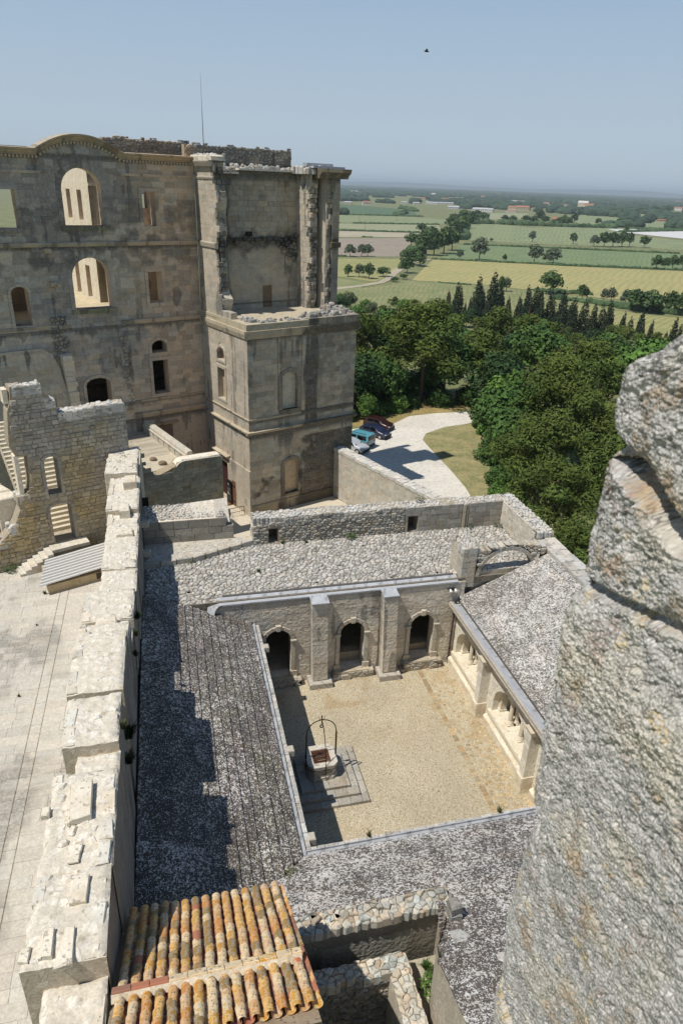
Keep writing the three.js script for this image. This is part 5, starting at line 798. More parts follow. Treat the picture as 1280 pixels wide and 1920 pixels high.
  mesh('terrace_back', new MB().box(FY(0, 0, 0), -.1, 9.6, 5.3, WD, 12.3, 12.95, [.82, .78, .68]), M_STONE, G); mesh('terrace_floor', new MB().box(FY(0, 0, 0), -.1, 11.7, -.1, 5.3, 12.3, 12.95, [.82, .78, .68]), M_STONE, G);
  const rub = (u0, u1, v0, v1, y, t, lim) => setStones(G, FY(0, 0, 0), rubble({ u0, u1, v0, v1, cs: .34, sx: 1.15 }), M_ROUGH, { d0: 12.2, d1: y, dv: t, bev: .08, gap: .03, tilt: .5, name: 'rubble_stone', limit: lim, tint: warmth(.5, .85, .08) });
  rub(.7, 6.2, .1, .9, 13.0, .22, 50); rub(.5, 1.6, .6, 2.2, 13.15, .2, 16); rub(6.2, 11.6, .2, 1.3, 13.3, .22, 60); rub(10.2, 11.6, 1.3, 4.2, 13.4, .25, 30);
  setStones(G, s, courses({ u0: 4.2, u1: 8.0, v0: 12.42, v1: 13.5, ch: [.5, .55], len: [.6, .9], keep: (u, v) => v < 13 || u < 6 }), M_SIDE, { d0: -.55, d1: .05, dv: .01, bev: .02, gap: .012, tint: warmth(.9, 1.1, .04), name: 'parapet_block' });
  // --- upper storey, open to the front
  const T0 = 12.9;
  const frontEdge = (v) => 3.75 + .18 * Math.sin(v * 2.3) + .22 * Math.sin(v * .9 + 1) + (v < 14.5 ? .5 : 0);
  const olS = [[0, T0], [3.9, T0]]; for (let v = 13.2; v < 25.2; v += .4) olS.push([frontEdge(v) - .15, v]); olS.push([3.5, 25.2], [0, 25.2]);
  mesh('left_stub_core', wallBody(s, olS, [], 1.02, .03), M_SIDE, G);
  setStones(G, s, courses({ u0: 0.02, u1: 4.4, v0: T0, v1: 25.1, ch: [.42, .5], len: [.55, 1.1], keep: (u, v, a, b) => (a + b * 1.4) / 2.4 < frontEdge(v) }), M_SIDE, { d0: -.2, d1: 0, dv: .008, bev: .012, gap: .008, tint: warmth(.9, 1.1, .03), name: 'stub_stone', limit: 100 });
  for (const [y0, y1, d] of [[18.55, 18.95, .16], [23.9, 24.1, .1], [24.85, 25.3, .4], [12.4, 12.7, .1]]) mesh('stub_band', new MB().sweep(s, 0, 3.7, [[y0, 0], [y0, d * .6], [y1 - .08, d], [y1, d], [y1 + .03, 0]]), M_SIDE, G);
  const rag = (u0, u1, w, y0, y1, m, lim, t = [.6, 1.1]) => setStones(G, FZ(0, 0, -w), courses({ u0, u1, v0: y0, v1: y1, ch: [.34, .5], len: [.3, .55] }), m, { d0: -.6, d1: .0, dv: .2, bev: .05, gap: .03, tilt: .25, name: 'broken_stone', limit: lim, tint: warmth(...t, .06) });
  rag(0.06, 1.0, WD - 3.72, T0, 25.2, M_TOW, 60);
  mesh('stub_top', new MB().stone(frame([.5, 25.3, -6.9], [1, 0, 0], [0, 0, 1], [0, 1, 0]), [[-.75, -2.0], [.7, -2.0], [.75, 1.6], [.2, 2.1], [-.7, 1.9]], 0, .42, .12, [1.2, 1.15, 1.05]), M_ROUGH, G);
  setStones(G, FY(0, 0, 0), rubble({ u0: -.1, u1: 1.3, v0: 5.1, v1: 8.8, cs: .36 }), M_ROUGH, { d0: 25.5, d1: 25.75, dv: .12, bev: .09, gap: .03, tilt: .5, name: 'top_stone', limit: 30, tint: warmth(.75, 1.1, .06) });
  // back wall of the open room
  const bkf = FZ(0, 0, -7.0), topB = (u) => u < 3 ? 24.45 : 24.75;
  const BH = [{ x0: 5.6, x1: 6.6, y0: 13.0, y1: 15.0 }];
  mesh('room_wall_core', wallBody(bkf, [[.9, T0], [9.6, T0], [9.6, 24.7], [3, 24.7], [3, 24.4], [.9, 24.4]], [], 1.7, .04), M_TOW, G);
  setStones(G, bkf, courses({ u0: .95, u1: 9.4, v0: 19.3, v1: 24.65, ch: [.36, .48], len: [.55, 1.15], keep: (u, v) => v < topB(u) }), M_TOW, { d0: -.1, d1: 0, dv: .012, bev: .014, gap: .014, tint: warmth(.85, 1.12, .05), name: 'room_stone', limit: 120 });
  setStones(G, bkf, courses({ u0: .95, u1: 9.4, v0: T0, v1: 19.0, ch: [.38, .48], len: [.7, 1.3], holes: BH }), M_TOW, { d0: -.1, d1: -.01, dv: .005, bev: .006, gap: .006, tint: warmth(.95, 1.12, .04), name: 'room_stone', limit: 100 });
  mesh('alcove_shade', new MB().box(bkf, 5.6, 6.6, 13, 15, -.1, -.03, [.45, .36, .28]), M_TOW, G); mesh('alcove_left_shade', new MB().box(bkf, 1.2, 1.75, 13, 16.5, -.1, -.005, [.16, .14, .12]), M_TOW, G); mesh('alcove_left_shade', new MB().box(bkf, 1.5, 2.1, 19.2, 22, -.1, -.0, [.14, .12, .1]), M_TOW, G); mesh('beam_hole_shade', new MB().box(bkf, 3.9, 4.6, 19.35, 19.75, -.1, .02, [.08, .07, .06]), M_TOW, G);  // dark tints paint the shade inside the alcoves and the beam hole
  mesh('top_ledge', new MB().box(bkf, .9, 3.2, 24.4, 24.52, -.8, .35, [1.5, 1.45, 1.35]), M_ROUGH, G); mesh('top_ledge', new MB().box(bkf, 3.2, 9.4, 24.7, 24.84, -.8, .35, [1.4, 1.36, 1.3]), M_ROUGH, G);
  setStones(G, FY(0, 0, 0), rubble({ u0: 1.2, u1: 9.5, v0: 7.2, v1: 8.6, cs: .36 }), M_ROUGH, { d0: 24.6, d1: 25.05, dv: .2, bev: .1, gap: .04, tilt: .5, name: 'top_stone', limit: 60, tint: warmth(.6, .95, .06) });
  // torn springing of the lost vault
  setStones(G, bkf, rubble({ u0: .95, u1: 9.4, v0: 17.2, v1: 19.5, cs: .34, sx: 1.2, keep: (u, v) => { const c = Math.abs(u - 4.6) / 3.9; const lo = 18.9 - 1.6 * Math.pow(c, 2.4); return v > lo && v < 19.35; } }), M_TOW, { d0: -.1, d1: .22, dv: .18, bev: .09, gap: .04, tilt: .5, name: 'vault_stone', limit: 60, tint: warmth(.5, .95, .07) });
  // right pier: inner face in the sun, torn front, outer corner in shade
  const ri = FX(9.35, 0, 0);
  const riE = (v) => -5.15 + .25 * Math.sin(v * 1.9) + (v > 18.2 && v < 19.4 ? .5 : 0);
  const olR = [[-7.1, T0], [-5.2, T0]]; for (let v = 13.2; v < 25; v += .45) olR.push([riE(v) - .15, v]); olR.push([-5.3, 25.1], [-7.1, 25.1]);
  mesh('right_pier_core', wallBody(ri, olR, [], 1.0, .03), M_SIDE, G);
  setStones(G, ri, courses({ u0: -7.05, u1: -4.4, v0: T0, v1: 25, ch: [.38, .48], len: [.45, .9], keep: (u, v) => u < riE(v) }), M_SIDE, { d0: -.2, d1: 0, dv: .012, bev: .014, gap: .012, tint: warmth(.9, 1.15, .04), name: 'pier_stone', limit: 90 });
  rag(9.45, 10.3, 5.0, T0, 25.0, M_TOW, 60, [.7, 1.25]);
  mesh('window_reveal', new MB().box(FX(10.75, 0, 0), -6.5, -4.2, T0, 24.6, -.5, 0), M_SIDE, G); rag(10.8, 11.35, 4.15, T0, 24.8, M_TOW, 50, [.7, 1.25]);
  mesh('outer_corner', new MB().box(FZ(0, 0, 0), 11.3, 12.05, 12.4, 24.9, -5.3, -4.0), M_BLK, G); setStones(G, FZ(0, 0, -4.0), courses({ u0: 11.3, u1: 12.08, v0: T0, v1: 24.5, ch: [.42, .5], len: [.4, .8] }), M_TOW, { d0: -.1, d1: .03, dv: .008, bev: .012, gap: .008, tint: warmth(.75, .95, .04), name: 'corner_stone', limit: 50 });
  mesh('corner_band', new MB().box(FZ(0, 0, 0), 11.2, 12.25, 18.5, 18.95, -5.4, -3.85, [.9, .8, .65]), M_BLK, G);
  mesh('corner_cornice', new MB().sweep(FZ(0, 0, -4.0), 9.7, 12.9, [[24.3, -1.4], [24.3, .1], [24.55, .2], [24.75, .5], [25.0, .6], [25.1, .6], [25.1, -1.4]], [1, .97, .92]), M_BLK, G); mesh('lead_flat', new MB().box(FY(0, 0, 0), 9.3, 12.7, 4.2, 5.4, 25.1, 25.28).box(FY(0, 0, 0), 9.0, 11.8, 4.8, 5.5, 25.28, 25.5), M_LEAD, G);
  setStones(G, FY(0, 0, 0), rubble({ u0: 8.6, u1: 11.4, v0: 4.4, v1: 7, cs: .36 }), M_ROUGH, { d0: 24.6, d1: 25.15, dv: .2, bev: .1, gap: .03, tilt: .5, name: 'top_stone', limit: 40, tint: warmth(.8, 1.15, .07) });
  mesh('downspout', new THREE.TubeGeometry(new THREE.CatmullRomCurve3([[11.3, 11.5, .3], [11.9, 11.9, .5], [12.2, 11.4, .4], [11.8, 10.4, .2]].map((p) => new THREE.Vector3(...p))), 12, .07, 6), M_IRON, G);
}
{ // antenna
  const p = toM(.45, 25.6, 7.6), t = thing('antenna', 'thin metal antenna mast on the broken pavilion top', 'antenna', undefined, p), m = plain(.10, .10, .10, { metal: .5, rough: .5 });
  mesh('mast', new THREE.CylinderGeometry(.025, .04, 3.4, 6).translate(0, 1.7, 0), m, t); mesh('whip', new THREE.CylinderGeometry(.008, .018, 2.6, 5).translate(0, 4.7, 0), m, t); for (const a of [0, 2.1, 4.2]) { const g = new THREE.CylinderGeometry(.015, .015, 1.3, 5); g.translate(0, .65, 0); g.rotateZ(.3); g.translate(.38, -.15, 0); g.rotateY(a); mesh('brace', g, m, t); }
}
// ---------------------------------------------------------------- ruined stair tower beyond the nave
{
  R = mulberry(131);
  const G = thing('stair_tower', 'ruined rubble tower wall with arched door and window showing a stair, left', 'ruin', undefined, MPOS, MTURN);
  const f = FZ(0, 0, 11.5), H = [{ x0: -19.95, x1: -19.17, y0: 6.3, y1: 8.74, spring: 8.45 }, { x0: -20.02, x1: -18.75, y0: 3.1, y1: 5.66, spring: 5.3 }];
  const OL = [[-25, 1.4], [-14.8, 1.4], [-14.78, 9], [-14.84, 11.35], [-17.5, 11.25], [-18.73, 11.28], [-18.85, 11.7], [-19.4, 12.7], [-19.5, 12.9], [-20.5, 13.08], [-21.1, 13.15], [-21.2, 12.27], [-21.42, 11.8], [-21.58, 10.5], [-21.64, 9.8], [-21.4, 9.1], [-20.78, 9.05], [-20.88, 7.3], [-21, 6.78], [-21.74, 6.5], [-21.66, 5.76], [-22.03, 4.96], [-22.41, 4.46], [-23.2, 3.8], [-24.2, 3.5], [-25, 3.4]];
  const inside = (u, v) => { let c = false; for (let i = 0, j = OL.length - 1; i < OL.length; j = i++) { const a = OL[i], b = OL[j]; if ((a[1] > v) !== (b[1] > v) && u < (b[0] - a[0]) * (v - a[1]) / (b[1] - a[1]) + a[0]) c = !c; } return c; };
  mesh('wall_core', wallBody(f, OL, H, 1.0, .05), M_MORTAR, G);
  const free = (u, v) => inside(u, v) && !H.some((h) => { const s = holeSpan({ ...h, y0: h.y0 - .05, y1: h.y1 + .22, spring: h.spring }, v); return s && u > s[0] - .2 && u < s[1] + .2; });
  setStones(G, f, courses({ u0: -25, u1: -14.8, v0: 1.5, v1: 13.1, ch: [.17, .34], len: [.22, .62], keep: (u, v, a, b) => free(u, v) && inside(a + .06, v) && inside(b - .06, v) }), M_STONE, { d0: -.12, d1: .0, dv: .035, bev: .028, gap: .028, tilt: .12, name: 'stone', limit: 300, tint: (u, v) => { const k = rr(.52, .82), o = sstep(.4, .7, fbm(u * .5 + 3, v * .4, 3)) * .22 + (v < 6 ? .08 : 0); return [k * (1 + o * .5), k, k * (1 - o * 1.2)]; }, weight: (u, v) => u > -23.3 ? 1 : .1 });
  H.forEach((h, k) => { const w = new THREE.Group(); w.name = k ? 'doorway' : 'window'; G.add(w); setStones(w, f, surround(f, h, .2, 0, 0, { n: 7, block: .5 }), M_STONE, { d0: -.3, d1: .01, dv: .006, bev: .015, gap: .01, tint: warmth(.5, .66, .08), name: 'frame_stone' }); });
  // sunlit broken tops
  const cap = (u0, u1, y, lim, t = .06) => setStones(G, frame([0, 0, 0], [1, 0, 0], [0, 0, 1], [0, 1, 0]), rubble({ u0, u1, v0: 10.5, v1: 11.5, cs: .3 }), M_ROUGH, { d0: y - .5, d1: y + .06, dv: t, bev: .06, gap: .008, tilt: .25, name: 'top_stone', limit: lim, tint: warmth(.95, 1.2, .05) });
  cap(-21.1, -19.45, 13.08, 20); cap(-18.75, -17.4, 11.26, 16); cap(-17.4, -14.8, 11.32, 24); cap(-21.75, -21.0, 6.62, 8); cap(-22.5, -21.9, 4.75, 6, .15); cap(-23.4, -22.5, 4.0, 8, .15); cap(-19.4, -18.8, 12.15, 6, .3);
  mesh('niche_post', new MB().box(FZ(0, 0, 10.5), -21.5, -21.25, 6.6, 9.1, .2, .85, [1.3, 1.26, 1.2]), M_STONE, G);
  mesh('side_strip', new MB().box(FZ(0, 0, 10.5), -21.5, -21.22, 12.2, 13.0, .1, .8, [1.3, 1.26, 1.2]), M_STONE, G);
  // stair behind
  const st = new THREE.Group(); st.name = 'stair'; G.add(st); for (let k = 0; k < 26; k++) mesh('tread', new MB().box(frame([0, 3.1 + k * .2, 9.9 - k * .31], [1, 0, 0], [0, 0, -1], [0, 1, 0]), -20.9, -17.9, 0, .34, -.6, .2 + rr(-.004, .004), [1.12, 1.08, .98]), M_STONE, st);
  mesh('stair_floor', new MB().box(frame([0, 0, 0], [1, 0, 0], [0, 0, -1], [0, 1, 0]), -20.9, -17.9, -10.5, -9.6, 2.4, 3.06, [.75, .7, .62]), M_STONE, G);
  mesh('return_wall', new MB().box(FZ(0, 0, 0), -15.8, -14.85, 1.5, 5.2, 7.5, 10.5, [.7, .66, .58]), M_STONE, G);
}
{ // sloping wall end, sunlit, at the left edge
  R = mulberry(137);
  const G = thing('side_wall', 'sunlit broken wall running back behind the stair tower at the left edge', 'wall', undefined, MPOS, MTURN);
  for (let k = 0; k < 9; k++) { const w0 = -10.4 + k * 1.05, y = 6.2 + .16 * k + rr(-.1, .1); const o = frame([-21.7 - k * .3, 0, -w0], [1, 0, 0], [0, 0, -1], [0, 1, 0]); mesh('wall_length', new MB().stone(o, [[-1.0, 0], [.35, 0], [.1, 1.04], [-1.3, 1.04]], 1.5, y, .08, [1.15, 1.1, 1.02]), M_RUBBLE, G); }
  mesh('brown_face', new MB().box(FZ(0, 0, 10.2), -24.6, -22.6, 1.5, 5.6, -.4, 0, [.75, .55, .34]), M_STONE, G);
}
{ // outside steps and landing
  R = mulberry(139);
  const G = thing('stone_steps', 'short flight of pale stone steps up to the tower door', 'steps', undefined, MPOS, MTURN), F = frame([0, 0, 0], [1, 0, 0], [0, 0, 1], [0, 1, 0]);
  for (let k = 0; k < 6; k++) mesh('step', new MB().stone(F, [[-22.5 + k * .34, 11.5], [-22.5 + (k + 1) * .34, 11.5], [-22.5 + (k + 1) * .34, 12.68], [-22.5 + k * .34, 12.68]], 1.95, 2.17 + k * .165, .015, warmth(1.02, 1.12, .02)()), M_STONE, G);
  for (let k = 0; k < 4; k++) mesh('landing_slab', new MB().stone(F, [[-20.45 + k * .57, 11.5], [-19.885 + k * .57, 11.5], [-19.885 + k * .57, 12.36], [-20.45 + k * .57, 12.36]], 2.85, 3.08, .015, warmth(1.02, 1.12, .02)()), M_STONE, G);
  mesh('landing_wall', new MB().box(FZ(0, 0, 0), -20.45, -18.2, 1.95, 2.85, 11.5, 12.25, [.7, .64, .54]), M_STONE, G);
}
{ // corrugated roof
  R = mulberry(141);
  const G = thing('corrugated_roof', 'low grey corrugated sheet roof beside the steps', 'roof', undefined, MPOS, MTURN);
  const TXC = textures(256, 256, (u, v) => { const n = fbm(u * 8, v * 8, 4, 8), s = sstep(.5, .62, fbm(u * 14, v * 5, 3, 1)); const k = .62 - .3 * s * n; return [k, k * .99, k * .97, n]; });
  const m = mat(TXC, 3, 3, { rough: .6, metal: .1 });
  for (let sh = 0; sh < 3; sh++) { const g = new MB(), a0 = sh / 3, a1 = (sh + 1) / 3 + .015, NW = 144, P = (t, k) => { const w = lerp(15.6, 12.75, k / NW), ul = lerp(-22.05, -21.0, k / NW), u = lerp(ul, -15.5, t); return [u, 2.62 + .10 * (k / NW) + .25 * t + .15 * clamp(.5 + 3.2 * Math.sin(k / NW * Math.PI * 2 * 9)) + sh * .006, w]; }; for (let k = 0; k < NW; k++) for (let j = 0; j < 2; j++) { const t0 = lerp(a0, a1, j / 2), t1 = lerp(a0, a1, (j + 1) / 2); g.face([P(t0, k), P(t1, k), P(t1, k + 1), P(t0, k + 1)], [[t0 * 6, k * .05], [t1 * 6, k * .05], [t1 * 6, k * .05 + .05], [t0 * 6, k * .05 + .05]]); } mesh('sheet', g, m, G); }
  mesh('low_wall', new MB().box(FZ(0, 0, 0), -21.6, -15.5, 1.9, 2.52, 15.0, 15.45, [.85, .74, .55]), M_STONE, G); mesh('low_wall_opening_shade', new MB().box(FZ(0, 0, 0), -18.85, -18.45, 2.1, 2.5, 15.4, 15.46, [.12, .1, .08]), M_STONE, G); mesh('end_wall', new MB().box(FZ(0, 0, 0), -21.3, -21.0, 1.9, 2.5, 12.8, 15.0, [.85, .74, .55]), M_STONE, G);  // dark patch paints the shade of the opening onto the low wall
}
// ---------------------------------------------------------------- terrace, court wall, parapet
{
  R = mulberry(151);
  const G = thing('court_wall', 'thick weathered wall with rounded top between cloister and monastery court', 'wall', undefined, MPOS, MTURN);
  const f = FZ(0, 0, 2.0), top = [[-3.78, 2.62], [-3.95, 2.78], [-5.5, 2.86], [-7.3, 2.95], [-7.75, 2.78], [-7.95, 2.5], [-8.6, 2.26], [-9.36, 2.04], [-9.94, 2.14], [-10.3, 2.6], [-10.69, 3.1], [-10.75, 3.8], [-11.0, 4.55], [-11.5, 4.67], [-12.6, 4.7]], ol = [[-12.6, -5.4], [-3.72, -5.4], ...top], tAt = (u) => { for (let k = 0; k < top.length - 1; k++) if (u <= top[k][0] && u >= top[k + 1][0]) return lerp(top[k][1], top[k + 1][1], (top[k][0] - u) / (top[k][0] - top[k + 1][0])); return 2.5; };
  mesh('wall_core', wallBody(f, ol, [], .95, .04), stoneMat({ color: [.62, .56, .46] }), G);
  setStones(G, f, courses({ u0: -12.4, u1: -3.72, v0: -4.2, v1: 4.7, ch: [.26, .4], len: [.45, 1.0], keep: (u, v) => v < tAt(u) - .08 }), M_STONE, { d0: -.1, d1: 0, dv: .012, bev: .014, gap: .012, name: 'stone', limit: 200, tint: (u, v) => { const k = rr(.52, .70) * (1 - .25 * sstep(.45, .65, fbm(u * .6, v * .9, 3))), o = .12 * sstep(.4, .7, fbm(u * .5 + 9, v * .8, 3)); return [k * (1 + o), k, k * (1 - 1.6 * o)]; } });
  { const g = new MB(), n = 16; for (let k = 0; k < n; k++) { const a = lerp(-3.7, -7.9, k / n), b = lerp(-3.7, -7.9, (k + 1) / n); for (let j = 0; j < 6; j++) { const P = (u, j) => { const t = Math.PI * j / 6; return [u, tAt(Math.max(u, -7.9)) - .12 + .2 * Math.sin(t) + .02 * vn(u * 4, j), 2.03 - .49 + .5 * Math.cos(t)]; }; g.face([P(a, j), P(b, j), P(b, j + 1), P(a, j + 1)], [[a, j * .2], [b, j * .2], [b, j * .2 + .2], [a, j * .2 + .2]], [1.25, 1.22, 1.18]); } } mesh('rounded_top', g, M_RUBBLE, G); }
  const T = struct(new THREE.Group()); T.name = 'court_terrace'; T.position.set(...MPOS); T.rotation.y = MTURN; scene.add(T);
  const F = frame([0, 0, 0], [1, 0, 0], [0, 0, -1], [0, 1, 0]); mesh('terrace_surface', new MB().box(F, -13.5, -6.3, -1.1, 8.7, -5, 2.1, [1.05, 1.0, .9]), mat(TX_PAVE, 9, 36, { vc: true, bump: .01, color: [.95, .95, .93] }), T);
  const P = thing('terrace_parapet', 'moulded stone parapet running from the facade to the court wall', 'parapet', undefined, MPOS, MTURN);
  for (let k = 0; k < 8; k++) { const a = -1.05 + k * 1.21, b = a + 1.2; mesh('parapet_block', new MB().sweep(frame([-6.3, 0, 0], [0, 0, -1], [0, 1, 0], [-1, 0, 0]), a, b, [[-5, -.35], [-5, .25], [2.6, .25], [2.7, .32], [2.78, .32], [2.85, .22], [3.02, .22], [3.2, .1], [3.2, -.28], [3.0, -.35]], warmth(.82, .95, .03)()), M_STONE, P); }
  for (const [x, w, r, l] of [[-8.6, 1.2, .26, 'dark rough boulder lying on the court terrace'], [-8.3, -.1, .3, 'brown loose stone on the terrace by the court wall']]) { const g = new THREE.IcosahedronGeometry(r, 2), p = g.attributes.position; for (let i = 0; i < p.count; i++) { const k = 1 + .35 * (fbm(p.getX(i) * 4 + x, p.getY(i) * 4 + p.getZ(i) * 3, 2) - .5); p.setXYZ(i, p.getX(i) * k * 1.2, p.getY(i) * k * .7, p.getZ(i) * k); } g.computeVertexNormals(); const q = toM(x, 2.1 + r * .45, w), o = thing('loose_stone', l, 'stone', undefined, q); mesh('rock', g, stoneMat({ vc: false, color: [.4, .33, .26] }), o); }
  struct(mesh('court_ground', new MB().box(frame([MPOS[0], 0, MPOS[2]], [Math.cos(MTURN), 0, -Math.sin(MTURN)], [-Math.sin(MTURN), 0, -Math.cos(MTURN)], [0, 1, 0]), -6, 9.4, -8, 8.7, -5.6, -4.94, [1.1, 1.05, .95]), M_PAVE));
  const B = thing('information_board', 'dark information board with small white marks beside the pavilion door', 'sign', undefined, toM(-.3, -4.94, 3.75), MTURN);
  { const c = document.createElement('canvas'); c.width = 64; c.height = 192; const x = c.getContext('2d'); x.fillStyle = '#16181a'; x.fillRect(0, 0, 64, 192); x.fillStyle = '#cfd2d0'; x.fillRect(14, 26, 22, 5); x.fillRect(14, 38, 30, 3); x.fillRect(18, 96, 10, 26); x.fillRect(34, 112, 8, 10); x.fillStyle = '#5a6062'; x.fillRect(12, 60, 40, 26); const t = new THREE.CanvasTexture(c); t.colorSpace = THREE.SRGBColorSpace; const m = new THREE.MeshStandardMaterial({ map: t, roughness: .5 }); const p = new THREE.PlaneGeometry(.85, 2.3); p.rotateY(-Math.PI / 2); p.translate(-.066, 1.3, 0); mesh('panel_face', p, m, B); mesh('panel', new MB().box(FZ(0, 0, 0), -.06, .06, .1, 2.5, -.46, .46), M_DARK, B); mesh('foot', new MB().box(FZ(0, 0, 0), -.5, .2, 0, .1, -.46, .46), M_OAK, B); }
  const D = thing('door_leaf', 'open dark red-brown door leaf folded against the pavilion wall', 'door', undefined, toM(-.12, -4.94, 3.05), MTURN); mesh('leaf', new MB().box(FZ(0, 0, 0), -.05, .05, 0, 2.6, -.32, .32), M_OAK, D); mesh('hinge', new MB().box(FZ(0, 0, 0), -.07, -.05, .4, .5, -.3, .3).box(FZ(0, 0, 0), -.07, -.05, 2.0, 2.1, -.3, .3), M_IRON, D);
  const rl = thing('iron_railing', 'black iron handrail near the pavilion door', 'railing', undefined, MPOS, MTURN), tb = (pts, r) => mesh('rail', new THREE.TubeGeometry(new THREE.CatmullRomCurve3(pts.map((p) => new THREE.Vector3(...p)), false, 'catmullrom', .1), 30, r, 6), M_IRON, rl); tb([[-2.3, -4.05, -.9], [-.8, -4.0, -.75], [-.45, -4.0, -.7], [-.35, -4.1, -.7], [-.33, -4.9, -.7]], .035); tb([[-2.3, -4.5, -.9], [-.35, -4.45, -.7]], .025); tb([[-2.3, -4.05, -.9], [-2.3, -4.9, -.9]], .03); for (let k = 1; k < 10; k++) mesh('baluster', new THREE.CylinderGeometry(.012, .012, .86, 5).translate(-2.3 + k * .19, -4.46, -.9 + k * .02), M_IRON, rl);
}
// ---------------------------------------------------------------- perimeter wall of the yard
{
  R = mulberry(161);
  const G = thing('yard_wall', 'long pale perimeter wall running from the pavilion towards the cloister', 'wall', undefined, MPOS, MTURN);
  mesh('wall_core', new MB().box(FZ(0, 0, 0), 9.47, 10.45, -5.5, .2, .0, 21, [.9, .87, .8]), M_STONE, G);
  setStones(G, FX(9.45, 0, 0), courses({ u0: .02, u1: 20, v0: -4.9, v1: .25, ch: [.32, .44], len: [.5, 1.1] }), M_STONE, { d0: -.05, d1: .0, dv: .008, bev: .01, gap: .01, name: 'stone', limit: 200, tint: warmth(.78, .98, .03), weight: (u, v) => v > -3 && u < 15 ? 1 : .2 });
  setStones(G, frame([0, 0, 0], [1, 0, 0], [0, 0, 1], [0, 1, 0]), courses({ u0: 9.4, u1: 10.5, v0: .02, v1: 20.5, ch: [.4, .7], len: [.35, .6] }), M_ROUGH, { d0: 0, d1: .32, dv: .04, bev: .04, gap: .02, tilt: .1, name: 'coping_stone', limit: 100, tint: warmth(1.0, 1.25, .03) });
}
// ---------------------------------------------------------------- terrain, yard, fields
const PLAIN = -24;
const terrainY = (x, z) => { const d = Math.hypot(x - 10, z + 50), t = clamp((d - 58) / 137); return -5 - 19 * t * t * (3 - 2 * t); };
const TX_GROUND = textures(512, 512, (u, v) => { const n = fbm(u * 6, v * 6, 5, 6), g = fbm(u * 40, v * 40, 3, 40); let c = mixc([.10, .13, .045], [.24, .23, .10], n); const k = .7 + .6 * g; return [c[0] * k, c[1] * k, c[2] * k, g]; });
{
  const rad = [0, 15, 30, 45, 58, 70, 85, 100, 115, 130, 145, 160, 180, 200, 260, 400, 700, 1200, 2200, 4000, 8000, 16000, 34000], NA = 120, g = new MB(), P = (i, a) => { const t = a / NA * Math.PI * 2, x = 10 + rad[i] * Math.cos(t), z = -50 + rad[i] * Math.sin(t); return [x, terrainY(x, z) + (rad[i] > 66 && rad[i] < 190 ? .5 * (vn(x * .1, z * .1) - .5) : 0), z]; };
  for (let i = 0; i < rad.length - 1; i++) for (let a = 0; a < NA; a++) { const q = [P(i, a), P(i, a + 1), P(i + 1, a + 1), P(i + 1, a)]; g.face(q, q.map((p) => [p[0], p[2]])); }
  struct(mesh('ground', g, mat(TX_GROUND, 60, 60, {})));
}
function sheet(name, pts, y, m, rot = 0) {
  const s = new THREE.Shape(pts.map(([x, z]) => new THREE.Vector2(x, -z))), g = new THREE.ShapeGeometry(s); g.rotateX(-Math.PI / 2); const p = g.attributes.position, uv = g.attributes.uv, c = Math.cos(rot), s2 = Math.sin(rot);
  for (let i = 0; i < p.count; i++) { const x = p.getX(i), z = p.getZ(i); p.setY(i, y); uv.setXY(i, x * c - z * s2, x * s2 + z * c); } return struct(mesh(name, g, m));
}
const TX_YARD = textures(512, 512, (u, v) => { const n = fbm(u * 5, v * 5, 5, 5), g = fbm(u * 50, v * 50, 3, 50), s = sstep(.7, .78, vn(u * 80, v * 80, 80)); let c = mixc([.56, .53, .47], [.70, .665, .59], n); c = mixc(c, [.36, .32, .25], .4 * s); const k = .88 + .24 * g; return [c[0] * k, c[1] * k, c[2] * k, g]; });
const TX_DRY = textures(512, 512, (u, v) => { const n = fbm(u * 7, v * 7, 5, 7), g = fbm(u * 60, v * 30, 3, 30); let c = mixc([.16, .17, .06], [.36, .30, .15], n); const k = .65 + .7 * g; return [c[0] * k, c[1] * k, c[2] * k, g]; });
const YARD = [[15, -88], [22.6, -83.2], [28.4, -84.2], [32.2, -87.6], [36.5, -88.4], [42, -88.5], [46, -92], [48, -90], [43, -85.5], [39, -83.3], [35.2, -82.3], [31.9, -80.2], [30.6, -77.9], [30.4, -73.1], [30.3, -67.9], [30.0, -62.6], [29.2, -58], [28, -48], [20.8, -46], [14, -56]];
sheet('gravel_yard', YARD, -4.985, mat(TX_YARD, 14, 14, { bump: .01 }));
sheet('dry_grass', [[30.2, -77.9], [31.8, -80.6], [35.2, -82.7], [40, -83.6], [46, -80], [44, -62], [36, -50], [28, -48], [29.2, -58], [29.9, -62.6], [30.2, -68]], -4.99, mat(TX_DRY, 8, 8, { bump: .02 }));
sheet('dry_bank', [[20, -84.5], [28.4, -83.8], [32.2, -87.3], [37, -88.1], [45, -91], [44, -98], [22, -97]], -4.993, mat(TX_DRY, 8, 8, { color: [1.1, .95, .8] }));
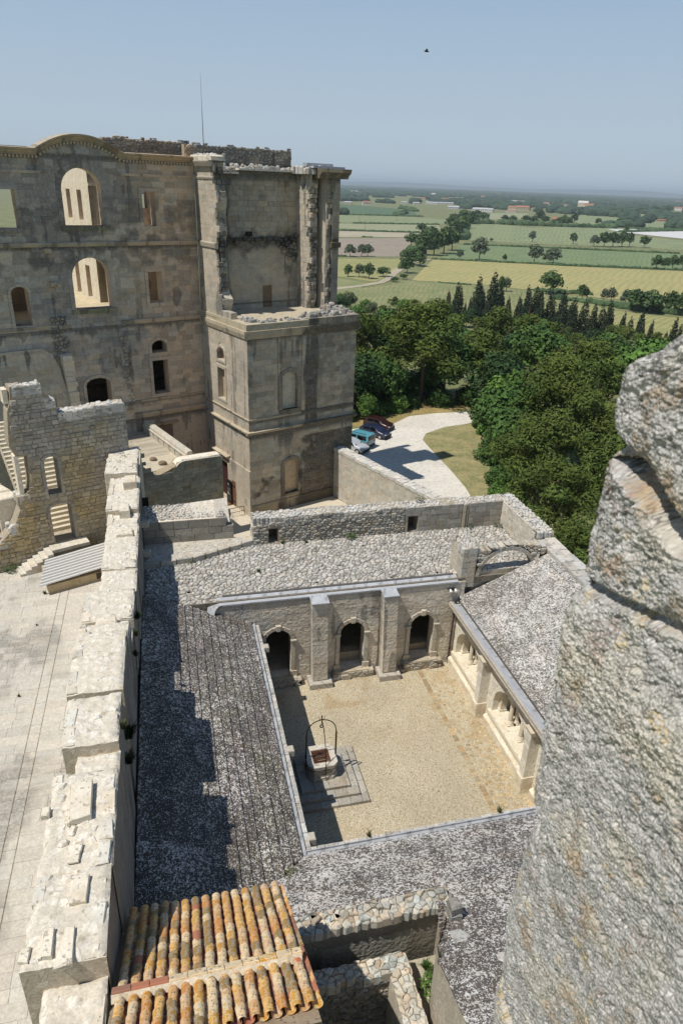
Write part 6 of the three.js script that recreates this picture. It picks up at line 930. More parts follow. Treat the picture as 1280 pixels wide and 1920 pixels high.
{
  const field = (a, b, row, n = 7) => textures(256, 256, (u, v) => { const q = fbm(u * n, v * n, 4, n), r = fbm(u * 4, v * 64, 2, 4), g = vn(u * 60, v * 60, 60); let c = mixc(a, b, clamp(q * 1.4 - .2)); const k = (1 - row * .5 + row * r) * (.88 + .24 * g); return [c[0] * k, c[1] * k, c[2] * k, 0]; }, { noBump: true });
  const W = mat(field([.36, .31, .125], [.30, .29, .115], .35), 70, 70), GR = mat(field([.125, .185, .075], [.175, .22, .10], .5), 60, 60), LG = mat(field([.17, .21, .10], [.24, .265, .13], .6), 80, 80), PL = mat(field([.25, .21, .165], [.30, .25, .195], .25), 90, 90), PA = mat(field([.24, .26, .14], [.29, .29, .17], .4), 80, 80), BA = mat(field([.24, .25, .09], [.31, .285, .115], .5), 50, 50), DG = mat(field([.065, .12, .055], [.09, .145, .07], .3), 80, 80), ME = mat(field([.16, .19, .07], [.25, .24, .105], .5), 40, 40), ST = mat(field([.34, .30, .21], [.40, .36, .26], .3), 80, 80);
  let k = 0; const F = (n, p, m, r = .5) => sheet(n, p, PLAIN + .04 + .012 * k++, m, r);
  F('ploughed_field', [[127, -680], [205, -698], [253, -717], [216, -623], [177, -521], [60, -505], [40, -640]], PL); F('stubble_field', [[100, -785], [197, -801], [285, -793], [253, -724], [60, -690]], ST);
  F('pale_field', [[100, -925], [234, -952], [377, -972], [347, -885], [289, -803], [209, -849], [90, -830]], PA); F('pale_green_field', [[140, -1180], [303, -1232], [412, -1218], [462, -1158], [396, -1003], [241, -978], [110, -950]], LG); F('green_field', [[200, -1760], [454, -1850], [522, -1623], [519, -1487], [442, -1233], [308, -1254], [140, -1210]], DG);
  F('barley_field', [[40, -495], [170, -501], [153, -453], [138, -418], [112, -377], [97, -399], [35, -395]], BA, 1.0); F('meadow', [[30, -384], [97, -392], [107, -370], [86, -330], [30, -330]], ME);
  F('wheat_field', [[192, -500], [235, -494], [276, -467], [314, -453], [400, -428], [330, -290], [257, -313], [217, -317], [191, -346], [166, -372], [136, -384], [158, -430]], W, .9); F('near_meadow', [[135, -382], [165, -370], [190, -344], [207, -325], [190, -262], [122, -260], [86, -300], [88, -345], [121, -368]], ME, 1.2);
  F('green_crop_field', [[271, -639], [344, -636], [463, -576], [560, -530], [470, -430], [408, -438], [319, -460], [280, -474], [241, -498], [198, -506], [235, -567]], GR, 1.0); F('light_green_field', [[444, -1035], [500, -1031], [510, -950], [576, -1008], [674, -1005], [590, -852], [601, -753], [648, -705], [760, -640], [700, -520], [527, -570], [494, -617], [458, -651], [358, -662], [299, -700]], LG, 1.1);
  F('stubble_strip', [[1017, -1393], [1071, -1357], [1300, -1200], [1160, -1060], [951, -1202]], ST); F('right_meadow', [[940, -1557], [1315, -1850], [1700, -1650], [1000, -900], [815, -892], [840, -1061], [718, -1072], [673, -1111]], LG); F('pasture', [[649, -1468], [824, -1568], [639, -1222], [529, -1173]], PA); F('cypress_strip', [[188, -299], [204, -273], [250, -237], [230, -150], [176, -179], [171, -219], [168, -261]], BA, .7);
  F('farm_track', [[80, -345], [88, -349], [102, -359], [116, -372], [127, -390], [136, -411], [152, -443], [172, -479], [189, -498], [204, -503], [203, -506], [186, -502], [168, -482], [147, -446], [132, -415], [124, -395], [114, -377], [101, -365], [87, -355], [80, -352]], ST);
  const pale_sheet = sheet('pale_sheet', [[638, -969], [693, -993], [776, -967], [900, -880], [700, -690], [663, -722], [632, -784], [621, -841], [620, -899]], PLAIN + .3, plain(.56, .56, .55, { rough: .9 })); pale_sheet.userData.label = 'pale flat plastic sheeting in the plain';  // pale matt sheet, taken for plastic sheeting rather than water
}
// ---------------------------------------------------------------- foliage
function leafCloud(o) {   // lobes: [x, y, z, r, squash]; leaves sit on and inside the lobes
  const g = new MB(); const tot = o.lobes.reduce((s, l) => s + l[3] * l[3], 0);
  for (const [cx, cy, cz, r, sq = .8] of o.lobes) {
    const n = Math.round(o.n * r * r / tot), lt = rr(.78, 1.25), lw = rr(-.08, .08);
    for (let k = 0; k < n; k++) {
      const z = rr(-.75, 1), a = rr(0, 6.2832), q = Math.sqrt(1 - z * z), rad = r * (R() < .75 ? rr(.86, 1.05) : rr(.5, .9)) * (1 + .22 * (vn(cx * 3 + Math.cos(a) * 2.2, z * 2.2 + cz * 3 + Math.sin(a)) - .5)), d = [q * Math.cos(a), z, q * Math.sin(a)], P = [cx + d[0] * rad, cy + d[1] * rad * sq, cz + d[2] * rad];
      let nx = d[0] * .75 + rr(-.55, .55), ny = d[1] * .75 + .25 + rr(-.5, .5), nz = d[2] * .75 + rr(-.55, .55); const l = Math.hypot(nx, ny, nz) || 1; nx /= l; ny /= l; nz /= l;
      let tx = rr(-1, 1), ty = rr(-1, 1), tz = rr(-1, 1); const dt = tx * nx + ty * ny + tz * nz; tx -= dt * nx; ty -= dt * ny; tz -= dt * nz; const tl = Math.hypot(tx, ty, tz) || 1; tx /= tl; ty /= tl; tz /= tl;
      const bx = ny * tz - nz * ty, by = nz * tx - nx * tz, bz = nx * ty - ny * tx, s = o.leaf * rr(.6, 1.25), w = s * (o.wide ?? .62), v = lt * rr(.75, 1.25), c = [o.col[0] * v * (1 + lw), o.col[1] * v, o.col[2] * v * (1 - lw)], N = [nx, ny, nz], i0 = g.p.length / 3;
      g.vert([P[0] - tx * s, P[1] - ty * s, P[2] - tz * s], N, 0, 0, c); g.vert([P[0] + bx * w, P[1] + by * w, P[2] + bz * w], N, 1, 0, c); g.vert([P[0] + tx * s, P[1] + ty * s, P[2] + tz * s], N, 1, 1, c); g.vert([P[0] - bx * w, P[1] - by * w, P[2] - bz * w], N, 0, 1, c); g.i.push(i0, i0 + 2, i0 + 1, i0, i0 + 3, i0 + 2);
    }
  }
  return g.geo();
}
const M_LEAF = new THREE.MeshPhysicalMaterial({ roughness: .8, side: THREE.DoubleSide, vertexColors: true, transmission: 0, specularIntensity: .3 });
const M_BARK = plain(.10, .075, .055);
function limbs(h, r, n, spread) {
  const parts = [new THREE.CylinderGeometry(r * .45, r, h, 7).translate(0, h / 2, 0)];
  for (let k = 0; k < n; k++) { const a = k / n * 6.28 + rr(-.4, .4), l = h * rr(.45, .75), g = new THREE.CylinderGeometry(r * .12, r * .4, l, 5); g.translate(0, l / 2, 0); g.rotateZ(rr(.5, .95)); g.rotateY(a); g.translate(0, h * rr(.6, .95), 0); parts.push(g); }
  return mergeGeometries(parts);
}
function broad(h, n, leaf, col, nl = 11) { const L = [], cr = h * .42; for (let k = 0; k < nl; k++) { const a = k * 2.4 + rr(-.3, .3), t = k / nl, rad = cr * .72 * Math.sqrt(1 - Math.pow(t * 1.6 - .55, 2) * .55) * rr(.55, 1); L.push([Math.cos(a) * rad, h * (.38 + .45 * t), Math.sin(a) * rad, cr * rr(.34, .52), .85]); } L.push([0, h * .62, 0, cr * .62, .9], [0, h * .84, 0, cr * .4, .8]); return leafCloud({ lobes: L, n, leaf, col }); }
function pine(h, n, leaf, col) { const L = []; for (let k = 0; k < 30; k++) { const t = Math.pow(R(), .8), a = rr(0, 6.28), rad = h * .36 * Math.sqrt(clamp(1.05 - t * t)) * rr(.35, 1); L.push([Math.cos(a) * rad, h * (.36 + .56 * t), Math.sin(a) * rad, h * rr(.085, .135), .7]); } L.push([0, h * .6, 0, h * .2, .9]); return leafCloud({ lobes: L, n, leaf, col, wide: .34 }); }
function cypress(h, n, leaf, col, w) { const L = [], m = 16; for (let k = 0; k < m; k++) { const t = (k + .3) / m, r = h * w * Math.pow(1 - t, .62) * (t < .12 ? .75 + 2 * t : 1); L.push([rr(-.12, .12), h * (.04 + .93 * t), rr(-.12, .12), Math.max(.16, r), Math.max(.9, 1.6 * h / m / Math.max(.2, r) * .55)]); } return leafCloud({ lobes: L, n, leaf, col, wide: .4 }); }
R = mulberry(201);
const GREEN = { oak: [.062, .115, .028], lush: [.085, .165, .034], dark: [.034, .066, .022], olive: [.10, .12, .055], silver: [.10, .125, .075], pine: [.080, .112, .024], cyp: [.022, .036, .017] };
const crownOf = {
  oakN: [0, 1].map(() => broad(9, 4600, .26, GREEN.oak, 13)), lushN: [broad(8.5, 4600, .26, GREEN.lush, 13)], pineN: [0, 1, 2].map(() => pine(12, 8200, .23, GREEN.pine)), darkN: [broad(9, 4200, .27, GREEN.dark, 12)],
  oak: [0, 1].map(() => broad(9, 2000, .38, GREEN.oak)), lush: [0, 1].map(() => broad(9, 2000, .38, GREEN.lush)), pine: [0, 1].map(() => pine(11, 3000, .36, GREEN.pine)), dark: [broad(9, 1900, .38, GREEN.dark)], silver: [broad(8, 1800, .36, GREEN.olive)],
  cyp: [0, 1].map(() => cypress(12, 2400, .30, GREEN.cyp, .15)), cypB: [cypress(12, 2000, .34, GREEN.cyp, .20)],
  fOak: [0, 1].map(() => broad(9, 620, .62, [.06, .10, .035], 8)), fSilver: [broad(9, 620, .60, GREEN.silver, 8)], fLush: [broad(9, 620, .6, [.085, .14, .045], 8)], fDark: [cypress(9, 500, .5, [.03, .05, .025], .28)],
};
const trunkOf = { broad: limbs(4.6, .24, 5, 1), pine: limbs(8.5, .26, 6, 1), cyp: limbs(2, .14, 0, 0) };
const HT0 = { oakN: 9, lushN: 8.5, pineN: 12, darkN: 9, oak: 9, lush: 9, pine: 11, dark: 9, silver: 8, cyp: 12, cypB: 12, fOak: 9, fSilver: 9, fLush: 9, fDark: 9 };
function tree(name, kind, label, group, x, z, h, wide = 1) {
  const t = thing(name, label, 'tree', group, [x, terrainY(x, z) - .15, z], rr(0, 6.28)), k = h / HT0[kind], c = mesh('crown', pick(crownOf[kind]), M_LEAF, t), tr = mesh('trunk', /pine/.test(kind) ? trunkOf.pine : /cyp|fDark/.test(kind) ? trunkOf.cyp : trunkOf.broad, M_BARK, t);
  c.scale.set(k * wide, k, k * wide * rr(.92, 1.08)); tr.scale.setScalar(k); return t;
}
const ordinal = (i) => { const o = ['first', 'second', 'third', 'fourth', 'fifth', 'sixth', 'seventh', 'eighth', 'ninth', 'tenth', 'eleventh', 'twelfth', 'thirteenth', 'fourteenth', 'fifteenth', 'sixteenth', 'seventeenth', 'eighteenth', 'nineteenth'], t = ['', '', 'twent', 'thirt', 'fort']; return i < 19 ? o[i] : (i + 1) % 10 ? t[Math.floor((i + 1) / 10)] + 'y-' + o[(i + 1) % 10 - 1] : t[(i + 1) / 10] + 'ieth'; };
{ // wood on the slope below the yard
  R = mulberry(211);
  const spots = [], far = (x, z, d) => spots.every((s) => Math.hypot(s[0] - x, s[1] - z) > d + s[2]);
  const big = [['pine', 'pineN', 36, -94, 15.5, 1.3, 'great dark umbrella-shaped pine behind the bend of the white track'], ['tree', 'darkN', 24.5, -89, 9, 1.05, 'dark leafy tree standing over the parked cars'], ['tree', 'oakN', 29.5, -93, 8.2, 1.1, 'green broadleaf tree between the cars and the great pine'], ['tree', 'oakN', 20.5, -92, 9, 1.15, 'broad green tree touching the right edge of the pavilion'], ['tree', 'lushN', 25.5, -85.8, 4.2, .8, 'small young tree at the edge of the parking place'], ['pine', 'pineN', 27.5, -103, 12.5, 1.15, 'olive-green pine left of the great pine'],
    ['tree', 'lushN', 43, -79, 8.6, 1.1, 'bright green tree beside the grass where the track bends'], ['tree', 'oakN', 38.5, -72.5, 8.4, 1.15, 'dense green tree at the edge of the dry grass'], ['tree', 'oakN', 36.5, -65.5, 8, 1.1, 'dark green round tree right of the dry grass'], ['pine', 'pineN', 44, -68, 13.5, 1.15, 'large pine right of the dry grass, next to the rough stone'], ['pine', 'pineN', 34.5, -56.5, 10.5, 1.15, 'pine with bare branches beside the cloister corner'], ['pine', 'pineN', 40.5, -58, 12, 1.1, 'pine in front of the large pine, above the cloister corner'], ['pine', 'pineN', 30.5, -47, 9.5, 1.15, 'low pine growing close to the cloister parapet'], ['pine', 'pineN', 36.5, -46.5, 11.5, 1.1, 'pine beside the low one by the cloister parapet'], ['pine', 'pineN', 27.5, -38.5, 8, 1.1, 'pine right of the gallery roof, half behind the rough stone'], ['pine', 'pineN', 46, -52, 13, 1.1, 'pine mostly hidden by the rough stone'], ['tree', 'darkN', 46, -88, 9, 1.1, 'dark tree where the track enters the wood'], ['tree', 'oakN', 40, -95, 9.5, 1.1, 'tree shading the track at the edge of the wood'], ['pine', 'pineN', 52, -78, 13, 1.15, 'dark pine with rounded top in the wood near the rough stone']];
  for (const [n, kd, x, z, h, w, l] of big) { tree(n === 'pine' ? 'pine_tree' : 'broadleaf_tree', kd, l, undefined, x, z, h, w); spots.push([x, z, h * .3]); }
  const poly = [[18, -96], [52, -300], [84, -296], [112, -273], [158, -196], [205, -150], [130, -70], [62, -30], [48, -44], [52, -62], [48, -86], [44, -97]], inP = (x, z) => { let c = false; for (let i = 0, j = poly.length - 1; i < poly.length; j = i++) { const a = poly[i], b = poly[j]; if ((a[1] > z) !== (b[1] > z) && x < (b[0] - a[0]) * (z - a[1]) / (b[1] - a[1]) + a[0]) c = !c; } return c; };
  const grove = [], names = { oak: ['broadleaf_tree', 'mid-green broadleaf tree in the dense wood below the yard'], lush: ['broadleaf_tree', 'bright fresh-green broadleaf tree in the dense wood below the yard'], pine: ['pine_tree', 'olive-green pine in the dense wood below the yard'], dark: ['broadleaf_tree', 'dark green evergreen tree in the dense wood below the yard'], silver: ['broadleaf_tree', 'greyish olive-leaved tree in the dense wood below the yard'] };
  for (let tries = 0; tries < 6000 && spots.length < 268; tries++) {
    const x = rr(15, 205), z = rr(-302, -28); if (!inP(x, z)) continue; const h = rr(6.5, 10.5) * (z < -185 || x > 140 ? .72 : 1); if (!far(x, z, h * .32)) continue;
    const q = fbm(x * .03, z * .03, 2), k = q > .58 ? (R() < .7 ? 'pine' : 'dark') : q < .42 ? pick(['lush', 'lush', 'oak', 'silver']) : pick(['oak', 'oak', 'lush', 'dark', 'silver', 'pine']);
    spots.push([x, z, h * .32]); grove.push([tree(names[k][0], k, names[k][1], 'trees of the dense wood below the yard', x, z, k === 'pine' ? h * 1.25 : h, rr(1.05, 1.3)), k, Math.hypot(x, z), Math.atan2(x, -z)]);
  }
  const rk = ['nearest', 'second', 'third', 'fourth', 'fifth', 'sixth', 'farthest'], kn2 = { oak: 'mid-green broadleaf', lush: 'bright fresh-green broadleaf', pine: 'olive-green pine', dark: 'dark evergreen', silver: 'greyish olive-leaved' };
  const rankOf = (d) => Math.min(6, Math.floor((d - 95) / 30) < 0 ? 0 : Math.floor((d - 95) / 30));
  for (const k of Object.keys(kn2)) for (let r = 0; r < 7; r++) grove.filter((g) => g[1] === k && rankOf(g[2]) === r).sort((a, b) => a[3] - b[3]).forEach((g, i) => { g[0].userData.label = kn2[k] + ' tree, ' + ordinal(i) + ' such from left, ' + rk[r] + ' rank of wood'; });
}
{ // undergrowth at the edge of the wood
  R = mulberry(217);
  const B = [[20, -86.6, 3.2], [22.8, -87.2, 2.6], [27.4, -88.6, 3], [30.8, -90.6, 3.4], [33.6, -92.2, 2.6], [38.6, -92.6, 3.2], [27.5, -93.5, 4], [33, -97, 4.5], [22, -95, 5], [38, -98, 5], [43.2, -92.8, 3.4], [41, -82, 3.6], [40.4, -77.6, 3.8], [36.6, -69.4, 3.6], [34.4, -62.6, 3.4], [32.8, -59, 3], [31.4, -52.6, 3], [29.4, -43.2, 3], [45, -83.8, 4.2], [42.5, -73.4, 4.6], [25.5, -97, 5], [30.5, -99.5, 5.5]];
  const w = ['beside the parked cars', 'under the dark tree by the cars', 'left of the great pine', 'at the foot of the great pine', 'behind the great pine trunk', 'at the bend of the white track', 'behind the cars', 'deep behind the great pine', 'right of the pavilion', 'right of the great pine', 'where the track enters the wood', 'at the upper end of the dry grass', 'above the middle of the dry grass', 'at the middle of the dry grass', 'at the lower end of the dry grass', 'at the lowest tip of the dry grass', 'under the pine near the cloister corner', 'beside the cloister parapet', 'across the track from the grass', 'behind the dense tree by the grass', 'far behind the cars', 'left behind the great pine'];
  B.forEach(([x, z, h], k) => { const t = tree('bush', k % 3 ? 'oakN' : 'lushN', 'green bush ' + w[k], 'bushes at the edge of the wood', x, z, h * 1.25, 1.25); t.position.y -= h * .42; t.userData.category = 'bush'; });
}
const CYP=[[115.7,-279.3,9,0],[114.9,-267.8,13.5,1],[120.4,-272.1,5.5,0],[120.3,-260.6,16.2,0],[121.5,-269.9,7.7,0],[121.3,-259.4,11.9,0],[124.7,-265.2,10.7,0],[123.8,-255,18.4,0],[127.8,-261.5,10.7,0],[125.7,-252.7,15.4,0],[129.3,-258.3,11.5,0],[127.9,-249.3,10.6,0],[133.7,-251.5,10.8,0],[132.6,-243.5,14.8,0],[137.7,-246.7,14.5,0],[135.5,-239.2,14.9,0],[141.2,-241.3,13.6,1],[140.5,-231.6,15.4,0],[145.7,-234.7,10.7,0],[143.1,-228.3,13.2,0],[148.5,-229.6,12.6,1],[147.5,-222,12.3,0],[152.3,-224.2,11.3,1],[150.3,-217.1,14,0],[154.4,-221.1,8.1,0],[153.4,-213,10.8,0],[158.5,-215.8,8.7,1],[156.8,-208,12.2,0],[162.6,-209.7,8.7,0],[163.2,-199,11.5,0],[167.9,-201.8,9,0],[162,-200.9,6.9,0]];
R = mulberry(221);
{
  CYP.forEach(([x, z, h, b], i) => tree('cypress', b ? 'cypB' : 'cyp', (b ? 'broad bushy' : h > 14 ? 'tall' : h < 9 ? 'short' : 'slender') + ' dark cypress, ' + ordinal(i) + ' from the left in the row beyond the wood', 'cypresses beyond the wood', x, z, h * 1.14, b ? 1.05 : rr(1.0, 1.2))); }
const FT=[[134,-516,9.3,8.5,1],[143,-517,7,8.6,1],[148,-518,7.8,8.6,1],[103,-399,5.5,6.7,0],[109,-397,6.1,7.3,1],[113,-391,7.8,8.4,0],[124,-400,8.6,5.5,0],[124,-378,5.3,2.9,0],[293,-806,13.4,9.8,0],[214,-613,11.2,11.2,2],[196,-535,14,16.4,0],[205,-533,14.8,18.1,0],[219,-548,16.1,19.5,0],[238,-578,16.1,17,0],[256,-678,15.5,13.5,2],[179,-518,7.9,6.3,2],[165,-463,10.7,10.7,0],[145,-419,9.7,9.7,0],[166,-455,8.4,9.1,0],[133,-390,4.8,3,0],[296,-715,18.7,16.5,0],[338,-800,18.4,17.2,2],[359,-880,17.5,14.8,0],[391,-911,21,16.8,0],[449,-1024,22,17.3,0],[503,-1131,22.5,15.6,0],[476,-1119,20.5,17.1,2],[416,-1012,18.5,13.9,0],[502,-1101,20.3,13.5,0],[229,-502,12.6,15.8,1],[214,-504,5.5,7.1,1],[246,-495,3.9,5.1,0],[264,-484,11.7,12.8,1],[275,-484,7.8,7.8,1],[280,-485,11.8,11,1],[371,-690,7.7,10.9,1],[408,-674,8.7,10.8,0],[417,-650,10.5,10.5,1],[425,-645,12.6,13.7,0],[436,-647,12.7,13.8,0],[449,-651,12.8,13.9,0],[463,-659,8.7,13,0],[473,-649,11.8,10.7,0],[344,-453,9.2,9.5,0],[354,-457,6.2,7.7,0],[358,-454,8.5,9.6,0],[367,-455,9.3,10.1,0],[325,-688,4.3,3.2,0],[170,-342,4.4,7.7,0],[173,-342,4.4,7.2,1],[192,-331,11.5,12,2],[200,-314,6.8,7.3,0],[209,-309,4.2,6.3,1],[213,-309,4.7,6.8,1],[212,-296,6.1,7.6,1],[207,-281,9.7,9.7,0],[211,-276,10.5,10,0],[215,-278,5.8,8.2,0],[221,-276,7.2,9.6,0],[223,-270,8.1,10.9,0],[226,-278,4.9,7.3,0],[576,-1074,13.5,11.8,0],[600,-1083,15.3,11.9,0],[567,-1084,16.9,11.9,0],[557,-1110,15.5,10.3,0],[548,-1120,13.9,10.4,0],[640,-1175,20.3,18.4,0],[597,-1028,17.9,13,0],[625,-1054,15.1,11.7,0],[585,-1024,12.9,9.7,2],[1035,-1692,18.7,16.1,3],[928,-1528,12.1,14.5,3],[1117,-1682,16.2,13.5,0],[1045,-1540,12.4,17.3,3],[1013,-1479,11.9,9.5,0],[718,-1060,13.7,12,0],[738,-1066,15.6,12.1,0],[703,-1095,12.3,10.5,0],[606,-983,11,6.3,0],[645,-1102,12.2,14,0],[691,-1149,14.6,14.6,0],[1316,-1851,35.9,15,0],[1390,-1893,36.9,18.4,0],[1470,-1941,38,19,0],[617,-890,5.8,11.6,0]];
R = mulberry(231);
{ const where = (x, z) => z > -345 ? 'on the edge of the wheat field beyond the cypresses' : z > -420 ? 'by the farm track left of the wheat' : z > -460 ? 'at the far right edge of the wheat field' : z > -530 ? (x < 160 ? 'at the edge of the ploughed field' : x < 225 ? 'in the clump where the farm track ends' : 'along the ditch behind the wheat field') : z > -720 ? (x > 340 ? 'in the row behind the green crop' : 'in the clump above the farm track') : z > -900 ? 'in the tree belt between the far fields' : 'in the far belt of trees on the plain';
  const kn = ['green field tree', 'grey-green field tree', 'light green field tree', 'dark conifer'], big = (h) => h > 13 ? 'large ' : h < 7 ? 'small ' : '';
  FT.forEach(([x, z, w, h, k]) => tree('field_tree', ['fOak', 'fSilver', 'fLush', 'fDark'][k], big(h) + kn[k] + ' ' + where(x, z), 'trees on the plain ' + where(x, z), x, z, h * 1.05, clamp(w / (h * .86), .6, 2.2)));
  const by = new Map(); for (const o of scene.children) if (/^field_tree/.test(o.name)) { const l = o.userData.label; by.has(l) ? by.get(l).push(o) : by.set(l, [o]); } 
  for (const [l, a] of by) if (a.length > 1) a.sort((p, q) => Math.atan2(p.position.x, -p.position.z) - Math.atan2(q.position.x, -q.position.z)).forEach((o, i) => { o.userData.label = l.replace(' beyond the cypresses', '') + ', ' + ordinal(i) + ' from left'; }); }
const HOUSES = [[469, -1844, 19, 7, 'pale farmhouse at the far left behind the green strip', 'CR', 'GRf'], [517, -1847, 19, 9, 'white house with pinkish roof behind the green strip', 'WH', 'RF'], [694, -2075, 16, 6, 'small white shed left of the long glasshouses', 'WH', 'GRf'], [725, -2059, 18, 6, 'white shed beside the long glasshouses', 'WH', 'GRf'], [796, -2118, 36, 7, 'long white glasshouse, left one', 'WH', 'GRf'], [859, -2171, 50, 6, 'longest white glasshouse in the plain', 'WH', 'GRf'], [701, -1716, 28, 7, 'blue-grey flat barn in front of the glasshouses', 'GRf', 'GRf'], [719, -1585, 48, 8, 'low row of white terraced houses with dark windows', 'WH', 'GRf'], [887, -1777, 22, 10, 'house with red tiled roof in the hamlet, left part', 'CR', 'RF'], [904, -1757, 34, 12, 'largest house of the hamlet with pale walls and red roof', 'CR', 'RF'], [800, -1607, 25, 5, 'low white building in front of the hamlet', 'WH', 'RF'], [644, -1129, 13, 9, 'ochre house with orange roof among the trees', 'CR', 'RF'], [1494, -2953, 90, 6, 'very long pale warehouse behind the hamlet', 'WH', 'WH'], [1486, -2695, 21, 8, 'pale house right of the hamlet', 'WH', 'RF'], [1488, -2432, 36, 20, 'big barn with white sloping roof on the right', 'CR', 'WH'], [1427, -2295, 28, 14, 'brown barn beside the white-roofed one', 'CR', 'RF'], [1409, -2421, 19, 7, 'small white house left of the big barn', 'WH', 'RF'], [1808, -2332, 27, 12, 'pale house at the far right edge', 'WH', 'RF'], [995, -1325, 17, 4, 'low reddish hut in the right meadow', 'RF', 'RF'], [1532, -5290, 60, 8, 'distant white strip of sheds near the horizon', 'WH', 'WH'], [1197, -4548, 46, 7, 'distant white shed at the left near the horizon', 'WH', 'WH'], [1537, -4082, 24, 14, 'distant white block left of centre', 'WH', 'GRf'], [1674, -3707, 23, 13, 'distant pale house in the woods', 'WH', 'RF'], [3836, -4998, 80, 12, 'distant pale buildings far right', 'WH', 'RF'], [977, -2716, 28, 9, 'cream house behind the glasshouses', 'CR', 'RF'], [1140, -2884, 26, 8, 'cream house among trees behind the glasshouses', 'CR', 'RF']];
// hedges and distant woods: masses
function mass(name, label, pts, colFn) {
  const n = pts.length, g = new THREE.IcosahedronGeometry(1, 2); const P = g.attributes.position; for (let i = 0; i < P.count; i++) { const k = 1 + .42 * (fbm(P.getX(i) * 2.3 + 3, P.getY(i) * 2.3 + P.getZ(i) * 1.9, 3) - .5); P.setXYZ(i, P.getX(i) * k, P.getY(i) * k, P.getZ(i) * k); } g.computeVertexNormals();
  const im = shade(new THREE.InstancedMesh(g, new THREE.MeshStandardMaterial({ roughness: 1 }), n)), m = new THREE.Matrix4(), q = new THREE.Quaternion(), up = new THREE.Vector3(0, 1, 0), c = new THREE.Color();
  pts.forEach(([x, y, z, w, h], i) => { q.setFromAxisAngle(up, rr(0, 6.28)); m.compose(new THREE.Vector3(x, y, z), q, new THREE.Vector3(w, h, w * rr(.8, 1.2))); im.setMatrixAt(i, m); const k = colFn(x, z); im.setColorAt(i, c.setRGB(...k)); });
  im.name = numbered(name); im.userData = { kind: 'stuff', label, category: 'woodland' }; scene.add(im); return im;
}
R = mulberry(241);
{
  const hed = [], line = (a, b, w, h, d = 1.1) => { const L = Math.hypot(b[0] - a[0], b[1] - a[1]); for (let s = 0; s < L; s += w * d * rr(.5, 1)) { const t = s / L; if (fbm(s * .02 + a[0], 3, 2) > .33) hed.push([lerp(a[0], b[0], t) + rr(-1, 1) * w * .5, PLAIN + h * .25, lerp(a[1], b[1], t) + rr(-1, 1) * w * .5, w * rr(.7, 1.3), h * rr(.6, 1.2)]); } };
  line([60, -507], [175, -520], 1.6, 1.2); line([192, -503], [280, -471], 1.5, 1.2); line([280, -471], [420, -430], 1.6, 1.3); line([271, -643], [470, -578], 2, 1.5); line([60, -690], [260, -722], 1.6, 1); line([150, -806], [290, -798], 2, 1.5); line([100, -940], [380, -980], 2.5, 1.6); line([140, -1200], [445, -1230], 3, 2);
  line([190, -343], [262, -305], 2.2, 1.8); line([207, -290], [232, -262], 2.4, 2.6); line([186, -318], [208, -292], 2.2, 2); line([232, -262], [330, -290], 2.5, 2.4); line([140, -380], [195, -346], 1.2, .7); line([510, -1030], [580, -1010], 5, 6); line([444, -1040], [520, -1035], 6, 6); line([580, -1010], [680, -1008], 6, 5); line([620, -905], [800, -985], 4, 3); line([690, -1000], [900, -930], 5, 3); line([300, -705], [440, -1035], 6, 6); line([180, -520], [300, -720], 5, 5); line([148, -440], [182, -500], 2.5, 3); line([400, -1230], [520, -1500], 7, 5); line([520, -1480], [540, -1640], 7, 6);
  mass('hedgerow', 'hedges and scrub along the field edges', hed, () => { const v = rr(.7, 1.3); return [.055 * v, .095 * v, .035 * v]; });
  const wood = []; for (let k = 0; k < 15000 && wood.length < 6500; k++) { const az = rr(-.25, 1.0), d = 1250 * Math.exp(R() * 2.3), x = d * Math.sin(az), z = -d * Math.cos(az); const n = fbm(x * .0016 + 7, z * .0011, 3), edge = sstep(1500, 3200, d); if (n < .47 - .22 * edge) continue; if (d < 2100 && n < .56) continue; if (d < 4200 && fbm(x * .004 + 3, z * .003 + 9, 2) > .56) continue; if (HOUSES.some(([hx, hz, hw]) => { const hd = Math.hypot(hx, hz), ha = Math.atan2(hx, -hz); return d > hd - 420 && d < hd + 20 && Math.abs(az - ha) < (hw * .75 + 10) / hd; })) continue; const s = 1 + d / 2600; wood.push([x, PLAIN + 3, z, rr(6, 10) * s, rr(6, 10) * (1 + d / 14000)]); }
  mass('distant_woods', 'belts of distant trees across the plain', wood, (x, z) => { const v = rr(.75, 1.3); return [.035 * v, .062 * v, .034 * v]; });
  const farw = []; for (let k = 0; k < 1600; k++) { const az = rr(-.3, 1.05), d = rr(7000, 13000), x = d * Math.sin(az), z = -d * Math.cos(az); farw.push([x, PLAIN + 2, z, rr(60, 130), rr(12, 22)]); } mass('far_woods', 'hazy woods near the horizon', farw, () => { const v = rr(.8, 1.2); return [.05 * v, .075 * v, .045 * v]; });
  // low hills on the horizon
  const g = new MB(), N = 160, P = (k, j) => { const az = lerp(-.6, 1.3, k / N), d = [17000, 18500, 23000][j], h = j === 1 ? 20 + 95 * fbm(k * .09, 3, 3) : j === 2 ? 60 : PLAIN; return [d * Math.sin(az), h, -d * Math.cos(az)]; }; for (let k = 0; k < N; k++) for (let j = 0; j < 2; j++) g.face([P(k, j), P(k + 1, j), P(k + 1, j + 1), P(k, j + 1)], [[0, 0], [1, 0], [1, 1], [0, 1]]); struct(mesh('hills', g, plain(.07, .10, .08)));
}
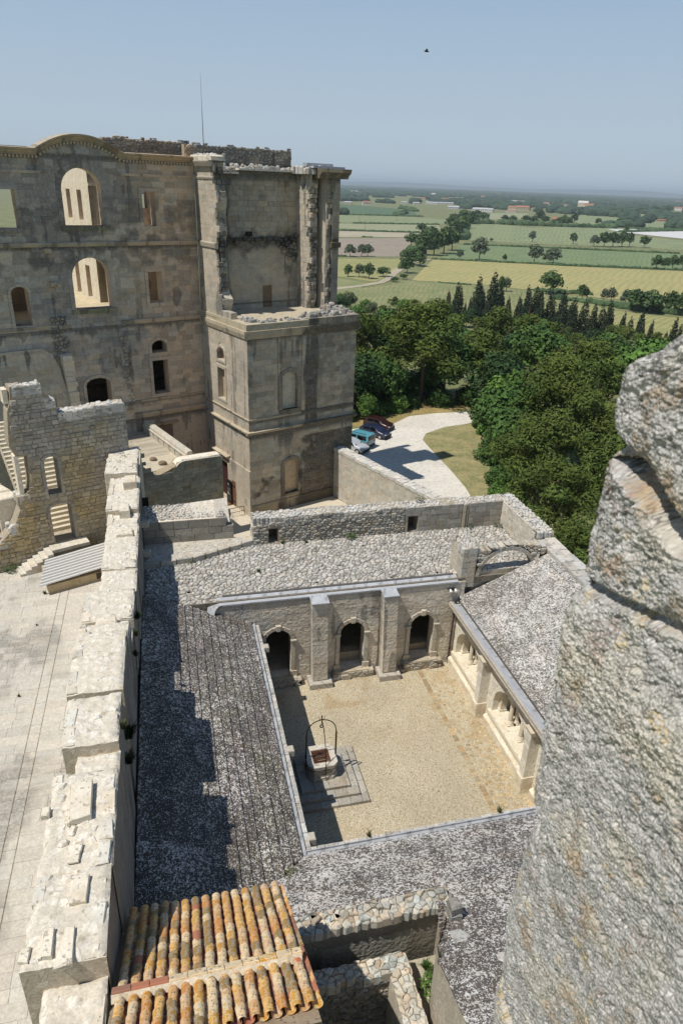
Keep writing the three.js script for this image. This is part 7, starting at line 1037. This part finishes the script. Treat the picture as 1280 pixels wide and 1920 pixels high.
// ---------------------------------------------------------------- houses on the plain
{
  R = mulberry(251);
  const WH = plain(.62, .60, .56), CR = plain(.55, .46, .34), RF = plain(.36, .17, .10), GRf = plain(.45, .46, .48), DK = plain(.05, .05, .055);
  for (const [x, z, w, h, lab, wk, rk2] of HOUSES) { const wm = { WH, CR, RF, GRf }[wk], rm = { WH, CR, RF, GRf }[rk2];
    const t = thing('house', lab, 'house', undefined, [x, PLAIN, z], Math.atan2(x, -z) * -1 + rr(-.3, .3)), d = Math.min(w * .6, 12), e = h * .68, f = FZ(0, 0, 0);
    mesh('wall', new MB().box(f, -w / 2, w / 2, 0, e, -d / 2, d / 2), wm, t); const g = new MB(), a = w / 2 + .4, b = d / 2 + .5; g.face([[-a, e, b], [a, e, b], [a * .96, h, 0], [-a * .96, h, 0]], [[0, 0], [1, 0], [1, 1], [0, 1]]); g.face([[a, e, -b], [-a, e, -b], [-a * .96, h, 0], [a * .96, h, 0]], [[0, 0], [1, 0], [1, 1], [0, 1]]); g.face([[-a, e, -b], [-a, e, b], [-a * .96, h, 0]], [[0, 0], [1, 0], [1, 1]]); g.face([[a, e, b], [a, e, -b], [a * .96, h, 0]], [[0, 0], [1, 0], [1, 1]]); mesh('roof', g, rm, t);
    if (z > -2200) { const n = Math.max(2, Math.round(w / 5)); for (let k = 0; k < n; k++) mesh('window', new MB().box(f, -w / 2 + w * (k + .35) / n, -w / 2 + w * (k + .62) / n, e * .35, e * .75, d / 2, d / 2 + .06), DK, t); }
  }
  for (const [x, z, i] of [[276, -1018, 'left'], [330, -1015, 'right'], [235, -839, 'nearest'], [334, -871, 'rightmost']]) { const t = thing('utility_pole', 'thin grey pole in the pale fields, ' + i + ' one', 'pole', 'poles across the pale fields', [x, PLAIN, z]); mesh('post', new THREE.CylinderGeometry(.14, .2, 9, 6).translate(0, 4.5, 0), M_BARK, t); mesh('crossarm', new MB().box(FZ(0, 0, 0), -1, 1, 8.2, 8.4, -.1, .1), M_BARK, t); }
}
// ---------------------------------------------------------------- parked cars
function car(name, label, o, x, z, turn) {
  const t = thing(name, label, 'car', 'cars parked by the pavilion', [x, -4.985, z], turn), paint = new THREE.MeshPhysicalMaterial({ color: new THREE.Color().setRGB(...o.col), roughness: .35, clearcoat: .8, clearcoatRoughness: .1, side: THREE.DoubleSide }), glass = new THREE.MeshPhysicalMaterial({ color: 0x0b0f12, roughness: .08, side: THREE.DoubleSide }), tyre = plain(.02, .02, .02), rim = plain(.5, .5, .52, { rough: .35, metal: .6 }), black = plain(.03, .03, .032);
  // body: cross-sections along x (front is +x), tapered sides
  const sec = o.sec, half = o.w / 2, g = new MB(), ring = ([x, y0, yb, yt, k]) => [[x, y0, half * .9], [x, y0 + .14, half], [x, yb, half], [x, yt, half * k], [x, yt + .02, half * k * .5], [x, yt + .02, -half * k * .5], [x, yt, -half * k], [x, yb, -half], [x, y0 + .14, -half], [x, y0, -half * .9]];
  const rs = sec.map(ring); for (let i = 0; i < rs.length - 1; i++) for (let j = 0; j < 10; j++) { const q = (j + 1) % 10; g.face([rs[i][j], rs[i + 1][j], rs[i + 1][q], rs[i][q]], [[0, 0], [1, 0], [1, 1], [0, 1]]); } g.face(rs[0], rs[0].map(() => [0, 0])); g.face(rs[rs.length - 1].slice().reverse(), rs[0].map(() => [0, 0])); mesh('body', g, paint, t);
  for (const w of o.win) mesh('window', new MB().stone({ pt: (a, b, d) => { const yl = lerp(half, half * o.k, clamp((b - o.belt) / (o.top - o.belt))); return [a, b, w.s * (yl + d)]; } }, w.p, -.02, .012, .01), glass, t);
  for (const w of o.ends) { const m = new MB(); m.face(w, w.map(() => [0, 0])); mesh('windscreen', m, glass, t); }
  for (const sx of o.axles) for (const s of [-1, 1]) { const w = new THREE.Group(); w.name = 'wheel'; w.position.set(sx, .31, s * (half - .08)); t.add(w); const a = new THREE.CylinderGeometry(.31, .31, .2, 18); a.rotateX(Math.PI / 2); mesh('tyre', a, tyre, w); const b = new THREE.CylinderGeometry(.19, .2, .215, 14); b.rotateX(Math.PI / 2); mesh('rim', b, rim, w); const c = new THREE.TorusGeometry(.335, .025, 6, 18, Math.PI); c.translate(0, 0, s * .1); mesh('arch', c, black, w); }
  for (const [nm, x0, x1, y0, y1, z0, z1, m] of o.bits) for (const s of [-1, 1]) mesh(nm, new MB().box(FZ(0, 0, 0), x0, x1, y0, y1, Math.min(s * z0, s * z1), Math.max(s * z0, s * z1)), m, t);
  mesh('front_bumper', new MB().box(FZ(0, 0, 0), o.f - .02, o.f + .07, .22, .48, -half * .92, half * .92), o.bump ?? black, t); mesh('rear_bumper', new MB().box(FZ(0, 0, 0), o.r - .07, o.r + .02, .25, .5, -half * .92, half * .92), o.bump ?? black, t);
  return t;
}
{
  const lampR = plain(.35, .02, .02, { rough: .3 }), lampW = plain(.7, .7, .7, { rough: .2 }), trim = plain(.03, .03, .03);
  const van = { w: 1.72, col: [.10, .33, .40], k: .9, belt: 1.05, top: 1.78, f: 2.02, r: -2.0, axles: [1.3, -1.35], sec: [[-2.0, .3, 1.0, 1.3, .97], [-1.98, .26, 1.05, 1.70, .9], [-1.6, .24, 1.05, 1.78, .9], [.2, .24, 1.05, 1.8, .9], [.55, .24, 1.05, 1.74, .9], [1.05, .24, 1.03, 1.2, .95], [1.3, .24, .95, 1.05, .95], [1.9, .26, .75, .86, .92], [2.03, .32, .6, .7, .9]], win: [-1, 1].flatMap((s) => [{ s, p: [[-1.75, 1.1], [-.45, 1.1], [-.45, 1.62], [-1.7, 1.62]] }, { s, p: [[-.3, 1.1], [.85, 1.1], [.5, 1.58], [-.3, 1.62]] }]), ends: [[[-2.012, 1.08, .7], [-2.012, 1.08, -.7], [-1.995, 1.62, -.66], [-1.995, 1.62, .66]], [[.66, 1.70, .66], [.66, 1.70, -.66], [1.12, 1.2, -.74], [1.12, 1.2, .74]]], bits: [['tail_light', -2.03, -1.9, .7, 1.02, .74, .87, lampR], ['headlight', 1.86, 2.03, .62, .76, .5, .78, lampW], ['side_trim', -1.5, 1.4, .52, .6, .855, .872, trim], ['roof_rail', -1.6, .3, 1.82, 1.86, .62, .66, trim], ['mirror', .8, .92, 1.1, 1.25, .86, 1.0, trim]] };
  const small = (col) => ({ w: 1.68, col, k: .78, belt: .9, top: 1.4, f: 1.9, r: -1.9, axles: [1.2, -1.22], bump: undefined, sec: [[-1.92, .32, .7, .85, .9], [-1.85, .26, .88, 1.0, .86], [-1.5, .24, .9, 1.34, .78], [-.9, .24, .9, 1.42, .78], [.05, .24, .9, 1.42, .78], [.5, .24, .9, 1.22, .82], [.95, .24, .88, .95, .9], [1.55, .25, .76, .84, .92], [1.86, .28, .6, .68, .9], [1.93, .34, .5, .58, .86]], win: [-1, 1].flatMap((s) => [{ s, p: [[-1.4, .93], [-.4, .93], [-.4, 1.3], [-1.2, 1.28]] }, { s, p: [[-.3, .93], [.72, .93], [.3, 1.28], [-.3, 1.32]] }]), ends: [[[.2, 1.37, .55], [.2, 1.37, -.55], [.9, 1.0, -.64], [.9, 1.0, .64]], [[-1.42, 1.36, .52], [-1.42, 1.36, -.52], [-1.82, 1.04, -.6], [-1.82, 1.04, .6]]], bits: [['headlight', 1.72, 1.92, .56, .7, .46, .74, lampW], ['tail_light', -1.93, -1.8, .68, .86, .56, .76, lampR], ['mirror', .55, .66, .92, 1.04, .8, .95, trim]] });
  car('parked_van', 'teal-blue small van with pale roof edge parked beside the pavilion', van, 21.9, -77.3, Math.atan2(.74, -.67)); car('parked_car', 'silver hatchback parked in front of the blue van', small([.45, .47, .50]), 20.85, -75.6, Math.atan2(-.74, .67)); car('parked_car', 'dark blue car in the tree shade behind the blue van', small([.012, .016, .05]), 25.0, -80.2, Math.atan2(-.74, .67)); car('parked_car', 'dark red car deepest in the tree shade', small([.03, .006, .007]), 26.4, -83.2, Math.atan2(-.74, .67));
}
// ---------------------------------------------------------------- weeds and small plants
{
  R = mulberry(261);
  const tuft = (label, p, s, col, kind = 0, n = 60) => {
    const t = thing('weed', label, 'plant', 'weeds on walls and roofs', p), g = new MB();
    for (let k = 0; k < n; k++) {
      const a = rr(0, 6.28), l = s * rr(.4, 1), lean = rr(.1, 1.0), v = rr(.7, 1.35), c = [col[0] * v, col[1] * v, col[2] * v];
      if (kind === 0) { const w = s * .035, d = [Math.cos(a) * lean, 1, Math.sin(a) * lean], m = Math.hypot(...d), q = [-Math.sin(a) * w, 0, Math.cos(a) * w], b = [rr(-.15, .15) * s, -.02, rr(-.15, .15) * s], T = [b[0] + d[0] / m * l, b[1] + d[1] / m * l, b[2] + d[2] / m * l], M = [b[0] + d[0] / m * l * .5, b[1] + d[1] / m * l * .62, b[2] + d[2] / m * l * .5]; g.face([[b[0] - q[0], b[1], b[2] - q[2]], [b[0] + q[0], b[1], b[2] + q[2]], [M[0] + q[0], M[1], M[2] + q[2]], [M[0] - q[0], M[1], M[2] - q[2]]], [[0, 0], [1, 0], [1, 1], [0, 1]], c); g.face([[M[0] - q[0], M[1], M[2] - q[2]], [M[0] + q[0], M[1], M[2] + q[2]], T], [[0, 0], [1, 0], [1, 1]], c); }
      else { const r = s * Math.sqrt(R()) * .8, y = s * rr(.05, .8), w = s * rr(.035, .085), nx = Math.cos(a), nz = Math.sin(a), cx = nx * r, cz = nz * r, tl = rr(-.6, .6); g.face([[cx - w, y - w * tl, cz - w], [cx + w, y, cz - w], [cx + w, y + w * tl, cz + w], [cx - w, y + w * .3, cz + w]], [[0, 0], [1, 0], [1, 1], [0, 1]], c); }
    }
    mesh('foliage', g, M_LEAF, t); mesh('stem', new THREE.CylinderGeometry(.008, .012, s * .5, 5).translate(0, s * .2, 0), M_BARK, t);
  };
  let k9 = 0; const gr = [.07, .12, .035], dk = [.035, .06, .02], yl = [.20, .16, .05], ol = [.11, .12, .05];
  tuft('rounded green bush at the foot of the rear parapet', [9.6, 5.4, -34.3], .42, gr, 1, 160); tuft('green weed among the roof stones at left', [3.86, 5.4, -31.4], .3, gr, 0, 70); tuft('small grey-green weed right of the parapet opening', [6.95, 5.4, -34.2], .28, ol, 0, 60); tuft('weed beside the parapet opening', [5.6, 5.4, -34.35], .3, gr, 0, 60); tuft('weeds at the parapet foot left of the bush', [7.9, 5.4, -34.4], .22, ol, 0, 50); tuft('dark weed at the ashlar parapet foot', [17.0, 5.4, -34.35], .34, dk, 1, 90); tuft('dark weed in the parapet corner', [18.8, 5.4, -34.2], .34, dk, 1, 90); tuft('dark shrub on the far parapet coping', [13.98, 7.0, -35.2], .36, dk, 1, 110);
  for (const [x, z, l] of [[10.7, -29.6, 'ochre moss tuft above the right buttress'], [11.6, -29.45, 'ochre moss tuft right of the buttress'], [12.4, -29.6, 'ochre moss tuft near the ruined arch'], [11.9, -30.3, 'yellow-green tuft on the roof above the right doorway'], [15.6, -32.4, 'dry tuft behind the ruined arch'], [13.6, -31, 'weed left of the ruined arch'], [18.2, -33.4, 'dry grass tuft near the parapet corner'], [10.1, -33.9, 'rusty dry weed below the bush']]) tuft(l, [x, 5.4, z], .2, R() < .5 ? yl : ol, 1, 46);
  tuft('green weed at the end of the low kerb', [.5, 5.4, -33.0], .3, ol, 1, 70);
  tuft('leafy plant at the foot of the tower steps', [-10.1, 2.0, -39.9], .5, gr, 1, 130); tuft('weed at the corner of the corrugated roof', [-7.8, 2.0, -36.9], .3, ol, 0, 60); tuft('small weed in the floor joint', [-7.76, 2.0, -27.9], .22, gr, 0, 40); tuft('tiny weed in the far floor joint', [-7.8, 2.0, -33.7], .2, gr, 0, 40); tuft('dark weed beside the church wall on the nave floor', [-5.3, 2.0, -25.0], .5, dk, 0, 70);
  tuft('plant growing in the notch of the church wall', [-2.75, 9.85, -16.9], .26, ol, 0, 80); tuft('moss in the corner of the gutters', [2.6, 4.3, -14.5], .28, ol, 1, 60);
  for (const [y, z, s, l] of [[8.2, -24.0, .42, 'dark plant hanging on the shaded church wall, farthest'], [8.5, -22.4, .3, 'small dark plant on the shaded church wall'], [8.4, -21.3, .34, 'dark plant on the church wall below the step'], [9.2, -16.3, .6, 'large dark plant hanging on the church wall'], [10.45, -15.3, .3, 'olive plant at the upper edge of the church wall'], [8.9, -15.6, .45, 'lowest dark plant on the church wall']]) tuft(l, [-1.86, y, z], s, y > 10 ? ol : dk, 0, 90);
  tuft('dark tuft at the far end of the church wall', [-2.9, 8.5, -41.2], .34, dk, 1, 60); tuft('second dark tuft at the far end of the church wall', [-3.1, 8.55, -39.9], .34, dk, 1, 60);
  for (const [x, y, z, s, l] of [[5.85, 4.1, -11.0, .34, 'fresh green weed near the plastered wall corner'], [5.9, 3.9, -10.5, .5, 'big fresh green weed in the gap beside the near roof'], [5.92, 3.7, -10.0, .46, 'fresh green weed in the middle of the gap'], [5.95, 3.6, -9.4, .5, 'nearest fresh green weed in the gap']]) tuft(l, [x, y, z], s, [.075, .135, .03], k9++ % 2, 190);
  mesh('weed_ledge', new MB().box(FZ(0, 0, 0), 5.35, 6.4, 1, 3.75, -11.5, -7, [.6, .58, .5]), M_RUBBLE); scene.children[scene.children.length - 1].name = 'earth_ledge'; struct(scene.children[scene.children.length - 1]);
  tuft('dry weed on the front gutter, left one', [5.5, 4.0, -15.62], .3, ol, 0, 50); tuft('dry weed on the front gutter, right one', [10.3, 4.0, -15.62], .32, ol, 0, 50);
  tuft('weed on the stair tower masonry', toM(-16.6, 10.3, -11.62), .3, ol, 1, 60); tuft('plant on the facade string course', toM(-6.6, 18.95, 8.65), .5, dk, 1, 70);
}
{ // bird high in the sky
  const t = thing('bird', 'tiny dark bird flying in the empty sky', 'bird', undefined, [27.2, 36.1, -77.5]), m = plain(.03, .03, .03), g = new THREE.SphereGeometry(.1, 8, 6); g.scale(2.6, .8, .8); mesh('body', g, m, t); for (const s of [-1, 1]) { const w = new MB(); w.face([[.08, .02, 0], [-.12, .02, 0], [-.22, .14, s * .42], [-.02, .14, s * .4]], [[0, 0], [1, 0], [1, 1], [0, 1]]); mesh('wing', w, m, t); }
}
renderer.render(scene, camera);
